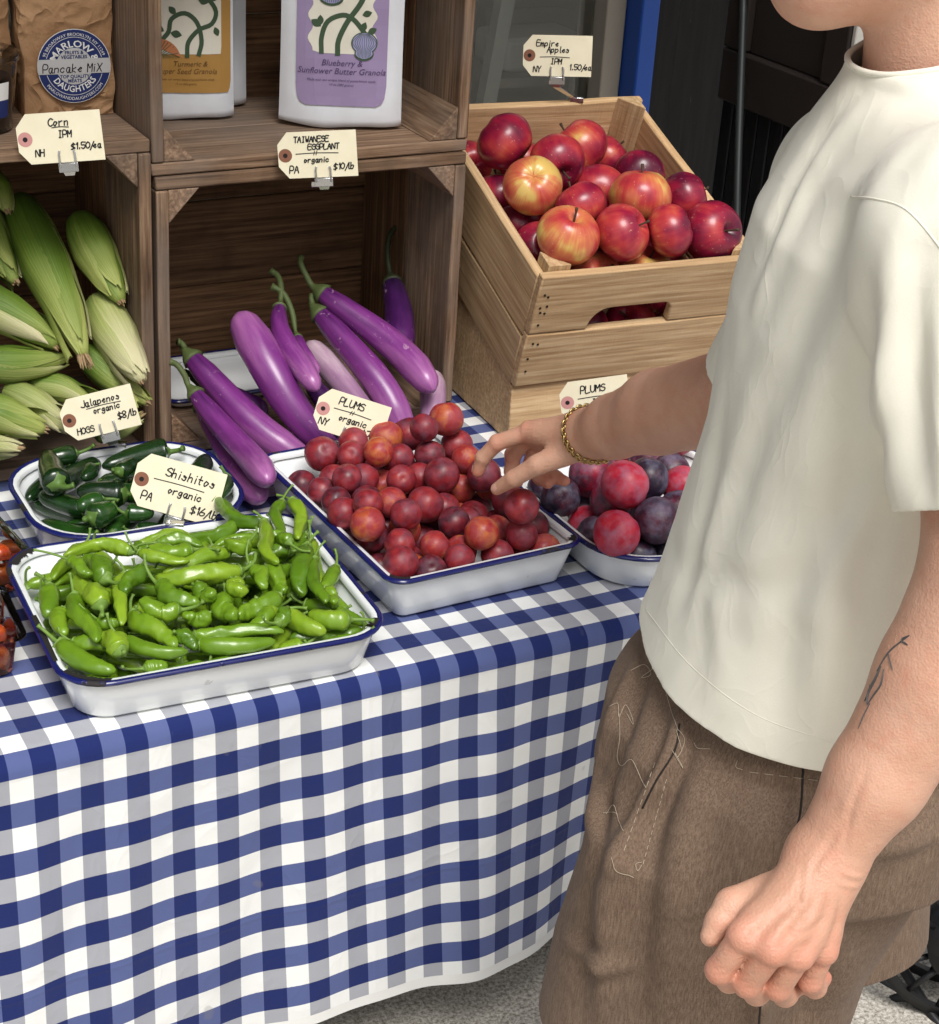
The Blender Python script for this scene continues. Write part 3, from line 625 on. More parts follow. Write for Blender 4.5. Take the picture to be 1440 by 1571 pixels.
for i, (P, R) in enumerate([[[[0.4845,0.1284,0.7328],[0.479,0.093,0.7322],[0.4762,0.0586,0.7323],[0.4761,0.0251,0.733]],0.0105],
 [[[0.4702,0.177,0.7205],[0.4651,0.1557,0.7194],[0.4589,0.137,0.7187],[0.4515,0.1208,0.7185]],0.0123],
 [[[0.4987,0.0765,0.7425],[0.5001,0.0996,0.7437],[0.4997,0.1255,0.7437],[0.4973,0.1542,0.7423]],0.0128],
 [[[0.4945,-0.005,0.7321],[0.4926,0.01,0.7324],[0.4914,0.0268,0.7326],[0.4908,0.0454,0.7326]],0.0118],
 [[[0.4677,0.1164,0.7235],[0.4599,0.1041,0.7233],[0.456,0.0876,0.7234],[0.456,0.0666,0.7237]],0.0105],
 [[[0.4477,0.0626,0.7165],[0.4545,0.0302,0.717],[0.4667,0.0046,0.7173],[0.4841,-0.0144,0.7173]],0.0117],
 [[[0.4528,0.0012,0.7041],[0.4685,-0.0078,0.7042],[0.4846,-0.0148,0.7044],[0.5011,-0.0197,0.705]],0.0066],
 [[[0.5857,-0.0156,0.6981],[0.5626,-0.0142,0.6987],[0.5351,-0.0142,0.6986],[0.5035,-0.0157,0.698]],0.0102],
 [[[0.5056,0.0282,0.7278],[0.5195,0.0036,0.7272],[0.5382,-0.0125,0.7269],[0.5616,-0.0201,0.727]],0.0091],
 [[[0.5317,0.0725,0.7295],[0.5342,0.0435,0.7295],[0.5419,0.017,0.7296],[0.5548,-0.0071,0.7298]],0.0113],
 [[[0.5724,0.0359,0.7454],[0.5593,0.0402,0.7456],[0.547,0.048,0.7457],[0.5356,0.0592,0.7457]],0.0114],
 [[[0.568,0.089,0.7498],[0.5729,0.0718,0.7498],[0.58,0.0526,0.7498],[0.5892,0.0315,0.7499]],0.0115],
 [[[0.6609,0.0797,0.754],[0.6245,0.0775,0.754],[0.5942,0.0869,0.754],[0.5699,0.1078,0.754]],0.0117],
 [[[0.6253,0.1384,0.7573],[0.6077,0.1419,0.7573],[0.591,0.1459,0.7571],[0.5752,0.1505,0.7569]],0.0103],
 [[[0.5626,0.1623,0.7554],[0.5498,0.1802,0.7558],[0.5257,0.1868,0.756],[0.4902,0.182,0.7562]],0.0088],
 [[[0.567,0.1502,0.7609],[0.5772,0.1292,0.7608],[0.5926,0.1164,0.7607],[0.6133,0.1118,0.7608]],0.0071],
 [[[0.5218,0.1229,0.7477],[0.5195,0.1448,0.7483],[0.5176,0.1661,0.7477],[0.5161,0.1868,0.746]],0.0124],
 [[[0.5436,0.1334,0.7444],[0.5303,0.107,0.7433],[0.5184,0.0748,0.7427],[0.5079,0.0365,0.7428]],0.0091],
 [[[0.5576,0.1205,0.7552],[0.548,0.1064,0.7554],[0.5372,0.0933,0.7557],[0.5251,0.0813,0.7559]],0.0101],
 [[[0.514,-0.0176,0.7158],[0.522,-0.0183,0.7158],[0.5302,-0.0198,0.7158],[0.5385,-0.022,0.7158]],0.0082],
 [[[0.6216,-0.021,0.7045],[0.6075,-0.0211,0.7052],[0.5941,-0.0216,0.706],[0.5815,-0.0225,0.7069]],0.0074],
 [[[0.5806,0.0002,0.7198],[0.6035,-0.0153,0.7212],[0.6297,-0.0234,0.721],[0.6592,-0.024,0.7193]],0.0101],
 [[[0.5782,0.0091,0.7272],[0.602,0.0056,0.7268],[0.6319,-0.006,0.7269],[0.668,-0.0256,0.7274]],0.0087],
 [[[0.6899,0.0424,0.7341],[0.6672,0.0316,0.7343],[0.647,0.0202,0.7341],[0.6295,0.0084,0.7337]],0.0116],
 [[[0.6297,0.0492,0.7405],[0.6239,0.0343,0.741],[0.6194,0.0185,0.7412],[0.6163,0.0018,0.7413]],0.0121],
 [[[0.6454,0.0602,0.7529],[0.6441,0.0499,0.7531],[0.6426,0.04,0.7532],[0.6408,0.0308,0.753]],0.0101],
 [[[0.7077,0.1116,0.7368],[0.7016,0.0853,0.7368],[0.7003,0.0643,0.7368],[0.7039,0.0487,0.7368]],0.0103],
 [[[0.7105,0.284,0.739],[0.7137,0.2381,0.7398],[0.7242,0.2096,0.7397],[0.742,0.1984,0.7387]],0.0093],
 [[[0.7854,0.2613,0.7328],[0.7732,0.2424,0.7328],[0.7597,0.2108,0.7328],[0.7451,0.1664,0.7328]],0.0081],
 [[[0.7999,0.2633,0.7305],[0.7944,0.2301,0.7308],[0.7841,0.1972,0.7312],[0.7692,0.1645,0.7315]],0.0091],
 [[[0.7703,0.1488,0.728],[0.7446,0.1058,0.7277],[0.7302,0.0744,0.7274],[0.727,0.0546,0.727]],0.0115],
 [[[0.7816,0.149,0.6939],[0.7725,0.1229,0.6922],[0.771,0.0883,0.692],[0.7773,0.0452,0.6933]],0.0131],
 [[[0.7904,0.181,0.7146],[0.7807,0.1561,0.7146],[0.7704,0.1233,0.7145],[0.7593,0.0828,0.7144]],0.0102],
 [[[0.6903,0.0229,0.724],[0.694,0.0037,0.7234],[0.7022,-0.0142,0.723],[0.7149,-0.031,0.7226]],0.0115],
 [[[0.7477,-0.0206,0.7252],[0.7336,-0.0161,0.7253],[0.7214,-0.0066,0.7253],[0.7111,0.0079,0.7252]],0.0123],
 [[[0.7478,-0.0286,0.7064],[0.7347,-0.0287,0.7064],[0.7216,-0.0291,0.7064],[0.7085,-0.0299,0.7064]],0.0067],
 [[[0.6915,-0.0214,0.7054],[0.6819,-0.0221,0.7055],[0.6723,-0.0232,0.7057],[0.6626,-0.0245,0.7058]],0.0102],
 [[[0.764,0.112,0.7316],[0.7456,0.067,0.7318],[0.7349,0.0341,0.7317],[0.7319,0.0131,0.7315]],0.0078],
 [[[0.7868,0.1016,0.7211],[0.7714,0.0801,0.7211],[0.7587,0.0663,0.7211],[0.7487,0.0601,0.721]],0.0089],
 [[[0.689,0.1309,0.7589],[0.6789,0.1249,0.7593],[0.6702,0.1261,0.7595],[0.6631,0.1344,0.7596]],0.0092],
 [[[0.729,0.1803,0.7541],[0.7146,0.1376,0.754],[0.7058,0.1042,0.7539],[0.7024,0.08,0.7537]],0.0086],
 [[[0.6759,0.0845,0.7496],[0.6773,0.0704,0.7496],[0.6778,0.0563,0.7496],[0.6774,0.0422,0.7496]],0.009],
 [[[0.6755,0.0135,0.7335],[0.6629,0.0061,0.7333],[0.6507,0.0019,0.7336],[0.6388,0.001,0.7344]],0.01],
 [[[0.6021,0.0646,0.7527],[0.6058,0.0523,0.7529],[0.6084,0.0411,0.753],[0.6098,0.0308,0.753]],0.01],
 [[[0.5606,0.0137,0.7275],[0.565,0.0061,0.7275],[0.5702,-0.002,0.7275],[0.5759,-0.0106,0.7276]],0.0086],
 [[[0.7518,0.0506,0.7243],[0.7524,0.038,0.7246],[0.75,0.0258,0.7245],[0.7446,0.0139,0.724]],0.0088],
 [[[0.4921,0.0649,0.7342],[0.4965,0.0573,0.7342],[0.5028,0.0511,0.7342],[0.5108,0.0461,0.7342]],0.0068],
 [[[0.4908,0.1645,0.7585],[0.4946,0.1473,0.759],[0.4996,0.1346,0.7592],[0.5058,0.1263,0.7591]],0.0077],
 [[[0.7429,0.1347,0.7453],[0.7424,0.1493,0.7461],[0.7376,0.1575,0.7457],[0.7286,0.1594,0.744]],0.0088],
 [[[0.6026,0.03,0.7364],[0.5934,0.0271,0.7364],[0.5836,0.0263,0.7364],[0.5732,0.0276,0.7363]],0.009],
 [[[0.5948,0.17,0.7573],[0.6115,0.1668,0.7573],[0.6268,0.1597,0.7573],[0.6407,0.1486,0.7573]],0.0079],
 [[[0.6643,-0.0145,0.7365],[0.6733,-0.0087,0.7368],[0.681,-0.0028,0.7372],[0.6874,0.0033,0.7377]],0.0085],
 [[[0.5259,0.0817,0.7058],[0.5001,0.067,0.7047],[0.4758,0.0531,0.7035],[0.4531,0.04,0.7023]],0.009],
 [[[0.5452,0.1589,0.6709],[0.523,0.1766,0.6718],[0.5019,0.1949,0.6716],[0.4817,0.2139,0.6704]],0.009],
 [[[0.7332,0.2548,0.6833],[0.7077,0.2468,0.682],[0.6823,0.2352,0.6808],[0.6568,0.2201,0.6798]],0.009],
 [[[0.728,0.0952,0.682],[0.7477,0.0782,0.6825],[0.7637,0.0552,0.683],[0.7759,0.0262,0.6836]],0.009],
 [[[0.4578,0.1486,0.6809],[0.4727,0.1735,0.6821],[0.4894,0.1959,0.6819],[0.508,0.2159,0.6805]],0.009],
 [[[0.6614,0.1077,0.7059],[0.6525,0.0743,0.7047],[0.647,0.0469,0.7041],[0.6451,0.0253,0.704]],0.009],
 [[[0.6669,0.2469,0.6953],[0.6721,0.2245,0.6946],[0.6784,0.1972,0.6936],[0.6859,0.1651,0.6923]],0.009],
 [[[0.5956,0.1566,0.689],[0.5889,0.1322,0.6912],[0.5815,0.1053,0.6922],[0.5733,0.0757,0.692]],0.009],
 [[[0.6215,0.0536,0.7057],[0.6324,0.0743,0.706],[0.6415,0.1007,0.7063],[0.6488,0.133,0.7067]],0.009],
 [[[0.6185,0.2628,0.6919],[0.637,0.2438,0.6912],[0.6531,0.2209,0.6919],[0.6667,0.194,0.6938]],0.009],
 [[[0.7373,0.1599,0.671],[0.7197,0.1864,0.6717],[0.7033,0.2091,0.6708],[0.6881,0.2279,0.6681]],0.009],
 [[[0.7653,0.0191,0.6923],[0.7434,0.0159,0.6949],[0.7154,0.0139,0.695],[0.6816,0.013,0.6926]],0.009],
 [[[0.4902,0.126,0.7241],[0.5125,0.1415,0.7278],[0.5378,0.1534,0.7284],[0.5661,0.1617,0.7259]],0.009],
 [[[0.7064,0.1829,0.6997],[0.6767,0.1653,0.7008],[0.6511,0.154,0.7007],[0.6296,0.149,0.6994]],0.009],
 [[[0.6468,0.1047,0.7203],[0.6262,0.1216,0.7204],[0.6046,0.1394,0.7204],[0.5818,0.158,0.7204]],0.009],
 [[[0.654,0.1128,0.6745],[0.6783,0.1065,0.6754],[0.7016,0.0911,0.6763],[0.7241,0.0666,0.6771]],0.009],
 [[[0.5696,0.0331,0.6869],[0.5961,0.0116,0.6869],[0.6207,-0.0017,0.6869],[0.6434,-0.0069,0.6869]],0.009],
 [[[0.7068,0.2159,0.7077],[0.717,0.1921,0.7059],[0.7283,0.1664,0.7052],[0.7405,0.139,0.7054]],0.009],
 [[[0.5701,0.175,0.7109],[0.56,0.1548,0.7078],[0.5458,0.1308,0.7051],[0.5276,0.103,0.7028]],0.009],
 [[[0.5696,0.1417,0.6848],[0.5824,0.1644,0.6845],[0.5962,0.1888,0.6841],[0.6108,0.2149,0.6835]],0.009],
 [[[0.5621,0.0014,0.7024],[0.5622,0.0274,0.7015],[0.563,0.0554,0.7011],[0.5644,0.0853,0.7013]],0.009],
 [[[0.5042,0.1082,0.7281],[0.5272,0.1259,0.7302],[0.5495,0.1428,0.7318],[0.5711,0.1588,0.7328]],0.009],
 [[[0.7295,0.0594,0.7073],[0.7463,0.0379,0.7081],[0.761,0.0141,0.7085],[0.7734,-0.0122,0.7086]],0.009],
 [[[0.6637,0.2466,0.7045],[0.6948,0.2463,0.7029],[0.7227,0.2444,0.7022],[0.7475,0.2408,0.7025]],0.009],
 [[[0.5386,0.1298,0.6956],[0.5393,0.1612,0.7003],[0.5416,0.1891,0.7019],[0.5455,0.2134,0.7007]],0.009],
 [[[0.739,0.1194,0.7206],[0.7142,0.1138,0.7214],[0.6865,0.1099,0.7215],[0.6559,0.1077,0.7208]],0.009],
 [[[0.664,0.1945,0.672],[0.6461,0.2185,0.6718],[0.628,0.2398,0.6712],[0.6096,0.2585,0.6703]],0.009],
 [[[0.7151,0.2292,0.7288],[0.6919,0.2193,0.7311],[0.665,0.2114,0.732],[0.6345,0.2055,0.7317]],0.009],
 [[[0.7154,0.14,0.7277],[0.6877,0.142,0.7254],[0.6602,0.1462,0.723],[0.6327,0.1528,0.7206]],0.009],
 [[[0.6892,0.1182,0.6821],[0.6749,0.1342,0.6832],[0.6578,0.1561,0.686],[0.6377,0.184,0.6905]],0.009],
 [[[0.6929,0.2115,0.6956],[0.7172,0.2248,0.6945],[0.7426,0.2365,0.692],[0.769,0.2465,0.6882]],0.009],
 [[[0.6318,0.1555,0.693],[0.6038,0.1607,0.6988],[0.5758,0.1621,0.698],[0.5479,0.1596,0.6907]],0.009],
 [[[0.7483,0.1176,0.6919],[0.7243,0.1039,0.694],[0.7002,0.0897,0.6956],[0.6761,0.0748,0.697]],0.009],
 [[[0.5912,0.0575,0.698],[0.6125,0.0403,0.6984],[0.6342,0.0227,0.6989],[0.6565,0.0047,0.6994]],0.009],
 [[[0.6392,0.1689,0.7039],[0.6121,0.1747,0.7049],[0.5848,0.1809,0.704],[0.5573,0.1875,0.7011]],0.009],
 [[[0.7075,0.1473,0.6952],[0.6879,0.1441,0.6972],[0.6602,0.1398,0.6983],[0.6245,0.1345,0.6985]],0.009],
 [[[0.4921,0.0635,0.672],[0.5072,0.0438,0.6716],[0.5242,0.0216,0.6711],[0.5433,-0.0032,0.6705]],0.009],
 [[[0.5133,0.19,0.6927],[0.519,0.1612,0.6927],[0.5271,0.1344,0.693],[0.5376,0.1096,0.6937]],0.009],
 [[[0.7575,0.1963,0.7222],[0.7278,0.2005,0.7231],[0.6998,0.2006,0.723],[0.6735,0.1965,0.722]],0.009],
 [[[0.581,0.2309,0.7192],[0.6117,0.2377,0.7209],[0.6396,0.2403,0.7211],[0.6647,0.2387,0.7198]],0.009],
 [[[0.5508,0.2133,0.7149],[0.5232,0.2071,0.7136],[0.4958,0.2013,0.7127],[0.4687,0.1957,0.7122]],0.009],
 [[[0.6645,0.04,0.6711],[0.6817,0.0147,0.6718],[0.701,-0.0056,0.6709],[0.7223,-0.0209,0.6684]],0.009],
 [[[0.6514,0.1422,0.7148],[0.6586,0.1757,0.7171],[0.6613,0.2035,0.7189],[0.6593,0.2256,0.7202]],0.009],
 [[[0.6415,0.2083,0.704],[0.6684,0.2139,0.7077],[0.6952,0.2219,0.708],[0.722,0.2324,0.705]],0.009],
 [[[0.5618,0.2548,0.682],[0.5911,0.2435,0.6825],[0.617,0.2329,0.6829],[0.6396,0.2232,0.6834]],0.009],
 [[[0.7053,0.0326,0.7047],[0.6881,0.0141,0.7042],[0.6678,-0.0053,0.7036],[0.6446,-0.0255,0.7029]],0.009],
 [[[0.5761,0.1864,0.6707],[0.5907,0.1584,0.6718],[0.6017,0.1327,0.6707],[0.6089,0.1091,0.6677]],0.009],
 [[[0.6895,-0.0232,0.6862],[0.6639,0.0048,0.6878],[0.6466,0.0269,0.6882],[0.6377,0.0429,0.6876]],0.009],
 [[[0.7599,0.1287,0.682],[0.7507,0.1507,0.6806],[0.7424,0.1774,0.6789],[0.735,0.2088,0.6772]],0.009],
 [[[0.6683,0.1021,0.6851],[0.6772,0.0825,0.6863],[0.6865,0.0561,0.6865],[0.696,0.0228,0.6857]],0.009],
 [[[0.7266,0.1459,0.6963],[0.7105,0.126,0.6955],[0.6921,0.105,0.6961],[0.6713,0.0827,0.6982]],0.009],
 [[[0.7577,0.0504,0.6993],[0.754,0.0813,0.7001],[0.7532,0.1093,0.7001],[0.7553,0.1344,0.6996]],0.009],
 [[[0.7211,0.0769,0.7079],[0.7325,0.0934,0.7087],[0.744,0.1189,0.7089],[0.7558,0.1535,0.7086]],0.009],
 [[[0.6437,0.047,0.6721],[0.6722,0.0567,0.6718],[0.6987,0.0656,0.671],[0.7233,0.0738,0.6698]],0.009],
 [[[0.7495,0.1491,0.7],[0.7649,0.1771,0.7003],[0.7742,0.2035,0.7004],[0.7773,0.2283,0.7003]],0.009],
 [[[0.6668,0.1324,0.7488],[0.6432,0.128,0.7499],[0.6155,0.124,0.7499],[0.5836,0.1206,0.7487]],0.009],
 [[[0.7039,0.1102,0.7087],[0.6975,0.1373,0.7112],[0.6886,0.1638,0.7123],[0.6772,0.1898,0.7122]],0.009],
 [[[0.7164,0.0655,0.6848],[0.711,0.0364,0.6841],[0.7068,0.0087,0.6838],[0.7037,-0.0175,0.6837]],0.009],
 [[[0.7724,0.036,0.6712],[0.7503,0.0448,0.6718],[0.7227,0.0494,0.6711],[0.6895,0.0495,0.6689]],0.009],
 [[[0.7079,0.2331,0.6828],[0.6893,0.2169,0.683],[0.6681,0.1986,0.6831],[0.6445,0.178,0.6831]],0.009],
 [[[0.5443,0.1962,0.6919],[0.5193,0.2025,0.6934],[0.4915,0.2059,0.6936],[0.461,0.2062,0.6924]],0.009],
 [[[0.5671,0.2081,0.6902],[0.5392,0.22,0.6899],[0.5125,0.2284,0.6894],[0.487,0.2334,0.6886]],0.009],
 [[[0.6205,0.1414,0.7056],[0.593,0.1223,0.7067],[0.5689,0.1079,0.7069],[0.5483,0.0985,0.7061]],0.009],
 [[[0.7034,-0.0242,0.6903],[0.7269,-0.015,0.6885],[0.7513,-0.0012,0.6877],[0.7765,0.0172,0.6879]],0.009],
 [[[0.7004,0.185,0.6826],[0.71,0.1561,0.6812],[0.7171,0.129,0.6804],[0.7217,0.1038,0.6802]],0.009],
 [[[0.4816,0.0796,0.6753],[0.477,0.0497,0.6752],[0.4746,0.0218,0.6751],[0.4744,-0.004,0.675]],0.009],
 [[[0.6332,0.077,0.6709],[0.6608,0.0761,0.6718],[0.6888,0.0774,0.6707],[0.7171,0.081,0.6676]],0.009],
 [[[0.6324,0.1824,0.7087],[0.6314,0.2165,0.7077],[0.6313,0.2445,0.7069],[0.6319,0.2664,0.7064]],0.009],
 [[[0.55,0.2674,0.7056],[0.5546,0.236,0.7062],[0.5585,0.2083,0.7069],[0.5618,0.1843,0.7078]],0.009],
 [[[0.541,0.1071,0.705],[0.5678,0.1259,0.7056],[0.5912,0.1413,0.7061],[0.6112,0.1532,0.7067]],0.009],
 [[[0.4648,0.1881,0.7086],[0.4904,0.179,0.7094],[0.5166,0.1691,0.7108],[0.5433,0.1584,0.7126]],0.009],
 [[[0.7011,0.1547,0.6709],[0.6839,0.18,0.6718],[0.6708,0.2047,0.6709],[0.6618,0.2289,0.6681]],0.009],
 [[[0.7818,0.2113,0.6719],[0.7631,0.2259,0.6719],[0.7387,0.2398,0.6707],[0.7088,0.2528,0.6684]],0.009],
 [[[0.7496,0.2255,0.6818],[0.7246,0.2149,0.6829],[0.6996,0.2024,0.6834],[0.6744,0.1881,0.6834]],0.009],
 [[[0.5293,0.1702,0.6824],[0.5423,0.194,0.6784],[0.5556,0.2185,0.6748],[0.569,0.2435,0.6715]],0.009],
 [[[0.7719,0.0135,0.6723],[0.7461,0.0244,0.6718],[0.7197,0.0337,0.6708],[0.6927,0.0413,0.6692]],0.009],
 [[[0.4624,0.2418,0.6922],[0.4932,0.2446,0.6922],[0.5212,0.2451,0.6921],[0.5464,0.2431,0.692]],0.009],
 [[[0.6242,0.0385,0.6708],[0.647,0.0259,0.6719],[0.6673,0.0067,0.6712],[0.6853,-0.0191,0.6686]],0.009],
 [[[0.7468,0.1438,0.7297],[0.7255,0.1495,0.7302],[0.6984,0.1565,0.7299],[0.6655,0.165,0.7288]],0.009],
 [[[0.6033,0.0615,0.7052],[0.6099,0.0865,0.706],[0.6194,0.1128,0.706],[0.6318,0.1405,0.7052]],0.009],
 [[[0.4933,0.0504,0.6967],[0.5194,0.0296,0.6961],[0.5414,0.0123,0.6952],[0.5593,-0.0016,0.6941]],0.009],
 [[[0.6148,0.2072,0.6713],[0.614,0.1755,0.6718],[0.6145,0.1476,0.6709],[0.6165,0.1233,0.6687]],0.009],
 [[[0.6782,0.1673,0.6721],[0.653,0.1671,0.6754],[0.6253,0.1666,0.6797],[0.5952,0.1656,0.6851]],0.009],
 [[[0.4743,0.096,0.6712],[0.5007,0.1042,0.6718],[0.5284,0.1079,0.6709],[0.5575,0.1072,0.6685]],0.009],
 [[[0.6265,0.0189,0.6744],[0.6044,0.0376,0.6744],[0.5807,0.0525,0.6743],[0.5556,0.0638,0.6742]],0.009],
 [[[0.7469,0.1584,0.706],[0.7397,0.1829,0.7074],[0.7288,0.2087,0.7083],[0.7142,0.2357,0.7086]],0.009],
 [[[0.5349,0.1074,0.6852],[0.5094,0.1162,0.6849],[0.483,0.1256,0.6845],[0.4557,0.1354,0.6839]],0.009],
 [[[0.6409,0.1269,0.682],[0.6104,0.1242,0.6806],[0.5825,0.124,0.6786],[0.5571,0.1263,0.676]],0.009],
 [[[0.653,0.104,0.6877],[0.6605,0.0725,0.6888],[0.6682,0.0456,0.6888],[0.6762,0.0233,0.6876]],0.009],
 [[[0.606,0.0999,0.6914],[0.6339,0.1104,0.6916],[0.6602,0.1199,0.6928],[0.6849,0.1285,0.6948]],0.009],
 [[[0.6464,0.0322,0.7153],[0.6635,0.0459,0.7151],[0.6805,0.0681,0.7149],[0.6976,0.0987,0.7148]],0.009],
 [[[0.7785,0.1418,0.6715],[0.7559,0.1212,0.6718],[0.7342,0.1034,0.6715],[0.7135,0.0885,0.6705]],0.009],
 [[[0.4607,0.0594,0.7184],[0.4787,0.0441,0.7168],[0.5024,0.0292,0.7156],[0.5318,0.0148,0.7148]],0.009],
 [[[0.5996,-0.0111,0.6799],[0.5701,0.0021,0.6792],[0.544,0.0123,0.6801],[0.5214,0.0197,0.6826]],0.009],
 [[[0.7667,-0.017,0.7044],[0.7355,-0.0116,0.7046],[0.7076,-0.0084,0.7047],[0.6832,-0.0074,0.7047]],0.009],
 [[[0.5603,0.0642,0.6923],[0.5382,0.0619,0.6933],[0.5103,0.0627,0.6928],[0.4763,0.0668,0.6907]],0.009],
 [[[0.656,0.1833,0.7282],[0.6254,0.1975,0.7261],[0.6022,0.2131,0.7256],[0.5864,0.2303,0.7269]],0.009],
 [[[0.5322,0.2517,0.7239],[0.5122,0.2327,0.7247],[0.4949,0.2107,0.7248],[0.4803,0.1857,0.7244]],0.009],
 [[[0.4536,0.0678,0.6979],[0.4766,0.0835,0.698],[0.499,0.1003,0.6982],[0.5207,0.1183,0.6983]],0.009],
 [[[0.6612,0.1714,0.7368],[0.6509,0.1481,0.7356],[0.6416,0.1217,0.7346],[0.6333,0.0923,0.7338]],0.009],
 [[[0.4807,-0.0096,0.6829],[0.4898,0.0183,0.6844],[0.4971,0.0453,0.6848],[0.5027,0.0714,0.6841]],0.009],
 [[[0.5602,0.1036,0.6791],[0.5392,0.0783,0.6779],[0.5254,0.054,0.6792],[0.5189,0.0305,0.6829]],0.009],
 [[[0.4862,0.19,0.6715],[0.5027,0.1692,0.6717],[0.5201,0.1472,0.6715],[0.5385,0.1243,0.6709]],0.009],
 [[[0.7889,0.1981,0.7165],[0.7667,0.1756,0.7181],[0.7441,0.1591,0.7181],[0.7211,0.1485,0.7166]],0.009],
 [[[0.5895,0.2043,0.6822],[0.5723,0.1785,0.682],[0.5592,0.1538,0.6815],[0.5503,0.1301,0.6807]],0.009],
 [[[0.6257,0.1909,0.6953],[0.6018,0.1931,0.698],[0.5743,0.1982,0.6969],[0.5432,0.2062,0.6922]],0.009],
 [[[0.7524,0.2259,0.6923],[0.7397,0.1985,0.6917],[0.7279,0.1731,0.6912],[0.717,0.1497,0.6908]],0.009],
 [[[0.5018,0.2636,0.6726],[0.5148,0.2356,0.6719],[0.5263,0.2101,0.6706],[0.5362,0.1871,0.6687]],0.009],
 [[[0.7694,0.2493,0.6968],[0.7624,0.2165,0.6947],[0.7556,0.1894,0.6931],[0.749,0.1679,0.6919]],0.009],
 [[[0.6727,0.2328,0.6707],[0.6877,0.2047,0.6719],[0.7038,0.1819,0.6708],[0.721,0.1641,0.6675]],0.009],
 [[[0.5643,0.2016,0.6793],[0.5545,0.1796,0.681],[0.5393,0.1561,0.6813],[0.5187,0.131,0.6802]],0.009],
 [[[0.5114,0.1576,0.7096],[0.5334,0.1444,0.715],[0.5594,0.1342,0.718],[0.5891,0.1271,0.7186]],0.009]]):
    pepper('shishito_pepper', P, R*.97, M_SHISH, M_STEM, ('long' if (Vector(P[0])-Vector(P[3])).length > .085 else 'short' if (Vector(P[0])-Vector(P[3])).length < .055 else 'medium')+' green shishito pepper '+spot(TRAYS['shish'], *(sum((Vector(p) for p in P), Vector())/4), .028, .062, ('towards the table edge', 'towards the jalapeno tray', 'towards the plastic boxes', 'towards the small plums')), 'pepper', 'shishito peppers in the chipped tray', 100+i, .16, rnd.uniform(.016, .030), .55, 18, 30, TRAYS['shish'])
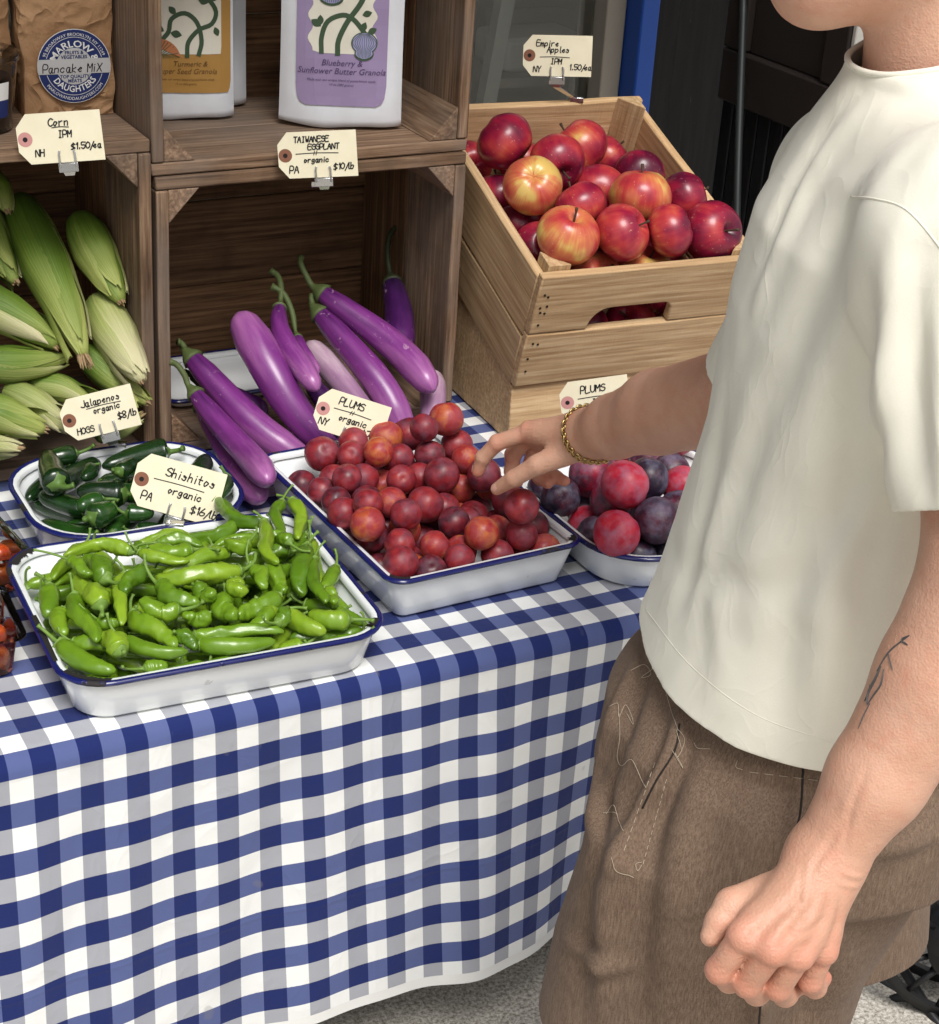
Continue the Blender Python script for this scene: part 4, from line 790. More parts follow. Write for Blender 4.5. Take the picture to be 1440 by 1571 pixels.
for i, (P, R) in enumerate([[[[0.5762,0.318,0.6893],[0.5576,0.3346,0.6894],[0.54,0.3603,0.6896],[0.5234,0.395,0.6898]],0.0161],
 [[[0.5513,0.4089,0.7297],[0.5517,0.426,0.7298],[0.5558,0.4573,0.7298],[0.5635,0.5026,0.7298]],0.0191],
 [[[0.6251,0.3736,0.7201],[0.6104,0.3818,0.7201],[0.5923,0.3905,0.7201],[0.5709,0.3994,0.7201]],0.0173],
 [[[0.7229,0.4964,0.7088],[0.7105,0.498,0.7089],[0.6797,0.4937,0.7088],[0.6307,0.4837,0.7086]],0.019],
 [[[0.5594,0.4611,0.6986],[0.598,0.4928,0.6984],[0.6238,0.5101,0.6983],[0.6367,0.5131,0.6983]],0.0156],
 [[[0.7086,0.3774,0.7174],[0.7261,0.3961,0.7175],[0.7424,0.4192,0.7175],[0.7577,0.4467,0.7172]],0.0165],
 [[[0.6056,0.5157,0.7175],[0.5888,0.5142,0.7174],[0.5755,0.5143,0.7173],[0.5656,0.5162,0.7172]],0.0132],
 [[[0.6258,0.4051,0.7356],[0.6363,0.4131,0.7356],[0.6467,0.4189,0.7356],[0.657,0.4223,0.7357]],0.0111],
 [[[0.6571,0.3982,0.7284],[0.6721,0.4144,0.7284],[0.6833,0.422,0.7284],[0.6906,0.4209,0.7285]],0.013],
 [[[0.5645,0.3247,0.7207],[0.5754,0.3297,0.7206],[0.5878,0.3359,0.7205],[0.6017,0.3433,0.7205]],0.0167],
 [[[0.611,0.3284,0.7176],[0.6185,0.3257,0.7177],[0.6285,0.3215,0.7177],[0.6411,0.3159,0.7177]],0.0122],
 [[[0.6179,0.3122,0.6989],[0.6281,0.3112,0.6988],[0.6384,0.3096,0.6989],[0.6488,0.3073,0.6989]],0.011],
 [[[0.7558,0.3729,0.7196],[0.7426,0.3494,0.7197],[0.7306,0.3332,0.7197],[0.7197,0.3243,0.7197]],0.0128],
 [[[0.6,0.4336,0.7335],[0.5956,0.4245,0.7335],[0.5901,0.4151,0.7335],[0.5834,0.4057,0.7335]],0.0104],
 [[[0.5918,0.364,0.7226],[0.5785,0.3616,0.7226],[0.5681,0.3565,0.7226],[0.5607,0.3489,0.7226]],0.013],
 [[[0.6932,0.3645,0.7251],[0.6804,0.3502,0.7251],[0.6683,0.3382,0.725],[0.657,0.3284,0.725]],0.0118],
 [[[0.7019,0.4015,0.6761],[0.6927,0.4207,0.6763],[0.6842,0.4459,0.6763],[0.6763,0.4773,0.6758]],0.0135],
 [[[0.5818,0.3864,0.6987],[0.5616,0.4135,0.6984],[0.5473,0.4361,0.6982],[0.5391,0.454,0.6982]],0.0135],
 [[[0.6457,0.4364,0.7001],[0.6718,0.4262,0.7007],[0.697,0.4175,0.7007],[0.7213,0.4104,0.7]],0.0135],
 [[[0.6631,0.3793,0.7072],[0.6445,0.3947,0.707],[0.6285,0.416,0.707],[0.615,0.4433,0.7072]],0.0135],
 [[[0.5852,0.4118,0.6762],[0.571,0.4285,0.6762],[0.5546,0.4496,0.6757],[0.536,0.4749,0.6747]],0.0135],
 [[[0.684,0.3702,0.6793],[0.6665,0.346,0.6793],[0.6484,0.3264,0.6793],[0.6297,0.3115,0.6793]],0.0135],
 [[[0.616,0.4533,0.6971],[0.6389,0.456,0.6972],[0.6655,0.4546,0.6972],[0.6959,0.4491,0.6972]],0.0135],
 [[[0.5868,0.5113,0.6887],[0.5637,0.4994,0.6892],[0.543,0.4825,0.6896],[0.5249,0.4607,0.6901]],0.0135],
 [[[0.6306,0.3892,0.6761],[0.6037,0.3901,0.6763],[0.5775,0.3948,0.6761],[0.5518,0.4033,0.6756]],0.0135],
 [[[0.7041,0.4493,0.6761],[0.7194,0.4342,0.6763],[0.7345,0.4122,0.6761],[0.7495,0.3834,0.6757]],0.0135],
 [[[0.7522,0.4196,0.6894],[0.7416,0.4406,0.6895],[0.7258,0.4621,0.6892],[0.7048,0.484,0.6885]],0.0135],
 [[[0.6761,0.3806,0.7009],[0.6919,0.3582,0.701],[0.7114,0.3399,0.701],[0.7345,0.3259,0.7007]],0.0135],
 [[[0.7139,0.3839,0.6764],[0.702,0.3568,0.6763],[0.6907,0.3326,0.6762],[0.68,0.3115,0.676]],0.0135],
 [[[0.5898,0.3265,0.6884],[0.6017,0.3442,0.6886],[0.6214,0.3621,0.6886],[0.6489,0.3804,0.6883]],0.0135],
 [[[0.5962,0.3594,0.6759],[0.5744,0.37,0.6762],[0.5509,0.3826,0.676],[0.5257,0.3971,0.6754]],0.0135]]):
    pepper('jalapeno_pepper', P, R*.98, M_JAL, M_JSTEM, 'dark green jalapeno '+spot(TRAYS['jal'], *(sum((Vector(p) for p in P), Vector())/4), .03, .055, ('towards the shishito tray', 'towards the corn', 'at the tray end away from the eggplants', 'towards the eggplants')), 'pepper', 'jalapenos in the enamel tray', 300+i, .03, rnd.uniform(.014, .022), .52, 16, 18, TRAYS['jal'])
# ------------------------------------------------------------------ plums
def ball_mesh(name, seed, dimple, nu=26, nv=18, squash=.95, suture=.03, basin=.0):
    """unit fruit with stem hollow at +z and a UV (around, along)"""
    b = MB(); k0 = seed*3.1
    for j in range(nv+1):
        a = PI*j/nv
        for i in range(nu):
            th = 2*PI*i/nu; x, y, z = math.sin(a)*math.cos(th), math.sin(a)*math.sin(th), math.cos(a)
            r = 1-dimple*math.exp(-(a/.30)**2)-basin*math.exp(-((PI-a)/.34)**2)-suture*math.exp(-((th-PI)/.16)**2)*math.sin(a)
            r += .035*wob((x, y, z), 1.1, k0)
            if basin: r *= 1-.10*max(0, -z)*(1-abs(x))*.6+.025*math.cos(5*th)*max(0, -z)
            q = len(b.v); b.v.append((x*r, y*r, z*r*squash)); b.uv[q] = (i/nu, j/nv)
    for j in range(nv):
        for i in range(nu):
            f = (j*nu+i, (j+1)*nu+i, (j+1)*nu+(i+1)%nu, j*nu+(i+1)%nu); b.f.append(f)
    return b
def bare(b, name, mat):
    me = bpy.data.meshes.new(name); me.from_pydata(b.v, [], b.f); ul = me.uv_layers.new(name='UVMap')
    for lp in me.loops: ul.data[lp.index].uv = b.uv[lp.vertex_index]
    me.materials.append(mat); me.update(); me.polygons.foreach_set('use_smooth', [True]*len(me.polygons)); return me
PM = [bare(ball_mesh('plum', s, .14, squash=.97), 'plum', M_PLUM) for s in range(3)]
PM2 = [bare(ball_mesh('plum', s+7, .12, squash=1.06, suture=.05), 'large_plum', M_PLUM2) for s in range(3)]
pitm = MB(); pitm.tube([(0, 0, -.12), (0, 0, .03)], .06, 7); pit_me = None
def put(me, name, x, y, z, r, rr, label, cat, group, spin=None):
    o = bpy.data.objects.new(name, me); COL.objects.link(o); o.location = (x, y, z); o.scale = (r,)*3
    o.rotation_euler = spin or (rr.uniform(-.9, 2.0), rr.uniform(-1.0, 1.0), rr.uniform(0, 6.28))
    return tag(o, label, cat, group)
rr = random.Random(4)
for i, (x, y, z, r) in enumerate([[0.8525,0.3534,0.7028,0.0198],[0.8844,0.3627,0.7374,0.0229],[0.9675,0.3456,0.7546,0.0225],[1.009,0.3619,0.7463,0.0228],[0.8501,0.2843,0.7242,0.0193],[0.9072,0.3212,0.75,0.0187],[0.9302,0.2905,0.7642,0.0191],[0.8764,0.2682,0.746,0.0187],[0.8925,0.2406,0.7233,0.0206],[0.9427,0.2489,0.7413,0.0189],[1.0474,0.3313,0.7751,0.0231],[0.9967,0.2964,0.7847,0.0187],[1.0531,0.3809,0.7014,0.0187],[1.0666,0.3338,0.7327,0.0218],[1.0363,0.2526,0.7536,0.0187],[0.9884,0.2276,0.7493,0.0229],[1.0415,0.213,0.7474,0.0219],[0.9457,0.1862,0.735,0.0229],[0.8989,0.19,0.7448,0.0194],[0.8435,0.205,0.733,0.0199],[0.8509,0.2428,0.7301,0.0187],[0.8635,0.1793,0.7536,0.0187],[0.8456,0.1428,0.747,0.0211],[0.8935,0.1378,0.7532,0.0196],[0.9611,0.1393,0.7298,0.0199],[0.9906,0.1598,0.7162,0.0187],[1.0187,0.1349,0.7095,0.0195],[1.0616,0.1833,0.7229,0.0216],[1.0621,0.1211,0.7132,0.0216],[0.8752,0.1144,0.7291,0.0187],[0.9182,0.1052,0.7224,0.0189],[0.8592,0.0785,0.7233,0.0212],[0.8968,0.0734,0.7085,0.0197],[0.9339,0.0714,0.7177,0.0187],[0.9701,0.0866,0.7385,0.0207],[1.0201,0.0826,0.7674,0.0214],[1.0573,0.297,0.7065,0.0187],[1.0617,0.2681,0.7312,0.0187],[1.0627,0.2328,0.7192,0.0187],[1.0536,0.1926,0.6831,0.0201],[0.9258,0.0922,0.6831,0.0201],[0.8821,0.2832,0.7016,0.0201],[0.9041,0.1587,0.7212,0.0201],[1.0263,0.3279,0.7164,0.0201],[0.9659,0.3084,0.6831,0.0201],[1.0489,0.3267,0.6831,0.0201],[0.9927,0.294,0.7088,0.0201],[0.8675,0.0813,0.6831,0.0201],[0.8647,0.2196,0.7024,0.0201],[0.9706,0.348,0.6831,0.0201],[0.9542,0.1072,0.7072,0.0201],[0.9953,0.3693,0.7063,0.0201],[0.8622,0.2542,0.6831,0.0201],[1.0267,0.0874,0.7267,0.0201],[0.9854,0.1792,0.6831,0.0201],[0.9931,0.0842,0.705,0.0201],[0.8651,0.1448,0.6831,0.0201],[0.9767,0.2644,0.7304,0.0201],[0.941,0.298,0.7122,0.0201],[0.9665,0.3048,0.7423,0.0201],[0.953,0.3596,0.7172,0.0201],[0.9331,0.2202,0.7019,0.0201],[0.9142,0.3423,0.714,0.0201],[0.9836,0.332,0.7176,0.0201],[1.0033,0.2892,0.7472,0.0201],[0.9809,0.2019,0.7158,0.0201],[0.8917,0.1105,0.6943,0.0201],[0.892,0.36,0.6831,0.0201],[1.0516,0.2483,0.6831,0.0201],[1.0264,0.3595,0.6831,0.0201],[1.017,0.2287,0.6831,0.0201],[0.9196,0.2809,0.6831,0.0201],[0.9773,0.2308,0.688,0.0201],[0.8825,0.3187,0.7202,0.0201],[0.9991,0.2643,0.6831,0.0201],[1.018,0.1932,0.7019,0.0201],[0.9552,0.1394,0.6831,0.0201],[0.9322,0.3596,0.6831,0.0201],[1.0577,0.0812,0.7018,0.0201],[0.9081,0.2869,0.732,0.0201],[0.9459,0.187,0.6831,0.0201],[0.8979,0.3148,0.6831,0.0201],[1.0027,0.3246,0.6831,0.0201],[0.905,0.1465,0.6831,0.0201],[0.8946,0.1941,0.7059,0.0201],[0.9274,0.3584,0.7483,0.0201],[1.0268,0.2933,0.6831,0.0201],[1.025,0.0947,0.6831,0.0201],[0.8646,0.1647,0.7178,0.0201],[0.8637,0.1847,0.6831,0.0201],[1.0283,0.2485,0.716,0.0201]]):
    c = (.28, .50, .80, .44)[i % 4]+rr.uniform(-.06, .06)
    o = put(PM[i % 3], 'red_plum', x, y, z, r*1.015, rr, ('dark crimson', 'red', 'amber', 'red')[i % 4]+' small plum '+spot(TRAYS['plum'], x, y, z, .035, .085, ('towards the table edge', 'towards the eggplants', 'towards the shishitos', 'towards the large plums')), 'plum', 'small red plums in the deep tray'); o.color = (c, c, c, 1)
    if pit_me is None: q = pitm.build('stem_scar', M_TWIG, o); pit_me = q.data
    else: q = bpy.data.objects.new('stem_scar', pit_me); COL.objects.link(q); q.parent = o
    q.location = (0, 0, .80)
for i, (x, y, z, r) in enumerate([[1.1265,0.1624,0.7247,0.0259],[1.1399,0.0926,0.7004,0.0248],[1.1654,0.0798,0.7726,0.0293],[1.1321,0.0391,0.7305,0.0288],[1.1726,0.1163,0.7315,0.0262],[1.2173,0.1057,0.7601,0.0263],[1.1897,0.0383,0.7384,0.0293],[1.2242,0.148,0.7309,0.0255],[1.2888,0.1549,0.737,0.0242],[1.2003,0.0752,0.7017,0.0238],[1.1775,0.174,0.7421,0.0291],[1.2822,0.2027,0.7358,0.0238],[1.1377,0.2188,0.7081,0.0238],[1.2392,0.0643,0.7305,0.0255],[1.2717,0.1026,0.7418,0.0259],[1.1549,0.1391,0.6886,0.0256],[1.337,0.1639,0.6886,0.0256],[1.1668,0.0413,0.6886,0.0256],[1.2674,0.0504,0.6901,0.0256],[1.2155,0.2068,0.7197,0.0256],[1.3214,0.0752,0.6886,0.0256],[1.3401,0.0344,0.7133,0.0256],[1.2766,0.2606,0.713,0.0256],[1.2531,0.1775,0.6906,0.0256],[1.287,0.2167,0.6886,0.0256],[1.3089,0.1228,0.7029,0.0256],[1.3602,0.1182,0.6886,0.0256],[1.3553,0.2396,0.7395,0.0256],[1.3497,0.2366,0.6886,0.0256],[1.2197,0.0318,0.6886,0.0256],[1.1811,0.1848,0.6886,0.0256]]):
    c = (.22, .3, .95, .95, .62, .1, .3, .45, .3, .3, .6, .5)[i % 12]
    o = put(PM2[i % 3], 'dusky_plum', x, y, z, r*1.01, rr, ('dusky blue purple' if c < .4 else 'bright crimson' if c > .8 else 'dark red')+' large plum '+spot(TRAYS['plum2'], x, y, z, .035, .07, ('towards the table edge', 'towards the apple crate', 'towards the small plums', 'beside the person')), 'plum', 'large plums in the round cornered tray'); o.color = (c, c, c, 1)
    q = bpy.data.objects.new('stem_scar', pit_me); COL.objects.link(q); q.parent = o; q.location = (0, 0, .88)
# ------------------------------------------------------------------ apples
AM = [bare(ball_mesh('apple', s+20, .42, 32, 22, .90, 0, .22), 'apple', M_APPLE) for s in range(4)]
stm = MB(); stm.tube(spline([(0, 0, .40), (.02, 0, .62), (.07, .02, .82), (.14, .05, 1.0)], 8), [.05, .04, .035, .035, .035, .035, .045, .055], 7); stem_me = None
rr = random.Random(8)
SPIN = {0: (-.7, -.5, .3), 1: (2.2, .4, 1.0), 2: (2.0, .9, .2), 3: (1.0, 1.4, 2.0), 5: (-.1, .15, .6), 7: (2.4, -.4, 2.2), 8: (.25, -.35, 1.0), 9: (.9, .5, .4), 10: (.85, -.1, .2), 11: (.3, .0, .2), 13: (1.15, .5, .0)}
for i, (x, y, z, r) in enumerate([[1.4151,0.6439,1.025,0.0445],[1.2853,0.6408,1.0463,0.0426],[1.3404,0.5822,1.0279,0.0405],[1.4055,0.5697,0.9769,0.0445],[1.4833,0.5802,0.9986,0.037],[1.4235,0.4852,0.9971,0.0445],[1.504,0.4909,0.9877,0.037],[1.2766,0.5377,1.0112,0.0413],[1.2705,0.4259,0.9733,0.0433],[1.3521,0.4172,0.9723,0.0404],[1.3325,0.4427,0.8999,0.0399],[1.4114,0.4375,0.9025,0.0412],[1.4265,0.4086,0.9712,0.037],[1.5037,0.4151,0.9591,0.0445],[1.2794,0.6364,0.9673,0.037],[1.2745,0.5684,0.9404,0.037],[1.2692,0.4952,0.9343,0.037],[1.3681,0.4973,0.9393,0.037],[1.3226,0.482,0.9935,0.037],[1.4124,0.4624,0.816,0.037],[1.3384,0.4677,0.816,0.037],[1.2703,0.4923,0.8216,0.036],[1.265,0.4511,0.8775,0.036],[1.3052,0.5981,0.8582,0.036],[1.2713,0.5382,0.8759,0.036],[1.2802,0.6615,0.8791,0.036],[1.3087,0.6947,0.9354,0.036],[1.2914,0.7646,0.9142,0.036],[1.2862,0.7438,0.9828,0.036],[1.3292,0.5342,0.8372,0.036],[1.3773,0.4949,0.8686,0.036],[1.3781,0.5834,0.855,0.036],[1.3387,0.5561,0.9082,0.036],[1.3625,0.6648,0.8822,0.036],[1.3699,0.6413,0.9497,0.036],[1.3819,0.7583,0.9143,0.036],[1.3727,0.736,0.982,0.036],[1.4671,0.5062,0.8311,0.036],[1.4696,0.4849,0.899,0.036],[1.4492,0.5725,0.8531,0.036],[1.4207,0.5362,0.9068,0.036],[1.449,0.6586,0.8822,0.036],[1.4416,0.636,0.9496,0.036],[1.4633,0.7524,0.9143,0.036],[1.4445,0.7313,0.9803,0.036],[1.5151,0.4552,0.815,0.036],[1.5134,0.4316,0.8818,0.036],[1.5194,0.5577,0.8498,0.036],[1.5209,0.5352,0.9181,0.036],[1.5294,0.6527,0.8822,0.036],[1.5134,0.6312,0.9488,0.036],[1.5363,0.7471,0.9143,0.036],[1.5189,0.7258,0.9807,0.036]]):
    c = {0: .64, 1: .4, 2: .42, 3: .5, 4: .12, 5: .72, 6: .3, 7: .95, 8: .8, 9: .56, 10: .68, 11: .84, 12: .45, 13: .3, 14: .3, 15: .3, 16: .35}.get(i, .4)
    q = Vector((x, y, z))-AO; dp = q.dot(aY)/AL; hp = q.dot(aU)
    o = put(AM[i % 4], 'red_apple', x, y, z, r*1.02, rr, ('deep crimson' if c < .22 else 'mostly red' if c < .45 else 'red blushed' if c < .7 else 'yellow and red')+' apple '+('buried ' if hp < -.075 else '')+('near the hand hole board' if dp < .33 else 'near the tagged back board' if dp > .66 else 'midway along the pine crate')+(', stacked crate side' if q.dot(aX) < AW*.4 else ', door side'), 'apple', 'apples in the pale pine crate', SPIN.get(i)); o.color = (c, c, c, 1)
    if stem_me is None: q = stm.build('stalk', M_TWIG, o); stem_me = q.data
    else: q = bpy.data.objects.new('stalk', stem_me); COL.objects.link(q); q.parent = o
# ------------------------------------------------------------------ eggplants
def eggplant(i, P, R):
    if i in (3, 7, 8): P = P[::-1]
    rr = random.Random(40+i); P = [Vector(p) for p in P]; C = sum(P, Vector())/len(P); m = 26
    dirs = (P[-1]-P[0]).normalized(); S = spline(P, m)
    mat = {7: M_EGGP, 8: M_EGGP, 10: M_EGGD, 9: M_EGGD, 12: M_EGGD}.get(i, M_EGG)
    prof = [R*lerp(k/(m-1), [0, .04, .15, .5, .8, .93, .98, 1], [.34, .56, .74, .95, 1, .80, .48, .2]) for k in range(m)]
    k0 = rr.uniform(0, 40)
    b = MB(); b.tube([p-C for p in S], prof, 18, True, True, lambda t, th: 1+.035*wob((math.cos(th), math.sin(th), t*3), 1.2, k0)); 
    look = {0: 'faded mauve eggplant lying nearest the jalapeno tray', 1: 'curved violet eggplant lying on the faded mauve one', 2: 'long eggplant running under the fattest one towards the plums',
            3: 'fattest purple eggplant with wrinkled scars, in the crate', 4: 'slim dark violet eggplant lying over the fattest one', 5: 'long glossy purple eggplant, uppermost at the crate right wall',
            6: 'smooth lilac purple eggplant below the uppermost glossy one', 7: 'pale pinkish eggplant with green calyx behind the plum price tag', 8: 'cream coloured eggplant end beside the apple crate',
            9: 'small dark eggplant wedged under the slim violet one', 10: 'blackish eggplant with long stalk leaning on crate side wall', 11: 'small striped eggplant top with upright green stalk', 12: 'shadowed eggplant at the bottom of the crate'}[i]
    o = tag(b.build('purple_eggplant', mat, loc=C), look, 'eggplant', 'eggplants in and before the crate')
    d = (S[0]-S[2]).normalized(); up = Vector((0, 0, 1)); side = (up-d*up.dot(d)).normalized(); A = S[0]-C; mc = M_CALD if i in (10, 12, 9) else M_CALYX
    Ln = {4: .055, 5: .05, 11: .075, 1: .045, 10: .08}.get(i, .020); sd = rr.choice((-1, 1)); lat = d.cross(side)
    Q = spline([A-d*R*.5, A, A+d*.012, A+d*Ln*.5+side*Ln*.15, A+d*Ln*.85+side*Ln*.3+lat*sd*Ln*.1, A+d*Ln+side*Ln*.35+lat*sd*Ln*.3], 14)
    rad = [lerp(k/13, [0, .12, .25, .36, .5, .92, 1], [R*.72, R*.62, R*.36, R*.2, .0042, .0042, .0056]) for k in range(14)]
    b = MB(); b.tube(Q, rad, 10, True, True, lambda t, th: 1+(.22*math.sin(5*th) if t < .15 else 0)); b.build('calyx_and_stalk', mc, o)
for i, (P, R) in enumerate([[[[0.7939,0.5716,0.7405],[0.7995,0.5441,0.7229],[0.8046,0.5162,0.7061],[0.8078,0.4871,0.6924],[0.8079,0.4561,0.6847],[0.8056,0.4239,0.6832],[0.8023,0.3913,0.6859],[0.7987,0.3587,0.6906]],0.0193],
 [[[0.7792,0.5544,0.7653],[0.7879,0.5249,0.7502],[0.7968,0.4951,0.7365],[0.804,0.4642,0.7264],[0.8074,0.4315,0.7216],[0.8063,0.3978,0.7215],[0.8022,0.3641,0.7241],[0.7967,0.3303,0.7278]],0.0191],
 [[[0.8019,0.6315,0.7858],[0.8142,0.6051,0.7692],[0.8263,0.5787,0.7525],[0.8387,0.5523,0.736],[0.8522,0.5263,0.7202],[0.8685,0.5018,0.7054],[0.8886,0.4798,0.6914],[0.9114,0.4597,0.6778]],0.0228],
 [[[0.8759,0.6325,0.8354],[0.8787,0.6003,0.819],[0.883,0.5698,0.8005],[0.8897,0.5421,0.7787],[0.8994,0.5182,0.754],[0.9132,0.4977,0.7283],[0.9317,0.4795,0.7037],[0.9534,0.4624,0.6804]],0.0272],
 [[[0.9399,0.6385,0.8382],[0.9291,0.6165,0.8313],[0.9214,0.594,0.8237],[0.9185,0.5709,0.8149],[0.9195,0.5474,0.8052],[0.9223,0.524,0.7952],[0.9252,0.5006,0.7851],[0.9276,0.4772,0.7752]],0.0157],
 [[[1.0037,0.6518,0.8494],[1.0214,0.6261,0.8358],[1.0396,0.6009,0.8221],[1.0577,0.5756,0.8084],[1.0736,0.5491,0.795],[1.085,0.5205,0.782],[1.0911,0.49,0.7698],[1.094,0.4583,0.7581]],0.0223],
 [[[0.9959,0.6397,0.8246],[1.0069,0.6111,0.808],[1.0178,0.5825,0.7915],[1.0286,0.5539,0.7749],[1.0389,0.5263,0.7571],[1.0475,0.5013,0.7359],[1.0541,0.4795,0.7105],[1.0594,0.4596,0.6826]],0.0227],
 [[[0.9804,0.6313,0.7803],[0.9868,0.6068,0.7696],[0.9928,0.5821,0.7591],[0.9981,0.5572,0.7488],[1.0028,0.532,0.7387],[1.0074,0.5069,0.7286],[1.0126,0.4821,0.7179],[1.0186,0.4578,0.7066]],0.0187],
 [[[1.1381,0.5496,0.7429],[1.1316,0.5334,0.7366],[1.125,0.5176,0.7297],[1.1182,0.5026,0.7216],[1.1109,0.4889,0.7121],[1.1026,0.4772,0.7009],[1.0935,0.4671,0.6887],[1.084,0.4578,0.6758]],0.0195],
 [[[0.9561,0.5681,0.7495],[0.9586,0.5592,0.744],[0.9614,0.5503,0.7385],[0.9647,0.5416,0.733],[0.9684,0.5329,0.7277],[0.9725,0.5244,0.7224],[0.9768,0.5159,0.7171],[0.9812,0.5075,0.7119]],0.0171],
 [[[1.1474,0.7086,0.8319],[1.1431,0.6895,0.8215],[1.1382,0.6704,0.8112],[1.1325,0.6514,0.8013],[1.1257,0.6326,0.7919],[1.1175,0.614,0.7832],[1.1077,0.5958,0.7754],[1.0969,0.5778,0.7681]],0.0232],
 [[[0.9521,0.6049,0.8039],[0.9506,0.5947,0.7996],[0.9494,0.5844,0.7952],[0.9485,0.574,0.7909],[0.9483,0.5637,0.7866],[0.9488,0.5534,0.7822],[0.9502,0.5432,0.7779],[0.9521,0.5329,0.7736]],0.0111],
 [[[0.8186,0.6373,0.7407],[0.829,0.6269,0.7365],[0.8394,0.6164,0.7323],[0.8496,0.6058,0.7281],[0.8599,0.5952,0.7239],[0.8705,0.585,0.7197],[0.8816,0.5751,0.7157],[0.8929,0.5656,0.7117]],0.0167]]): eggplant(i, P, R)
# ------------------------------------------------------------------ corn
def corn(i, P, R):
    rr = random.Random(70+i); P = [Vector(p) for p in P]; C = sum(P, Vector())/len(P); m = 24; S = [p-C for p in spline(P, m)]
    prof = [R*lerp(k/(m-1), [0, .05, .2, .45, .75, .92, 1], [.45, .72, .95, 1, .72, .42, .22]) for k in range(m)]; k0 = rr.uniform(0, 40)
    pale = i in (2, 7, 10, 9)
    look = ['largest green corn ear with dry brown tip, standing tall', 'corn ear with cream striped husk against the crate side', 'corn ear with pale ribbed husk below the cream striped one', 'yellow green corn ear with a white pointed tip',
            'pale green corn ear with frayed whitish end, over another', 'green corn ear with cut blunt end below the pale one', 'short corn ear under the dry brown tip', 'loose pale husked corn ear behind the jalapeno tag',
            'plump light green corn ear beside the jalapenos', 'peach coloured corn tip beside the jalapeno tray rim', 'dark streaked corn end low beside the jalapenos', 'small corn end showing right of the jalapeno tag', 'shadowed corn ear at the crate back', 'leafy corn top in the shadow under the shelf'][i]
    mt = M_HUSKP if pale else M_HUSK
    b = MB(); b.tube(S, prof, 20, True, True, lambda t, th: 1+.03*math.sin(7*th+k0)+.05*wob((math.cos(th), math.sin(th), t*2.5), 1.3, k0)); o = tag(b.build('corn_ear', mt, loc=C), look, 'corn', 'corn ears in the crate')
    # wrapping husk leaves, each a curved strip slightly proud of the ear
    t0 = (S[1]-S[0]).normalized(); a = t0.orthogonal().normalized(); frames = []
    for k in range(m):
        t = (S[min(k+1, m-1)]-S[max(k-1, 0)]).normalized(); a = (a-t*a.dot(t)).normalized(); frames.append((a.copy(), t.cross(a), t))
    for q in range(5):
        th0 = q*2*PI/5+rr.uniform(-.4, .4); wdt = rr.uniform(.75, 1.05); tw = rr.uniform(-.5, .5); end = rr.uniform(.9, 1.0); b = MB(); nk = 18; nw = 6
        for k in range(nk):
            u = k/(nk-1); f = u*end*(m-1); k1 = min(int(f), m-2); e = f-k1; p = S[k1].lerp(S[k1+1], e); fa, fb, ft = frames[k1]
            ww = wdt*lerp(u, [0, .2, .6, .9, 1], [1, 1, .85, .55, .18]); rad = prof[k1]*(1-e)+prof[k1+1]*e
            for j in range(nw):
                s = (j/(nw-1)-.5)*2; th = th0+tw*u+s*ww; lift = .0010+.0016*(1-s*s)+(.010 if q == 0 else .003 if q == 3 else .001)*max(0, u-.70)/.30*(1+.5*s)+.0008*math.sin(9*s+k0)
                g = 1+.03*math.sin(7*th+k0)+.05*wob((math.cos(th), math.sin(th), u*end*2.5), 1.3, k0)
                b.uv[len(b.v)] = (j/(nw-1)*.5+q*.37, u); b.v.append(tuple(p+(fa*math.cos(th)+fb*math.sin(th))*(rad*g+lift)+ft*.004*math.sin(3*s+q)*u))
        b.f += [(k*nw+j, k*nw+j+1, (k+1)*nw+j+1, (k+1)*nw+j) for k in range(nk-1) for j in range(nw-1)]
        b.build('husk_leaf', M_HUSKP if (pale or q == 2) else M_HUSK, o)
    d = (S[-1]-S[-3]).normalized(); b = MB()
    for q in range(16):
        v = Vector((rr.gauss(0, 1), rr.gauss(0, 1), rr.gauss(0, 1))); v -= d*v.dot(d); v = v.normalized(); L = rr.uniform(.005, .013)
        if i == 0: L *= 2.2
        A = S[-1]-d*.006+v*R*.18*rr.random(); b.tube(spline([A, A+d*L*.5+v*L*.08, A+d*L+v*L*.2*rr.random()], 5), [.0016, .0022, .0020, .0014, .0005], 5)
    b.build('silk', M_SILK, o)
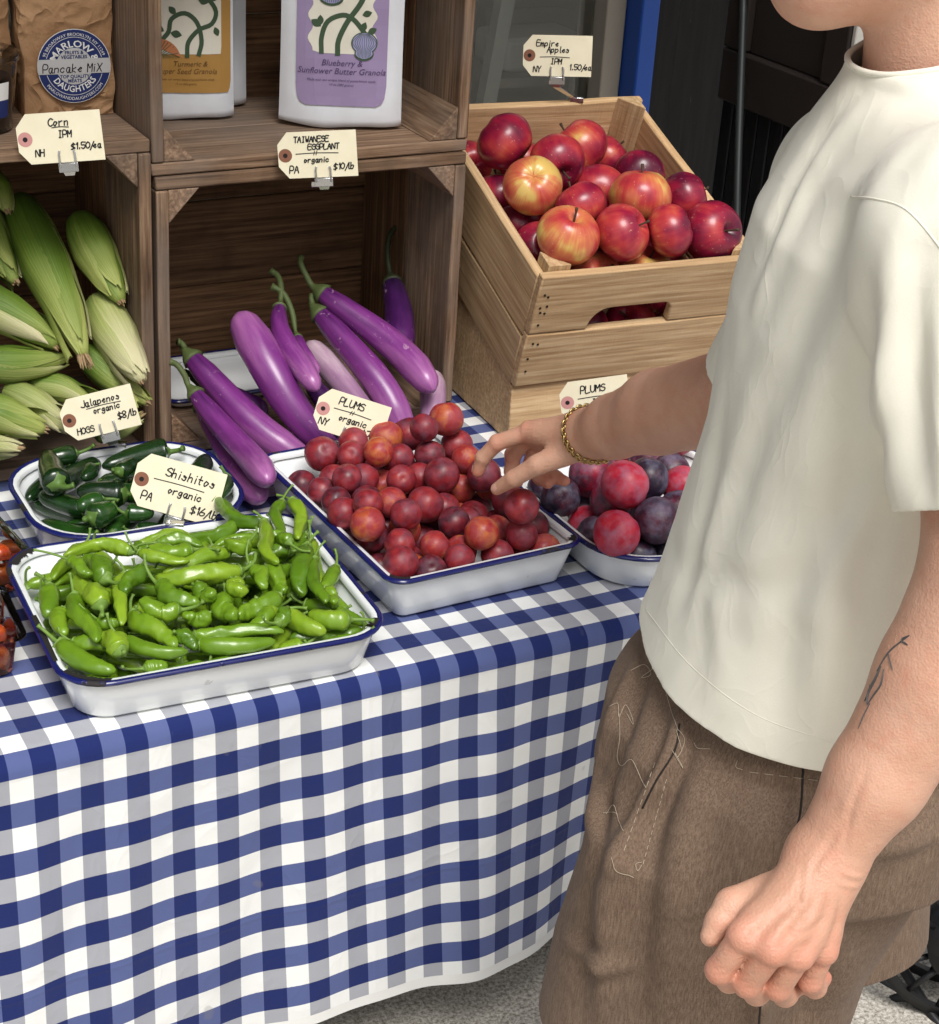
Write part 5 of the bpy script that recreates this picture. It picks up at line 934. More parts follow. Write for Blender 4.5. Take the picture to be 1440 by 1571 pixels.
for i, (P, R) in enumerate([[[[0.6147,0.7763,0.9794],[0.6177,0.7463,0.9581],[0.6209,0.7164,0.937],[0.6243,0.6863,0.9162],[0.628,0.656,0.8957],[0.6315,0.6259,0.8749],[0.6338,0.5965,0.853],[0.6352,0.5678,0.8302]],0.0314],
 [[[0.6851,0.7326,0.9613],[0.6862,0.7149,0.95],[0.6876,0.6973,0.9387],[0.6895,0.6797,0.9274],[0.692,0.6621,0.9161],[0.695,0.6447,0.9048],[0.6983,0.6273,0.8935],[0.7019,0.6099,0.8822]],0.0279],
 [[[0.6865,0.6658,0.8676],[0.6877,0.647,0.8576],[0.6889,0.6282,0.8475],[0.6903,0.6094,0.8374],[0.6922,0.5908,0.8273],[0.6951,0.5723,0.8171],[0.6993,0.5541,0.8069],[0.7042,0.536,0.7967]],0.0277],
 [[[0.6506,0.6291,0.816],[0.6592,0.6197,0.8054],[0.668,0.61,0.7953],[0.6771,0.5998,0.7861],[0.6865,0.589,0.778],[0.6962,0.5777,0.7706],[0.7059,0.5663,0.7635],[0.7157,0.5548,0.7566]],0.0192],
 [[[0.5142,0.6831,0.8988],[0.5279,0.6714,0.8897],[0.5418,0.6596,0.8807],[0.556,0.648,0.8721],[0.5702,0.6364,0.8637],[0.5841,0.6247,0.8548],[0.5972,0.6129,0.845],[0.6099,0.6009,0.8347]],0.0263],
 [[[0.4948,0.627,0.8207],[0.5125,0.6198,0.8176],[0.5305,0.6138,0.8149],[0.5491,0.61,0.8129],[0.5682,0.6086,0.8118],[0.5875,0.609,0.8113],[0.6067,0.6107,0.8112],[0.626,0.613,0.8113]],0.0226],
 [[[0.5757,0.616,0.778],[0.5877,0.6103,0.7778],[0.5996,0.6044,0.7772],[0.6107,0.5978,0.7758],[0.6208,0.59,0.7728],[0.6296,0.5813,0.7685],[0.6376,0.572,0.7633],[0.6449,0.5625,0.7576]],0.0166],
 [[[0.5394,0.6066,0.7797],[0.5512,0.5993,0.7754],[0.5624,0.5916,0.7706],[0.5727,0.5833,0.7648],[0.582,0.5745,0.7582],[0.5909,0.5654,0.7512],[0.5997,0.5562,0.744],[0.6085,0.547,0.7369]],0.0184],
 [[[0.4871,0.5709,0.7834],[0.499,0.5649,0.7789],[0.5108,0.5588,0.7743],[0.5225,0.5526,0.7696],[0.5341,0.5462,0.7649],[0.5458,0.5399,0.7601],[0.5576,0.5339,0.7556],[0.5696,0.528,0.7512]],0.0237],
 [[[0.4673,0.5394,0.7457],[0.477,0.5374,0.7443],[0.4867,0.5353,0.7428],[0.4964,0.5331,0.7412],[0.506,0.5306,0.7394],[0.5154,0.5279,0.7374],[0.5249,0.5252,0.7354],[0.5343,0.5223,0.7332]],0.0132],
 [[[0.4615,0.5696,0.7129],[0.4737,0.57,0.7134],[0.4859,0.5702,0.7139],[0.4981,0.5699,0.7144],[0.5103,0.569,0.7148],[0.5224,0.5678,0.7153],[0.5346,0.5671,0.7158],[0.5468,0.5668,0.7163]],0.0152],
 [[[0.64,0.5413,0.7262],[0.6501,0.5426,0.7272],[0.6602,0.544,0.7282],[0.6701,0.5457,0.7295],[0.6799,0.5479,0.7311],[0.6893,0.5508,0.7333],[0.6984,0.5544,0.736],[0.7073,0.5584,0.739]],0.0128],
 [[[0.5664,0.7823,0.9788],[0.5671,0.7686,0.9655],[0.5681,0.7547,0.9526],[0.5694,0.7404,0.9403],[0.5714,0.7254,0.9288],[0.5739,0.7098,0.9183],[0.577,0.6937,0.9086],[0.5803,0.6774,0.8994]],0.0229],
 [[[0.5762,0.7861,1.0149],[0.5799,0.7784,1.01],[0.5833,0.7707,1.0051],[0.5862,0.7629,1.0],[0.5882,0.755,0.9948],[0.5893,0.747,0.9894],[0.5895,0.739,0.9839],[0.5893,0.731,0.9783]],0.0172]]): corn(i, P, R)

# ------------------------------------------------------------------ handwriting: single stroke letters on a small grid (baseline y=2)
GL = {'A':'02 29 42;15 35','B':'02 09 38 47 36 06;36 45 43 32 02','C':'48 29 07 04 22 43','D':'02 09 38 46 44 32 02','E':'49 09 02 42;06 36','F':'02 09 49;06 36','G':'48 29 07 04 22 43 46 26','H':'02 09;42 49;06 46',
'I':'12 32;22 29;19 39','J':'49 43 22 03','K':'02 09;49 06 42','L':'09 02 42','M':'02 09 25 49 42','N':'02 09 42 49','O':'29 07 04 22 44 47 29','P':'02 09 39 47 35 05','R':'02 09 39 47 35 05;25 42','S':'48 29 07 26 45 43 22 03',
'T':'09 49;29 22','U':'09 04 22 44 49','V':'09 22 49','W':'09 12 26 32 49','Y':'09 26 49;26 22','X':'02 49;09 42','a':'36 16 04 12 22 36 32 42','b':'09 02;05 26 35 34 22 02','c':'35 26 05 03 22 33','d':'36 16 04 12 22 36;39 32 42',
'e':'04 35 26 15 04 13 22 33','f':'38 29 18 12;06 36','g':'36 16 04 13 23 36;36 31 10 01','h':'09 02;05 26 35 32','i':'16 12;18 18.','j':'26 21 10;28 28.','k':'09 02;36 04 32','l':'19 13 22','m':'06 02;05 16 22;25 36 42','n':'06 02;05 26 35 32',
'o':'16 04 12 23 35 16','p':'06 00;05 26 35 33 12 03','r':'06 02;05 26 36','s':'35 16 15 34 22 03','t':'19 13 22;06 36','u':'06 03 12 23 36;36 32','w':'06 12 24 32 46','x':'02 36;06 32','y':'06 14 36;36 20','z':'06 36 02 32',
'0':'29 07 04 22 44 47 29','1':'17 29 22','5':'49 09 06 36 44 22 03','6':'39 16 03 22 43 45 15 04','7':'09 49 22','8':'25 07 29 47 25 03 22 43 25','$':'47 28 06 34 43 12 02;29 21','/':'00 49','.':'12 13','4':'39 05 45;39 32','=':'04 44;06 46'}
def strokes(txt, x, y, h, slant=.12, adv=5.2, jit=.25, rr=None):
    rr = rr or rnd; out = []; u = h/7.0
    for ch in txt:
        if ch != ' ':
            for st in GL.get(ch, '').split(';'):
                P = []
                for t in st.split():
                    t = t.replace('.', ''); a, b = float(t[0]), float(t[1])
                    P.append((x+(a+rr.uniform(-jit, jit)*.6+slant*(b-2))*u, y+(b-2+rr.uniform(-jit, jit)*.6)*u))
                if len(P) == 2 and P[0] == P[1]: P[1] = (P[0][0]+u*.3, P[0][1])
                out.append(P)
        x += (adv if ch not in 'il.1/ ' else adv*.66)*u*.96
    return out
def ribbon(m, P, wd, z=0, fn=None):
    """flat pen stroke with rounded ends"""
    P = [Vector((p[0], p[1], 0)) for p in P]; n = len(P)
    if n > 2: P = spline(P, 4*n-3); n = len(P)
    V = []
    for i, p in enumerate(P):
        t = (P[min(i+1, n-1)]-P[max(i-1, 0)]); t = t.normalized() if t.length > 1e-9 else Vector((1, 0, 0)); s = Vector((-t.y, t.x, 0))*wd/2
        e = t*wd*.4*(-1 if i == 0 else 1 if i == n-1 else 0); V += [p+s+e, p-s+e]
    V = [fn(q.x, q.y, z) if fn else (q.x, q.y, z) for q in V]
    m.add(V, [(2*i, 2*i+1, 2*i+3, 2*i+2) for i in range(n-1)])
def poly(m, P, z=0, fn=None, fan=True):
    c = (sum(p[0] for p in P)/len(P), sum(p[1] for p in P)/len(P)); Q = [c]+list(P); V = [fn(a, b, z) if fn else (a, b, z) for a, b in Q]; n = len(P)
    m.add(V, [(0, i+1, (i+1) % n+1) for i in range(n)])
def ell(cx, cy, a, b, n=28, rot=0, t0=0, t1=2*PI):
    return [(cx+a*math.cos(t)*math.cos(rot)-b*math.sin(t)*math.sin(rot), cy+a*math.cos(t)*math.sin(rot)+b*math.sin(t)*math.cos(rot)) for t in [t0+(t1-t0)*i/n for i in range(n)]]
def cardmat():
    x = NT('manila_card', .8, .2); v = x.coord(); f = x.noise(v, 30, 4); c = x.mix(f, lin((246,240,214)), lin((228,218,186)))
    return x.done(Base_Color=c)
M_CARD = cardmat(); M_INK = plain('black_ink', (.012, .012, .014), .6); M_RINGP = plain('pink_ring', (.62, .30, .28), .8); M_RINGB = plain('brown_ring', (.26, .11, .065), .8); M_HOLE = plain('dark_hole', (.02, .015, .015), .9)
def basis(o, X, Y):
    X = X.normalized(); Z = X.cross(Y).normalized(); Y = Z.cross(X); mt = Matrix.Identity(4)
    for i, a in enumerate((X, Y, Z)):
        for j in range(3): mt[j][i] = a[j]
    return mt
def price_tag(pos, roll, lines, rings, foot, label, w=.103, h=.060, back=0.0, yaw=0.0, clipx=.006, flip=1, cw=.024):
    """card facing the shopper, held by a spring clip whose foot grips whatever it stands on"""
    pos = Vector(pos); f = Vector((-.45, -.88, 0.0)).normalized(); f.rotate(Matrix.Rotation(yaw, 3, 'Z')); X = Vector((0, 0, 1)).cross(f).normalized()
    Y = Vector((0, 0, 1)); Yt = (Y*math.cos(back)-f*math.sin(back)).normalized(); c, s = math.cos(roll), math.sin(roll)
    X2 = X*c+Yt*s; Y2 = -X*s+Yt*c
    t = empty('price_tag', pos, label, 'price tag', 'handwritten price tags'); t.matrix_world = basis(None, X2, Y2).copy(); t.matrix_world = Matrix.Translation(pos) @ basis(None, X2, Y2)
    m = MB(); k = .013; P = [(-w/2+k, -h/2), (w/2, -h/2), (w/2, h/2), (-w/2+k, h/2), (-w/2, h/2-k*1.2), (-w/2, -h/2+k*1.2)]
    nx = 8
    m.prism(P, -.0003, .0003); m.build('card', M_CARD, t, smooth=False)
    m = MB(); hx, hy = -w/2+.0095, 0; poly(m, ell(hx, hy, .0088, .0088), .0006); m.build('eyelet_ring', rings, t, smooth=False)
    m = MB(); poly(m, ell(hx, hy, .0030, .0030, 14), .0009); m.build('hole', M_HOLE, t, smooth=False)
    m = MB(); q = random.Random(label)
    for (tx, x, y, hh) in lines:
        if tx == '-':
            ribbon(m, [(x, y), (x+hh*.5, y+.0006), (x+hh, y-.0004)], .0011, .0008)
        elif tx == '//': ribbon(m, [(x, y-.002), (x+.0015, y+.003)], .0010, .0010); ribbon(m, [(x+.003, y-.002), (x+.0045, y+.003)], .0010, .0010)
        else:
            for P in strokes(tx, x, y, hh, rr=q): ribbon(m, P, .0015, .0009)
    m.build('handwriting', M_INK, t, smooth=False)
    # clip: two prongs over the card, a pressed plate, a neck and a foot
    cl = MB(); a = cw/2
    for sx in (-1, 1):
        cl.tube([(clipx+sx*a*.8, -h/2-.006, .0022), (clipx+sx*a*.8, -h/2+.010, .0022), (clipx+sx*a*.72, -h/2+.0145, .0016)], .0016, 6)
    cl.box(clipx-a, clipx+a, -h/2-.012, -h/2-.001, .0012, .0026); cl.box(clipx-a*.9, clipx+a*.9, -h/2-.010, -h/2+.004, -.0026, -.0012)
    o = cl.build('clip', M_STEEL, t, smooth=False, bevel=.0005)
    inv = t.matrix_world.inverted(); F = inv @ Vector(foot); T0 = Vector((clipx, -h/2-.010, 0)); T1 = T0+Vector((0, -.006, -.001))
    nk = MB(); d = (F-T1); sdw = Vector((1, 0, 0))*.0055
    nk.add([T0-sdw*1.5, T0+sdw*1.5, T1+sdw, T1-sdw, T1.lerp(F, .8)+sdw*.8, T1.lerp(F, .8)-sdw*.8, F+sdw*1.9, F-sdw*1.9], [(0,1,2,3), (3,2,4,5), (5,4,6,7)])
    nk.build('clip_neck', M_STEEL, o, smooth=False, solid=.0012)
    ft = MB(); fz = inv.to_3x3() @ Vector((0, 0, 1)); fx = inv.to_3x3() @ X; fy = inv.to_3x3() @ f
    V = [F+fx*sx*.011+fy*sy*.005+fz*sz for sz in (-.004, .004) for sx, sy in ((-1, -1), (1, -1), (1, 1), (-1, 1))]
    ft.add(V, [(0,3,2,1),(4,5,6,7),(0,1,5,4),(1,2,6,5),(2,3,7,6),(3,0,4,7)]); ft.build('clip_foot', M_STEEL, o, smooth=False, bevel=.001)
    return t
D2 = math.radians
price_tag((0.6098, 0.5450, 1.1248), D2(7), [('Corn', -.012, .014, .009), ('-', -.008, .012, .02), ('IPM', -.002, .000, .008), ('NH', -.032, -.021, .008), ('$1.50/ea', .012, -.015, .0075)], M_RINGP, (0.6286, 0.5770, 1.0881), 'cream price tag reading Corn clipped to the shelf edge', back=.15)
price_tag((0.9502, 0.5450, 1.0782), D2(5.5), [('TAIWANESE', -.030, .0165, .0072), ('EGGPLANT', -.012, .0065, .0072), ('-', -.028, .0015, .055), ('//', -.005, .0015, 0), ('organic', -.018, -.010, .0070), ('PA', -.038, -.023, .009), ('$10/lb', .020, -.020, .0078)], M_RINGB, (0.9684, 0.5770, 1.0283), 'cream price tag reading Taiwanese Eggplant on the crate edge', back=.1)
price_tag((1.4286, 0.7471, 1.1377), D2(2), [('Empire', -.032, .014, .0085), ('Apples', -.016, .005, .0085), ('-', -.026, -.002, .044), ('IPM', -.010, -.012, .008), ('NY', -.036, -.024, .0085), ('1.50/ea', .018, -.020, .008)], M_RINGB, aP(.235, AL-.006, .002)+Vector(ac.location), 'price tag reading Empire Apples standing on the apple crate', clipx=.0, back=.1)
price_tag((0.6359, 0.5097, 0.7720), D2(17), [('Jalapenos', -.020, .012, .0085), ('-', -.014, .009, .045), ('organic', -.006, .001, .0075), ('HOGS', -.034, -.021, .008), ('$8/lb', .022, -.013, .0085)], M_RINGB, (.668, .534, ZT+.052), 'shaded price tag reading Jalapenos behind the dark peppers', back=.25, w=.098, h=.055)
price_tag((0.6677, 0.3057, 0.7508), D2(-13), [('Shishitos', -.018, .012, .0105), ('-', -.030, .005, .062), ('organic', -.010, -.008, .009), ('PA', -.040, -.023, .010), ('$16/lb', .022, -.024, .0095)], M_RINGB, (.655, .280, ZT+.056), 'price tag reading Shishitos between the two pepper trays', back=.35, w=.108, h=.066)
price_tag((0.9283, 0.3719, 0.7789), D2(-15), [('PLUMS', -.020, .012, .0095), ('-', -.024, .005, .05), ('//', -.002, .005, 0), ('organic', -.014, -.008, .0080), ('NY', -.038, -.020, .009), ('$7/lb', .018, -.020, .0095)], M_RINGP, (.925, .424, ZT+.062), 'price tag reading Plums organic leaning on the eggplants', back=.3, w=.094, h=.056)
price_tag((1.2394, 0.2754, 0.7980), D2(11), [('PLUMS', -.018, .010, .0095), ('-', -.022, .003, .05), ('IPM', -.004, -.008, .0085)], M_RINGP, (1.205, .296, ZT+.052), 'price tag reading Plums behind the wrist with gold bracelets', back=.1, w=.092, h=.056)

# ------------------------------------------------------------------ paper bags and pouches
def kraft():
    x = NT('kraft_paper', .75, .25); v = x.coord(); f = x.noise(v, 14, 5, .6); c = x.ramp(f, [(.3, lin((150,112,78))), (.7, lin((188,150,112)))])
    fb = x.noise(x.mapping(v, (1, 1, 20)), 60, 2); c = x.mix(x.math('MULTIPLY', fb, .2), c, lin((120,88,60)))
    return x.done(Base_Color=c, Normal=x.bump(x.math('ADD', x.noise(v, 24, 5, .6, .8), x.math('POWER', x.math('SUBTRACT', 1.0, x.math('ABSOLUTE', x.math('MULTIPLY_ADD', x.noise(v, 13, 2, .5, .7), 2.0, -1.0))), 9.0)), .7, .007))
M_KRAFT = kraft(); M_POUCH = plain('white_pouch', lin((226,228,232)), .42)
M_NAVYP = plain('navy_print', (.012, .026, .13), .5); M_WHITEP = plain('white_print', (.80, .80, .78), .6); M_GREYP = plain('silver_print', (.52, .52, .52), .5)
M_LILAC = plain('lilac_print', (.33, .25, .42), .5); M_CREAM = plain('cream_print', (.78, .74, .62), .6); M_VINE = plain('green_print', (.045, .085, .04), .6); M_OCHRE = plain('ochre_print', (.44, .235, .055), .5)
M_TXT = plain('purple_print', (.09, .05, .14), .6); M_TXO = plain('brown_print', (.16, .08, .02), .6); M_ORANGEP = plain('orange_print', (.50, .18, .07), .6); M_LAVP = plain('lavender_print', (.34, .33, .55), .6)
def text_mesh(m, txt, size, x, y, z, fn=None, arc=None, align='C', shear=0.0, bold=0.0):
    """printed lettering as flat faces; arc=(cx,cy,r,angle,dir) bends it round a circle"""
    cu = bpy.data.curves.new('t', 'FONT'); cu.body = txt; cu.size = size; cu.align_x = {'C': 'CENTER', 'L': 'LEFT'}[align]; cu.shear = shear; cu.resolution_u = 2; cu.offset = bold; cu.fill_mode = 'FRONT'
    o = bpy.data.objects.new('t', cu); COL.objects.link(o); dg = bpy.context.evaluated_depsgraph_get(); dg.update()
    me = bpy.data.meshes.new_from_object(o.evaluated_get(dg)); V = []
    for v in me.vertices:
        a, b = v.co.x, v.co.y
        if arc:
            cx, cy, r, ang, dr = arc; rad = r+b*dr; th = ang-dr*a/r; a, b = cx+rad*math.cos(th), cy+rad*math.sin(th)
        else: a, b = a+x, b+y
        V.append(fn(a, b, z) if fn else (a, b, z))
    m.add(V, [tuple(p.vertices) for p in me.polygons]); bpy.data.objects.remove(o); bpy.data.curves.remove(cu); bpy.data.meshes.remove(me)
def paper_bag(loc, w, d, h, rz, label, seed, lean=0):
    o = empty('kraft_paper_bag', loc, label, 'bag', 'kraft paper bags on the shelf', (0, 0, rz)); k0 = seed*7.7; nx, nz = 12, 26
    def R(u, v):   # u around 0..1, v up 0..1
        pr = lerp(v, [0, .7, 1], [1, .92, .25]); W, Dp = w/2*lerp(v, [0, .5, 1], [1, 1.02, 1.04]), d/2*pr
        P = rrect(2*W, 2*Dp, .006, 2); f = u*len(P); i = int(f) % len(P); e = f-int(f); a, b = P[i], P[(i+1) % len(P)]
        x, y = a[0]+(b[0]-a[0])*e, a[1]+(b[1]-a[1])*e
        s = .0045*min(1, v*6+.2); y += s*wob((x*22, y*22, v*7), 1, k0)*1.6+(-.004 if y < 0 else .004)*math.sin(PI*v); x += s*wob((x*20, y*20, v*9), 1, k0+5)*1.2+lean*v*v
        return (x, y, .0005+h*v)
    m = MB(); nu = 48
    for j in range(nz+1):
        for i in range(nu): m.v.append(R(i/nu, j/nz))
    m.f += [(j*nu+i, j*nu+(i+1)%nu, (j+1)*nu+(i+1)%nu, (j+1)*nu+i) for j in range(nz) for i in range(nu)]+[tuple(range(nu))[::-1]]
    m.build('bag_body', M_KRAFT, o, autosm=28); return o
SHZ = 1.1046
kb = paper_bag((.676, .752, SHZ), .118, .075, .27, D2(-4), 'kraft paper bag with round navy pancake mix sticker', 1)
paper_bag((.545, .775, SHZ), .115, .08, .26, D2(10), 'plain creased kraft paper bag beside the pancake mix bag', 2)
st = empty('round_sticker', (0, 0, 0), None, None); st.parent = kb; st.location = (.006, -.0447, .066); st.name = 'sticker'
fn = lambda a, b, z: (a, -z, b)
def sticker(parts):
    for nm, mat, z, fill in parts:
        m = MB(); fill(m, z); m.build(nm, mat, st, smooth=False)
SR = .0465
def f_text(m, z):
    text_mesh(m, 'MARLOW &', .0122, 0, 0, z, fn, (0, 0, .0245, PI/2-.03, 1), bold=.0002)
    text_mesh(m, 'DAUGHTERS', .0116, 0, 0, z, fn, (0, 0, .0330, -PI/2, -1), bold=.0002)
    text_mesh(m, '95 BROADWAY BROOKLYN, NY 11249', .0056, 0, 0, z, fn, (0, 0, .0388, PI/2, 1))
    text_mesh(m, 'MARLOWANDDAUGHTERS.COM', .0058, 0, 0, z, fn, (0, 0, .0436, -PI/2, -1))
    for a0, a1 in ((.30, PI-.30), (PI+.30, 2*PI-.30)):
        ribbon(m, [(.0370*math.cos(a0+(a1-a0)*i/30), .0370*math.sin(a0+(a1-a0)*i/30)) for i in range(31)], .0006, z, fn)
def f_hand(m, z):
    for P in strokes('Pancake MiX', -.041, -.0075, .0105, rr=random.Random(2)): ribbon(m, P, .0013, z, fn)
def f_small(m, z):
    for tx, y in (('FRUITS &', .0155), ('VEGETABLES', .0100)): text_mesh(m, tx, .0060, 0, y, z, fn, bold=.00015)
def f_low(m, z):
    for tx, y in (('TOP QUALITY', -.0150), ('MEATS', -.0205)): text_mesh(m, tx, .0060, 0, y, z, fn, bold=.00015)
sticker([('border', M_WHITEP, .0003, lambda m, z: poly(m, ell(0, 0, SR+.0008, SR+.0008, 48), z, fn)), ('disc', M_NAVYP, .0006, lambda m, z: poly(m, ell(0, 0, SR, SR, 48), z, fn)),
         ('centre', M_GREYP, .0009, lambda m, z: poly(m, ell(0, 0, .0235, .0235, 40), z, fn)), ('band', M_GREYP, .0012, lambda m, z: poly(m, [(-SR, -.0095), (SR, -.0095), (SR, .0095), (-SR, .0095)], z, fn)),
         ('lettering', M_WHITEP, .0010, f_text), ('handwriting', M_INK, .0015, f_hand), ('small_lettering', M_NAVYP, .0013, f_small), ('small_lettering', M_NAVYP, .0013, f_low)])
def pouch(loc, w, h, dep, rz, label, lean, top_cut=.0):
    o = empty('granola_pouch', loc, label, 'pouch', 'stand up granola pouches', (lean, 0, rz))
    def S(x, z, side=-1, off=0):
        v = z/h; u = x/(w/2); Dp = dep/2*lerp(v, [0, .06, .3, .7, 1], [.92, 1, .86, .42, .04]); b = max(0, 1-abs(u)**5)*(1-.18*u*u)
        y = side*(Dp*b+.0004+(.0034*wob((x*16, z*13, side), 1, 3)+.0018*wob((x*45, z*30, side), 1, 9))*max(0, 1-u**6)); zz = z+(.004*(u*u) if v < .1 else 0)*(1-v/.1)+.0012*math.sin(u*5)*(1 if v < .02 else 0)+.0012
        return (x, y+side*off, zz+.0004)
    m = MB(); nx, nz = 24, 30
    for side in (-1, 1):
        b0 = len(m.v)
        for j in range(nz+1):
            for i in range(nx+1): m.v.append(S((i/nx-.5)*w*(1-.02*math.sin(PI*j/nz)), h*j/nz, side))
        for j in range(nz):
            for i in range(nx):
                f = (b0+j*(nx+1)+i, b0+j*(nx+1)+i+1, b0+(j+1)*(nx+1)+i+1, b0+(j+1)*(nx+1)+i); m.f.append(f if side < 0 else f[::-1])
    for i in range(nx): m.f.append((i, (nx+1)*(nz+1)+i, (nx+1)*(nz+1)+i+1, i+1))
    m.build('pouch_body', M_POUCH, o); return o, S
def art(o, S, name, mat, off, fill, sub=True):
    """flat print laid on the pouch front"""
    m = MB(); fill(m); me_v = [S(a, b, -1, off*1.3+.0014) for a, b, _ in m.v]; m.v = me_v; m.build(name, mat, o, smooth=True)
def gridfill(m, inside, x0, x1, z0, z1, n=26):
    for j in range(n):
        for i in range(n):
            xa, xb = x0+(x1-x0)*i/n, x0+(x1-x0)*(i+1)/n; za, zb = z0+(z1-z0)*j/n, z0+(z1-z0)*(j+1)/n
            if inside((xa+xb)/2, (za+zb)/2): m.add([(xa, za, 0), (xb, za, 0), (xb, zb, 0), (xa, zb, 0)], [(0, 1, 2, 3)])
def striptpoly(m, rows):
    """fill between left and right edges: rows of (z, xl, xr)"""
    for (z, a, b), (z2, a2, b2) in zip(rows[:-1], rows[1:]):
        k = 10
        for i in range(k): m.add([(a+(b-a)*i/k, z, 0), (a+(b-a)*(i+1)/k, z, 0), (a2+(b2-a2)*(i+1)/k, z2, 0), (a2+(b2-a2)*i/k, z2, 0)], [(0, 1, 2, 3)])
def leaf(m, x, z, L, a, wd=.32):
    P = [(x+L*t*math.cos(a)-L*wd*math.sin(PI*t)*s*math.sin(a), z+L*t*math.sin(a)+L*wd*math.sin(PI*t)*s*math.cos(a)) for s, ts in ((1, [i/6 for i in range(7)]), (-1, [1-i/6 for i in range(1, 6)])) for t in ts]
    poly(m, P)
# purple pouch
po, PS = pouch((1.048, .690, 1.0722), .170, .285, .036, D2(-24), 'white pouch with lilac label reading Blueberry Sunflower Butter Granola', D2(-3))
art(po, PS, 'label', M_LILAC, .0006, lambda m: striptpoly(m, [(.030, -.048, .048), (.034, -.056, .056), (.042, -.060, .060), (.058, -.062, .062)]+[(.058+.0115*i, -.062, .062) for i in range(1, 20)]))
def scal(z): return .0435+.0035*math.cos(z*2*PI/.030)
art(po, PS, 'cream_panel', M_CREAM, .0010, lambda m: striptpoly(m, [(.100, -.028, .030), (.103, -.040, .040)]+[(.103+.004*i, -scal(.103+.004*i), scal(.103+.004*i)) for i in range(1, 42)]))
def vines(m):
    ribbon(m, [(-.028, .102), (-.028, .122), (-.020, .142), (.000, .151), (.014, .146), (.024, .136), (.030, .128)], .0065)
    ribbon(m, [(-.006, .100), (-.005, .118), (.006, .142), (.022, .165), (.030, .185), (.026, .210), (.010, .222), (-.006, .215), (-.016, .203)], .0070)
    for x, z, L, a in ((-.029, .135, .016, 2.6), (-.030, .136, .014, 1.6), (.026, .152, .014, .3), (.020, .172, .017, 2.3), (.030, .202, .018, .5), (.026, .130, .014, 1.2), (.034, .128, .014, .5), (-.012, .222, .018, 2.6)): leaf(m, x, z, L, a)
art(po, PS, 'vine', M_VINE, .0014, vines)
def bulb(m, cx, cz, s, part):
    if part == 0: poly(m, ell(cx, cz+.004*s, .0225*s, .0185*s)); poly(m, ell(cx, cz-.014*s, .0165*s, .0110*s))
    elif part == 1: poly(m, ell(cx, cz+.004*s, .0205*s, .0168*s)); poly(m, ell(cx, cz-.013*s, .0145*s, .0085*s))
    else:
        for i in range(-5, 6): 
            ribbon(m, [(cx+.0030*s*i*.5, cz+.0195*s), (cx+.0040*s*i, cz+.005*s), (cx+.0022*s*i, cz-.008*s), (cx+.0026*s*i, cz-.020*s)], .0008*s)
for (bx_, bz_, bs_) in ((-.016, .187, 1.0), (.030, .112, .80)):
    for part, (nm, mat, of) in enumerate((('bulb_shade', M_VINE, .0018), ('bulb', M_LAVP, .0021), ('bulb_line', M_VINE, .0024))):
        art(po, PS, nm, mat, of, lambda m: bulb(m, bx_, bz_, bs_, part))
art(po, PS, 'lettering', M_TXT, .0014, lambda m: (text_mesh(m, 'Blueberry &', .0115, 0, .084, 0, shear=.25), text_mesh(m, 'Sunflower Butter Granola', .0115, 0, .073, 0, shear=.25), text_mesh(m, 'Made with our unique blend of powerhouse seeds', .0046, 0, .063, 0, shear=.2), text_mesh(m, '10 oz (283 grams)', .0046, 0, .057, 0, shear=.2)))
# ochre pouch and the plain one behind it
yo, YS = pouch((.850, .790, 1.0722), .150, .275, .034, D2(-16), 'white pouch with ochre label reading Turmeric Super Seed Granola', D2(-2))
art(yo, YS, 'label', M_OCHRE, .0006, lambda m: striptpoly(m, [(.036, -.070, .066), (.042, -.071, .0685)]+[(.042+.011*i, -.071, .070) for i in range(1, 20)]))
art(yo, YS, 'cream_panel', M_CREAM, .0010, lambda m: striptpoly(m, [(.088, -.068, .056)]+[(.088+.01*i, -.068, .057) for i in range(1, 8)]+[(.168, -.068, .055), (.176, -.066, .050), (.182, -.060, .040), (.186, -.05, .03)]))
def yvines(m):
    ribbon(m, [(.010, .086), (.012, .104), (.026, .120), (.044, .128), (.050, .144), (.040, .160), (.024, .166), (.012, .176), (.006, .190)], .0060)
    ribbon(m, [(.026, .088), (.030, .106), (.024, .130), (.008, .142), (-.010, .134), (-.014, .118), (-.022, .108)], .0060)
    for x, z, L, a in ((-.012, .116, .016, -.2), (-.020, .118, .016, 2.7), (-.004, .140, .014, 2.3), (.048, .124, .013, -1.2), (.042, .158, .016, .8), (-.010, .180, .018, 2.9), (.026, .172, .016, .2), (-.006, .170, .016, 3.9), (.026, .160, .014, -.3)): leaf(m, x, z, L, a)
art(yo, YS, 'vine', M_VINE, .0014, yvines)
art(yo, YS, 'flower', M_ORANGEP, .0017, lambda m: poly(m, ell(.006, .196, .022, .024)))
art(yo, YS, 'flower', M_ORANGEP, .0017, lambda m: poly(m, [(-.036, .100)]+ell(-.026, .078, .028, .030, 10, 0, .2, 1.9)))
def rays(m):
    for i in range(16): a = PI+PI*i/15; ribbon(m, [(.006+.010*math.cos(a), .196+.011*math.sin(a)), (.006+.021*math.cos(a), .196+.023*math.sin(a))], .0008)
    for i in range(10): a = .25+1.6*i/9; ribbon(m, [(-.030+.008*math.cos(a), .082+.008*math.sin(a)), (-.026+.026*math.cos(a), .078+.028*math.sin(a))], .0008)
    poly(m, ell(.006, .198, .010, .012))
art(yo, YS, 'flower_line', M_VINE, .0020, rays)
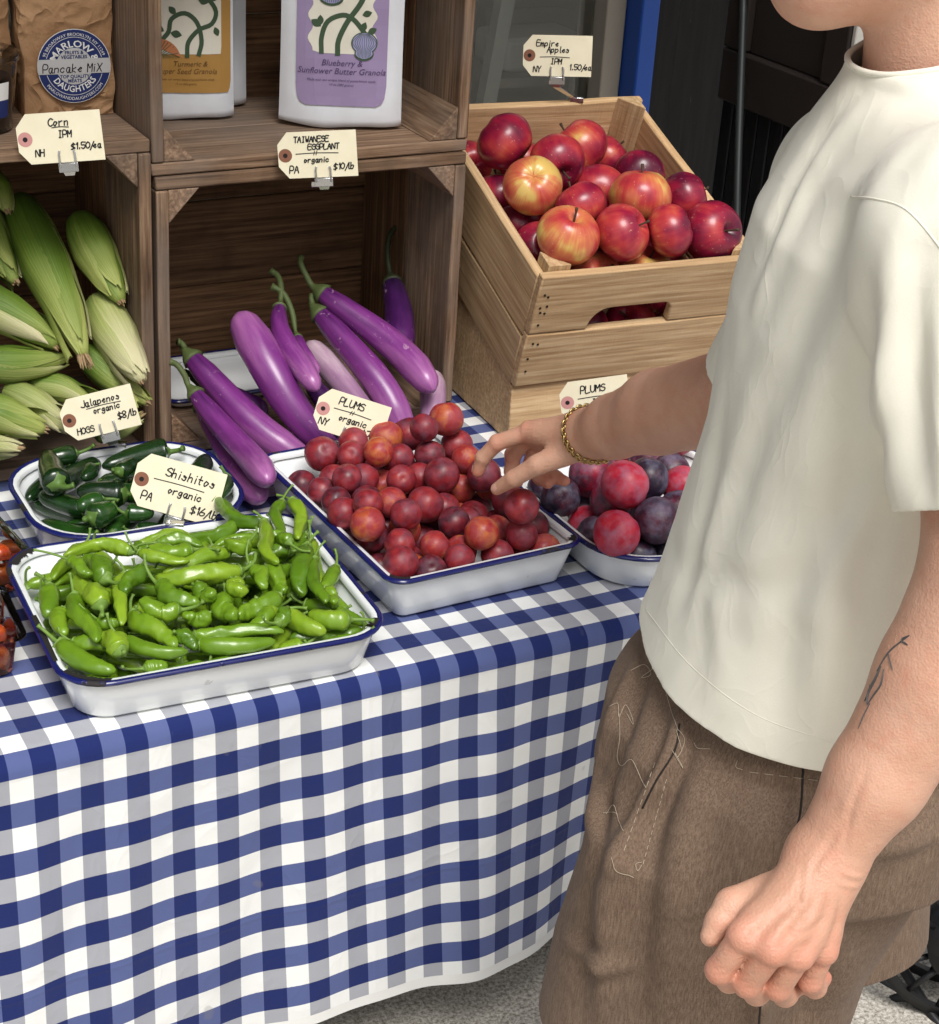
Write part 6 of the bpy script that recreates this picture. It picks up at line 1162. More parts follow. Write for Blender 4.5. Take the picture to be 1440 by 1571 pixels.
art(yo, YS, 'lettering', M_TXO, .0014, lambda m: (text_mesh(m, 'Turmeric &', .0100, .014, .072, 0, shear=.25), text_mesh(m, 'Super Seed Granola', .0100, .010, .062, 0, shear=.25), text_mesh(m, 'Made with our unique blend of powerhouse seeds', .0040, .006, .053, 0, shear=.2), text_mesh(m, '10 oz (283 grams)', .0040, .008, .047, 0, shear=.2)))
pouch((.893, .842, 1.0722), .145, .275, .03, D2(-10), 'plain white pouch edge behind the ochre granola pouch', 0)
# ------------------------------------------------------------------ round tub at the shelf end
tu = empty('plastic_tub', (0.5432, 0.6885, 1.1046), 'round clear plastic tub of dark raisins beside the kraft bags', 'tub')
def lathe(prof, n=32):
    m = MB()
    for r, z in prof: m.v += [(r*math.cos(2*PI*i/n), r*math.sin(2*PI*i/n), z) for i in range(n)]
    m.f += [(j*n+i, j*n+(i+1)%n, (j+1)*n+(i+1)%n, (j+1)*n+i) for j in range(len(prof)-1) for i in range(n)]; return m
lathe([(.040, .0008), (.046, .002), (.056, .085), (.0575, .088), (.0585, .088), (.0585, .096), (.056, .0975), (.0, .0975)]).build('shell', M_CLEAR, tu)
M_RAISIN = plain('raisin', (.030, .014, .012), .5)
rb_ = MB(); lathe([(.0, .004), (.042, .004), (.050, .05), (.046, .066), (.0, .072)]).build('filling', M_RAISIN, tu)
lb = MB(); n = 18
for i in range(n+1):
    a = -2.4+1.5*i/n
    for z in (.022, .044, .066): r = .0475+(.056-.0475)*z/.085+.0009; lb.v.append((r*math.cos(a), r*math.sin(a), z))
lb.f += [(3*i+j, 3*i+3+j, 3*i+4+j, 3*i+1+j) for i in range(n) for j in (0,)]; lb.build('label', M_NAVYP, tu)
lb.f = [(3*i+1, 3*i+4, 3*i+5, 3*i+2) for i in range(n)]; lb.build('label_band', M_WHITEP, tu)
# ------------------------------------------------------------------ clear boxes of tomatoes at the table end
M_TOM = plum_mat('tomato_skin', ((.40, .03, .012), (.50, .05, .012), (.58, .10, .015), (.62, .16, .02)), .0, .2)
TM = bare(ball_mesh('tomato', 31, .08, 18, 12, .95, 0), 'cherry_tomato', M_TOM)
for bi, (bx, by, rz, txt) in enumerate(((.400, .335, .1, 'clear plastic box of tomatoes beside the jalapeno tray'), (.352, .165, -.06, 'clear plastic box of tomatoes beside the shishito tray'))):
    bo = empty('clamshell_box', (bx, by, ZT+.0004), txt, 'plastic box', 'clear boxes of tomatoes', (0, 0, rz))
    def shell(prof):
        m = MB(); n = None
        for ins, z in prof: P = rrect(.145-2*ins, .125-2*ins, .016, 4); n = len(P); m.v += [(x, y, z) for x, y in P]
        m.f += [(j*n+i, j*n+(i+1)%n, (j+1)*n+(i+1)%n, (j+1)*n+i) for j in range(len(prof)-1) for i in range(n)]; return m, n
    m, n = shell([(.014, .0004), (.010, .002), (.004, .048), (-.004, .049), (-.004, .0505)]); m.f.append(tuple(range(n))[::-1]); m.build('base', M_CLEAR, bo, smooth=True, autosm=30)
    m, n = shell([(-.0042, .0515), (.003, .052), (.004, .058), (.008, .058), (.010, .066), (.022, .070), (.030, .068)]); k = len(m.v); m.f.append(tuple(range(k-n, k))); m.build('lid', M_CLEAR, bo, smooth=True, autosm=30)
    q = random.Random(bi)
    for a in range(4):
        for b_ in range(3):
            for l in range(2):
                o = bpy.data.objects.new('cherry_tomato', TM); COL.objects.link(o); lx, ly, lz = -.045+.030*a+q.uniform(-.002, .002), -.032+.032*b_+q.uniform(-.002, .002), .0155+.026*l
                c, s = math.cos(rz), math.sin(rz); o.location = (bx+lx*c-ly*s, by+lx*s+ly*c, ZT+lz); o.scale = (.0138,)*3; o.rotation_euler = (q.uniform(0, 6), q.uniform(0, 6), 0); cc = q.uniform(.3, .9); o.color = (cc, cc, cc, 1)
                tag(o, 'red orange cherry tomato in the clear box '+('beside the jalapeno tray' if bi == 0 else 'beside the shishito tray'), 'tomato', 'cherry tomatoes in clear boxes')

# ------------------------------------------------------------------ the person
import openvdb
from mathutils.bvhtree import BVHTree
class Field:
    """signed distance field on a grid, filled primitive by primitive"""
    BAND = .05
    def __init__(s, lo, hi, h):
        s.lo = np.array(lo, np.float32); s.h = h; s.n = np.ceil((np.array(hi)-s.lo)/h).astype(int)+1
        s.d = np.full(s.n, s.BAND, np.float32)
    def box(s, lo, hi, pad):
        a = np.clip(np.floor((np.array(lo)-pad-s.lo)/s.h).astype(int), 0, s.n); b = np.clip(np.ceil((np.array(hi)+pad-s.lo)/s.h).astype(int)+1, 0, s.n)
        sl = tuple(slice(i, j) for i, j in zip(a, b))
        ax = [s.lo[i]+s.h*np.arange(a[i], b[i], dtype=np.float32) for i in range(3)]
        return sl, np.meshgrid(*ax, indexing='ij', sparse=True)
    def join(s, sl, d, k):
        a = s.d[sl]
        if k <= 0: s.d[sl] = np.minimum(a, d)
        else:
            g = np.maximum(k-np.abs(a-d), 0)/k; s.d[sl] = np.minimum(a, d)-g*g*k*.25
    def cut(s, sl, d, k):
        a = s.d[sl]; g = np.maximum(k-np.abs(a+d), 0)/k; s.d[sl] = np.maximum(a, -d)+g*g*k*.25
    def cone(s, a, b, ra, rb, k=.01, clip=None):
        a, b = np.array(a, np.float32), np.array(b, np.float32); r = max(ra, rb); pad = r+.045
        sl, (X, Y, Z) = s.box(np.minimum(a, b), np.maximum(a, b), pad); ba = b-a; L2 = float(ba@ba)+1e-12
        t = np.clip(((X-a[0])*ba[0]+(Y-a[1])*ba[1]+(Z-a[2])*ba[2])/L2, 0, 1)
        d = np.sqrt((X-a[0]-t*ba[0])**2+(Y-a[1]-t*ba[1])**2+(Z-a[2]-t*ba[2])**2)-(ra+(rb-ra)*t)
        if clip is not None:
            c, n = clip; n = n/np.linalg.norm(n); d = np.maximum(d, (X-c[0])*n[0]+(Y-c[1])*n[1]+(Z-c[2])*n[2])
        s.join(sl, d.astype(np.float32), k)
    def chain(s, P, R, k=.01):
        for i in range(len(P)-1): s.cone(P[i], P[i+1], R[i], R[i+1], k)
    def ellip(s, c, ax, r, k=.01, neg=False):
        c = np.array(c, np.float32); A = [np.array(a, np.float32) for a in ax]; pad = max(r)+.045
        sl, (X, Y, Z) = s.box(c, c, pad); q = 0; g = 0
        for a, rr in zip(A, r):
            u = (X-c[0])*a[0]+(Y-c[1])*a[1]+(Z-c[2])*a[2]; q = q+(u/rr)**2; g = g+(u/rr**2)**2
        q = np.sqrt(q); d = (q*(q-1)/np.maximum(np.sqrt(g), 1e-6)).astype(np.float32)
        (s.cut if neg else s.join)(sl, d, k)
    def loft(s, zs, cs, A, B, F, Rt, k=.02, ex=2.3):
        """stack of rounded cross-sections: half width A along Rt, half depth B along F"""
        zs = np.array(zs); lo = [min(c[0] for c in cs)-max(A)-.05, min(c[1] for c in cs)-max(A)-.05, zs[0]]; hi = [max(c[0] for c in cs)+max(A)+.05, max(c[1] for c in cs)+max(A)+.05, zs[-1]]
        sl, (X, Y, Z) = s.box(lo, hi, .045); z = Z.ravel(); f = lambda v: np.interp(z, zs, v).reshape(1, 1, -1)
        cx, cy, a, b = f([c[0] for c in cs]), f([c[1] for c in cs]), f(A), f(B); u = (X-cx)*F[0]+(Y-cy)*F[1]; v = (X-cx)*Rt[0]+(Y-cy)*Rt[1]
        q = (np.abs(u/b)**ex+np.abs(v/a)**ex)**(1/ex); d = (q-1)*np.minimum(a, b)
        d = np.maximum(d, np.maximum(zs[0]-Z, Z-zs[-1])); s.join(sl, d.astype(np.float32), k)
    def mesh(s):
        g = openvdb.FloatGrid(s.BAND); g.copyFromArray(s.d); P, Q = g.convertToQuads(0.0)
        return np.array(P)*s.h+s.lo, np.array(Q)[:, ::-1]
def vmesh(name, P, Q, mat):
    me = bpy.data.meshes.new(name); me.from_pydata(P.tolist(), [], Q.tolist()); me.materials.append(mat); me.update(); return me
def relax(P, Q, n, lam=.5, w=None):
    E = np.vstack([Q[:, [0, 1]], Q[:, [1, 2]], Q[:, [2, 3]], Q[:, [3, 0]]]); E = np.unique(np.sort(E, 1), axis=0)
    deg = np.bincount(E.ravel(), minlength=len(P))[:, None]
    for _ in range(n):
        S = np.zeros_like(P); np.add.at(S, E[:, 0], P[E[:, 1]]); np.add.at(S, E[:, 1], P[E[:, 0]])
        P = P+lam*(S/np.maximum(deg, 1)-P)*(1 if w is None else w)
    return P
def normals(P, Q):
    n = np.cross(P[Q[:, 2]]-P[Q[:, 0]], P[Q[:, 3]]-P[Q[:, 1]]); N = np.zeros_like(P)
    for i in range(4): np.add.at(N, Q[:, i], n)
    return N/np.maximum(np.linalg.norm(N, axis=1, keepdims=True), 1e-12)
def seg_field(P, a, b):
    a, b = np.array(a), np.array(b); ba = b-a; t = np.clip(((P-a)@ba)/(ba@ba), 0, 1); return np.linalg.norm(P-a-t[:, None]*ba, axis=1), t
def folds(P, N, L):
    d = np.zeros(len(P))
    for a, b, amp, wd in L:
        r, t = seg_field(P, a, b); prof = np.exp(-(r/wd)**2)-.55*np.exp(-((r-wd*1.9)/(wd*1.1))**2)*(r > 0)
        d += amp*prof*np.sin(np.pi*np.clip(.06+.88*t, 0, 1))**.7
    return P+N*d[:, None]
def surf_folds(P, Q, N, L, gain=1.0, widen=1.0):
    """wrinkles: crests and hollows that follow polylines lying on the cloth"""
    bv = BVHTree.FromPolygons(P.tolist(), Q.tolist()); d = np.zeros(len(P))
    for pts, amp, wd in L:
        S_ = []; wd = wd*widen
        for p in spline(pts, 14):
            h = bv.ray_cast(CAMP, (p-CAMP).normalized(), 4)
            if h[0] is not None: S_.append(np.array(h[0]))
        if len(S_) < 3: continue
        A = np.array(S_); lo_, hi_ = A.min(0)-5*wd, A.max(0)+5*wd; ix = np.where(((P > lo_) & (P < hi_)).all(1))[0]
        if not len(ix): continue
        X = P[ix]; best = np.full(len(ix), 9.); tt = np.zeros(len(ix)); n = len(A)-1
        for i in range(n):
            r, t = seg_field(X, A[i], A[i+1]); m = r < best; best[m] = r[m]; tt[m] = (i+t[m])/n
        prof = np.exp(-(best/wd)**2)-.45*np.exp(-((best-2.0*wd)/(1.2*wd))**2)
        d[ix] += amp*gain*prof*np.sin(np.pi*np.clip(.08+.84*tt, 0, 1))**.8
    return P+N*d[:, None]
pF = np.array((-.932, .362, 0)); pR = np.array((.362, .932, 0)); pU = np.array((0, 0, 1.))
V3 = lambda t: np.array(t, float)
NECK = V3((0.9929, -0.5258, 1.4672)); CHEST = V3((0.9546, -0.5378, 1.2729)); WAIST = V3((0.9620, -0.5395, 1.0522)); HIP = V3((0.9607, -0.5318, 0.8619))
LSH = V3((0.8797, -0.6930, 1.3651)); LEL = V3((0.8658, -0.7958, 1.1602)); LMID = V3((0.8347, -0.7951, 1.0738)); LWR = V3((0.7639, -0.7893, 0.9344))
RSH = V3((1.0492, -0.3806, 1.3051)); REL = V3((1.0712, -0.2602, 1.0427)); RMID = V3((1.0710, -0.1023, 0.9585)); RWR = V3((1.0709, 0.0299, 0.8748))
HZ = HIP[2]; KNEE_L = V3((0.8859, -0.5355, 0.6230)); KNEE_R = V3((1.0491, -0.4518, 0.5503))
HEADC = NECK+pF*.040+pU*.132
person = empty('person', (float(HIP[0]), float(HIP[1]), GZ), 'person in cream t-shirt and brown shorts reaching for the plums', 'person')
def skin():
    x = NT('skin', .48, .4); v = x.coord(); f = x.noise(v, 9, 4, .55); f2 = x.noise(v, 70, 3)
    c = x.ramp(f, [(.30, lin((192,143,118))), (.55, lin((208,161,136))), (.75, lin((220,177,153)))])
    c = x.mix(x.math('MULTIPLY', x.ramp(f2, [(.5, 0.0), (.75, 1.0)]), .25), c, lin((200,120,96)))
    at = x.n('Attribute', attribute_name='flush'); c = x.mix(x.math('MULTIPLY', at.outputs['Fac'], .55), c, lin((216,118,98)))
    vr = x.n('TexVoronoi'); x.put(vr.inputs['Vector'], v); x.put(vr.inputs['Scale'], 520.0)
    h = x.math('ADD', x.math('MULTIPLY', vr.outputs['Distance'], .5), x.noise(v, 160, 3))
    return x.done(Base_Color=c, Normal=x.bump(h, .4, .0014), Subsurface_Weight=.14, Subsurface_Radius=(.010, .004, .002), Subsurface_Scale=.6)
M_SKIN = skin()
def body_field():
    lo = (.60, -1.02, GZ-.01); hi = (1.30, .30, 1.78)
    B = Field(lo, hi, .0045)
    # trunk, kept inside the clothes
    zs = [HZ-.10, HZ-.02, WAIST[2]-.02, WAIST[2]+.10, CHEST[2], CHEST[2]+.10, NECK[2]-.075]
    cs = [HIP[:2], HIP[:2], WAIST[:2], (WAIST[:2]+CHEST[:2])/2, CHEST[:2], (CHEST[:2]+NECK[:2])/2, NECK[:2]]
    B.loft(zs, cs, [.13, .145, .125, .13, .135, .105, .05], [.085, .10, .085, .085, .085, .060, .045], pF, pR)
    B.chain([NECK-pU*.10-pF*.01, NECK+pU*.06+pF*.012], [.066, .058], .03)
    B.chain([NECK-pU*.075, LSH-pU*.01], [.042, .036], .03); B.chain([NECK-pU*.075, RSH-pU*.01], [.042, .034], .03)
    # head
    B.ellip(HEADC+pU*.012-pF*.012, (pF, pR, pU), (.096, .076, .112), .02)
    B.ellip(HEADC+pF*.045-pU*.055, (pF, pR, pU), (.062, .056, .078), .03)
    jaw = HEADC+pF*.072-pU*.112
    B.ellip(jaw, (pF, pR, pU), (.026, .030, .022), .03)
    for s_ in (-1, 1): B.cone(jaw+pR*s_*.012, HEADC-pF*.012-pU*.062+pR*s_*.054, .017, .016, .03)
    B.cone(HEADC+pF*.098+pU*.020, HEADC+pF*.120-pU*.026, .008, .014, .012)
    for s_ in (-1, 1):
        B.ellip(HEADC+pF*.104-pU*.028+pR*s_*.012, (pF, pR, pU), (.010, .009, .008), .006)
        B.ellip(HEADC-pF*.012-pU*.020+pR*s_*.079, (pF, pR, pU), (.018, .009, .030), .006)
        B.ellip(HEADC+pF*.091+pU*.010+pR*s_*.032, (pF, pR, pU), (.012, .016, .009), .006, True)
        B.ellip(HEADC+pF*.082+pU*.010+pR*s_*.032, (pF, pR, pU), (.013, .013, .010), .003)
        B.ellip(HEADC+pF*.088+pU*.030+pR*s_*.032, (pF, pR, pU), (.012, .024, .007), .012)
    B.ellip(HEADC+pF*.100-pU*.060, (pF, pR, pU), (.010, .022, .006), .006); B.ellip(HEADC+pF*.098-pU*.071, (pF, pR, pU), (.010, .018, .006), .006)
    # legs and feet
    for hip, kn, sd in ((HIP-pR*.085, KNEE_L, -1), (HIP+pR*.085, KNEE_R, 1)):
        an = np.array((kn[0], kn[1], GZ+.075))-pF*.03; kz = np.array((kn[0], kn[1], GZ+.44))
        B.chain([hip-pU*.06, kz, kz-pU*.12-pF*.015, an], [.080, .055, .056, .034], .02)
        B.chain([an-pU*.045, an-pU*.045+pF*.10], [.036, .032], .02); B.cone(an-pU*.045-pF*.02, an-pU*.048+pF*.15, .032, .022, .02)
    # upper arms, inside the sleeves
    B.chain([LSH-pU*.01, LSH+(LEL-LSH)*.55], [.036, .036], .03); B.chain([RSH-pU*.01, RSH+(REL-RSH)*.55], [.036, .036], .03)
    return B
def hand(Bd, W, mcps, fingers, thumb, rs, wr, palm, kf=.0012):
    """one hand: metacarpal cones from the wrist, four jointed fingers, a thumb from the palm's side"""
    for m, r in zip(mcps, palm): Bd.cone(W, m, wr, r, .014)
    for a, b in zip(mcps[:-1], mcps[1:]): Bd.cone(a*.82+W*.18, b*.82+W*.18, .0095, .0095, .010)
    for m, r in zip(mcps, rs): Bd.ellip(m, (pF, pR, pU), (r*1.16,)*3, .004)
    for P, r in zip(fingers, rs):
        for i in range(len(P)-1): Bd.cone(P[i], P[i+1], r*(1.0, .93, .85)[i], r*(.95, .86, .74)[i], kf)
        for i in (1, 2): Bd.ellip(P[i], (pF, pR, pU), (r*1.04*(1, .95, .88)[i],)*3, .003)
    T = thumb
    Bd.cone(T[0], T[1], .0155, .0120, .010); Bd.cone(T[1], T[2], .0115, .0102, .004); Bd.cone(T[2], T[3], .0102, .0078, .003)
def bounds(pts, pad):
    A = np.array(pts); return A.min(0)-pad, A.max(0)+pad
def arm_field(sh, chain_, rads, joints):
    up = sh+(chain_[0]-sh)*.35
    lo, hi = bounds([up]+list(chain_)+joints, .062); A = Field(lo, hi, .0018)
    A.chain([up, chain_[0]], [.044, rads[0]], .02); A.chain(chain_, rads, .012); return A
LM = [V3(t) for t in ((0.6823, -0.8077, 0.9058), (0.6952, -0.8246, 0.9028), (0.7151, -0.8299, 0.8954), (0.7400, -0.8275, 0.8885))]
LF = [[LM[0], V3((0.6715, -0.8006, 0.8737)), V3((0.6887, -0.7929, 0.8526)), V3((0.7103, -0.7895, 0.8488))], [LM[1], V3((0.6875, -0.8138, 0.8667)), V3((0.7057, -0.8047, 0.8445)), V3((0.7272, -0.7985, 0.8409))],
      [LM[2], V3((0.7094, -0.8216, 0.8615)), V3((0.7270, -0.8115, 0.8404)), V3((0.7453, -0.8049, 0.8389))], [LM[3], V3((0.7374, -0.8236, 0.8590)), V3((0.7515, -0.8150, 0.8410)), V3((0.7645, -0.8079, 0.8393))]]
BL = arm_field(LSH, [LEL, LMID, LMID*.45+LWR*.55, LWR], [.0495, .0440, .0345, .0262], LM+sum(LF, [])+[V3((0.6738, -0.7835, 0.8903))])
hand(BL, LWR, LM, LF, [V3((0.7243, -0.7809, 0.9093)), V3((0.6937, -0.7774, 0.9073)), V3((0.6818, -0.7808, 0.8985)), V3((0.6738, -0.7835, 0.8903))], (.0103, .0106, .0100, .0090), .0225, (.0108, .0108, .0104, .0100))
# the right hand reaching down, forefinger and thumb open above the plums
RM = [V3(t) for t in ((1.0313, 0.0959, 0.8583), (1.0427, 0.1138, 0.8447), (1.0573, 0.1215, 0.8323), (1.0706, 0.1207, 0.8218))]
RF = [[RM[0], V3((1.0028, 0.1200, 0.8381)), V3((0.9917, 0.1324, 0.8149)), V3((0.9880, 0.1363, 0.7955))], [RM[1], V3((1.0335, 0.1326, 0.8122)), V3((1.0335, 0.1325, 0.7895)), V3((1.0347, 0.1204, 0.7807))],
      [RM[2], V3((1.0551, 0.1250, 0.7980)), V3((1.0599, 0.1093, 0.7866)), V3((1.0623, 0.0946, 0.7858))], [RM[3], V3((1.0712, 0.1144, 0.7956)), V3((1.0756, 0.0958, 0.7900)), V3((1.0783, 0.0821, 0.7913))]]
BR = arm_field(RSH, [REL, RMID, RMID*.4+RWR*.6, RWR], [.052, .0450, .0355, .0290], RM+sum(RF, [])+[V3((0.9909, 0.0934, 0.7909))])
hand(BR, RWR, RM, RF, [V3((1.0461, 0.0434, 0.8488)), V3((1.0201, 0.0542, 0.8349)), V3((1.0013, 0.0736, 0.8117)), V3((0.9909, 0.0934, 0.7909))], (.0104, .0106, .0100, .0090), .0245, (.0128, .0128, .0124, .0118))
Ps, Qs, o_ = [], [], 0
for fd, it in ((body_field(), 2), (BL, 2), (BR, 2)):
    p_, q_ = fd.mesh(); p_ = relax(p_, q_, it, .35); Ps.append(p_); Qs.append(q_+o_); o_ += len(p_)
P, Q = np.vstack(Ps), np.vstack(Qs)
nb0 = len(Ps[0]); N_ = normals(P, Q)
SK = [([(0.6990, -0.8524, 0.9841), (0.6810, -0.8515, 0.9675), (0.6633, -0.8497, 0.9529), (0.6504, -0.8472, 0.9444)], .0012, .0040), ([(0.7025, -0.8553, 0.9824), (0.6898, -0.8584, 0.9643), (0.6733, -0.8594, 0.9460), (0.6654, -0.8596, 0.9378)], .0012, .0036), ([(0.7060, -0.8583, 0.9807), (0.6990, -0.8644, 0.9630), (0.6886, -0.8675, 0.9470), (0.6802, -0.8688, 0.9365)], .0011, .0036), ([(0.7110, -0.8631, 0.9772), (0.7063, -0.8693, 0.9616), (0.7007, -0.8729, 0.9498), (0.6953, -0.8751, 0.9406)], .0010, .0034),
      ([(0.6747, -0.8558, 0.9537), (0.6803, -0.8614, 0.9495), (0.6876, -0.8640, 0.9523), (0.6970, -0.8659, 0.9583)], .0009, .0022), ([(0.6913, -0.8450, 0.9893), (0.6858, -0.8508, 0.9736), (0.6857, -0.8595, 0.9583), (0.6876, -0.8640, 0.9523)], .0008, .0022), ([(0.6826, -0.8556, 0.9619), (0.6849, -0.8590, 0.9582), (0.6859, -0.8613, 0.9552), (0.6878, -0.8636, 0.9531)], -.0010, .0018),
      ([(0.7131, -0.8577, 0.9888), (0.7172, -0.8614, 0.9864), (0.7208, -0.8640, 0.9855), (0.7245, -0.8662, 0.9854)], -.0012, .0020), ([(0.7100, -0.8597, 0.9821), (0.7145, -0.8635, 0.9801), (0.7182, -0.8659, 0.9796), (0.7220, -0.8679, 0.9799)], -.0010, .0018), ([(0.7229, -0.8443, 1.0220), (0.7128, -0.8466, 1.0079), (0.7008, -0.8478, 0.9937), (0.6930, -0.8502, 0.9817)], .0009, .0028), ([(0.7393, -0.8378, 1.0499), (0.7281, -0.8427, 1.0300), (0.7215, -0.8480, 1.0143), (0.7156, -0.8536, 0.9986)], .0009, .0026)]
for mc in LM+RM:
    for k_ in (-.0035, 0, .0035):
        c_ = Vector(mc)+CD*k_; SK.append(([c_-CR*.005, c_-CR*.0015+CD*.0006, c_+CR*.0015+CD*.0006, c_+CR*.005], -.0006, .0011))
for fg in LF+RF:
    for k_ in (-.003, .001):
        c_ = Vector(fg[1])+CD*k_; SK.append(([c_-CR*.005, c_-CR*.0015, c_+CR*.0015, c_+CR*.005], -.0005, .0011))
P = surf_folds(P, Q, N_, SK)
me = vmesh('body', P, Q, M_SKIN)
fl = np.zeros(len(P))
for p, r in [(m, .013) for m in LM+RM]+[(f[1], .011) for f in LF+RF]+[(f[3], .012) for f in LF+RF]: fl = np.maximum(fl, np.exp(-((P-p)**2).sum(1)/r**2))
at = me.attributes.new('flush', 'FLOAT', 'POINT'); at.data.foreach_set('value', fl.astype(np.float32))
body = link('body', me, person); body.location = -Vector(person.location)
# finger nails: small curved plates on thumb and forefinger
M_NAIL2 = plain('finger_nail', lin((226,176,158)), .3)
def nail(a, b, r, up, L=.0105, W=.0088):
    a, b, up = Vector(a), Vector(b), Vector(up); d = (b-a).normalized(); up = (up-d*up.dot(d)).normalized(); s = d.cross(up); m = MB(); n = 6
    for i in range(n+1):
        u = i/n; wv = W/2*math.sin(PI*(.18+.64*u))**.5
        for j in range(n+1):
            v = (j/n-.5)*2; th = v*wv/r; m.v.append(tuple(b+d*(L*(u-.72)*1.0)+(s*math.sin(th)+up*math.cos(th))*(r+.0004-.0004*abs(v))-up*(.0016*u*u)))
    m.f += [(i*(n+1)+j, i*(n+1)+j+1, (i+1)*(n+1)+j+1, (i+1)*(n+1)+j) for i in range(n) for j in range(n)]
    o = m.build('finger_nail', M_NAIL2, body); return o
nail((0.6818, -0.7808, 0.8985), (0.6738, -0.7835, 0.8903), .0079, -CF*.5-CR, .009, .0075)
nail((1.0013, 0.0736, 0.8117), (0.9909, 0.0934, 0.7909), .0084, -CF-CR*.15+CD*-.3)
nail((0.9917, 0.1324, 0.8149), (0.9880, 0.1363, 0.7955), .0086, -CR-CF*.1-CD*.3)
# ------------------------------------------------------------------ clothes
def knit():
    x = NT('cream_cotton', .9, .15); v = x.coord(); f = x.noise(v, 700, 2); g = x.noise(v, 9, 4, .6, .4)
    c = x.mix(x.math('MULTIPLY', f, .25), lin((236,233,217)), lin((212,209,193)))
    rid = x.math('POWER', x.math('SUBTRACT', 1.0, x.math('ABSOLUTE', x.math('MULTIPLY_ADD', x.noise(x.mapping(v, (1, 1, .55)), 8, 2, .45, .9), 2.0, -1.0))), 6.0)
    rid2 = x.math('POWER', x.math('SUBTRACT', 1.0, x.math('ABSOLUTE', x.math('MULTIPLY_ADD', x.noise(x.mapping(v, (1, 1, .8), (3, 1, 2)), 17, 2, .45, 1.1), 2.0, -1.0))), 8.0)
    h = x.math('ADD', x.math('MULTIPLY', f, .05), x.math('ADD', x.math('MULTIPLY', rid, .22), x.math('MULTIPLY', rid2, .12)))
    return x.done(Base_Color=c, Normal=x.bump(h, .35, .007), Sheen_Weight=.2)
def woolen():
    x = NT('brown_wool', .9, .15); v = x.coord(); b = x.noise(v, 5, 3)
    f = x.math('ADD', x.math('MULTIPLY', x.noise(x.mapping(v, (1, 1, .10)), 700, 1, .5), .55), x.math('MULTIPLY', x.noise(x.mapping(v, (1, 1, .5)), 1100, 1), .45))
    c = x.ramp(x.math('ADD', x.math('MULTIPLY', f, .75), x.math('MULTIPLY', b, .25)), [(.36, lin((98,80,66))), (.5, lin((116,97,82))), (.64, lin((136,116,99)))])
    return x.done(Base_Color=c, Normal=x.bump(f, .12, .0015), Sheen_Weight=.04)
M_TEE = knit(); M_WOOL = woolen()
def cut_mesh(me, cuts):
    bm = bmesh.new(); bm.from_mesh(me)
    for co, no, sel in cuts:
        fs = [f for f in bm.faces if sel(f.calc_center_median())]
        es = {e for f in fs for e in f.edges}; vs = {v for f in fs for v in f.verts}
        bmesh.ops.bisect_plane(bm, geom=fs+list(es)+list(vs), plane_co=co, plane_no=no, clear_outer=True, dist=1e-6)
    bm.to_mesh(me); bm.free(); me.update()
SHEM = .918
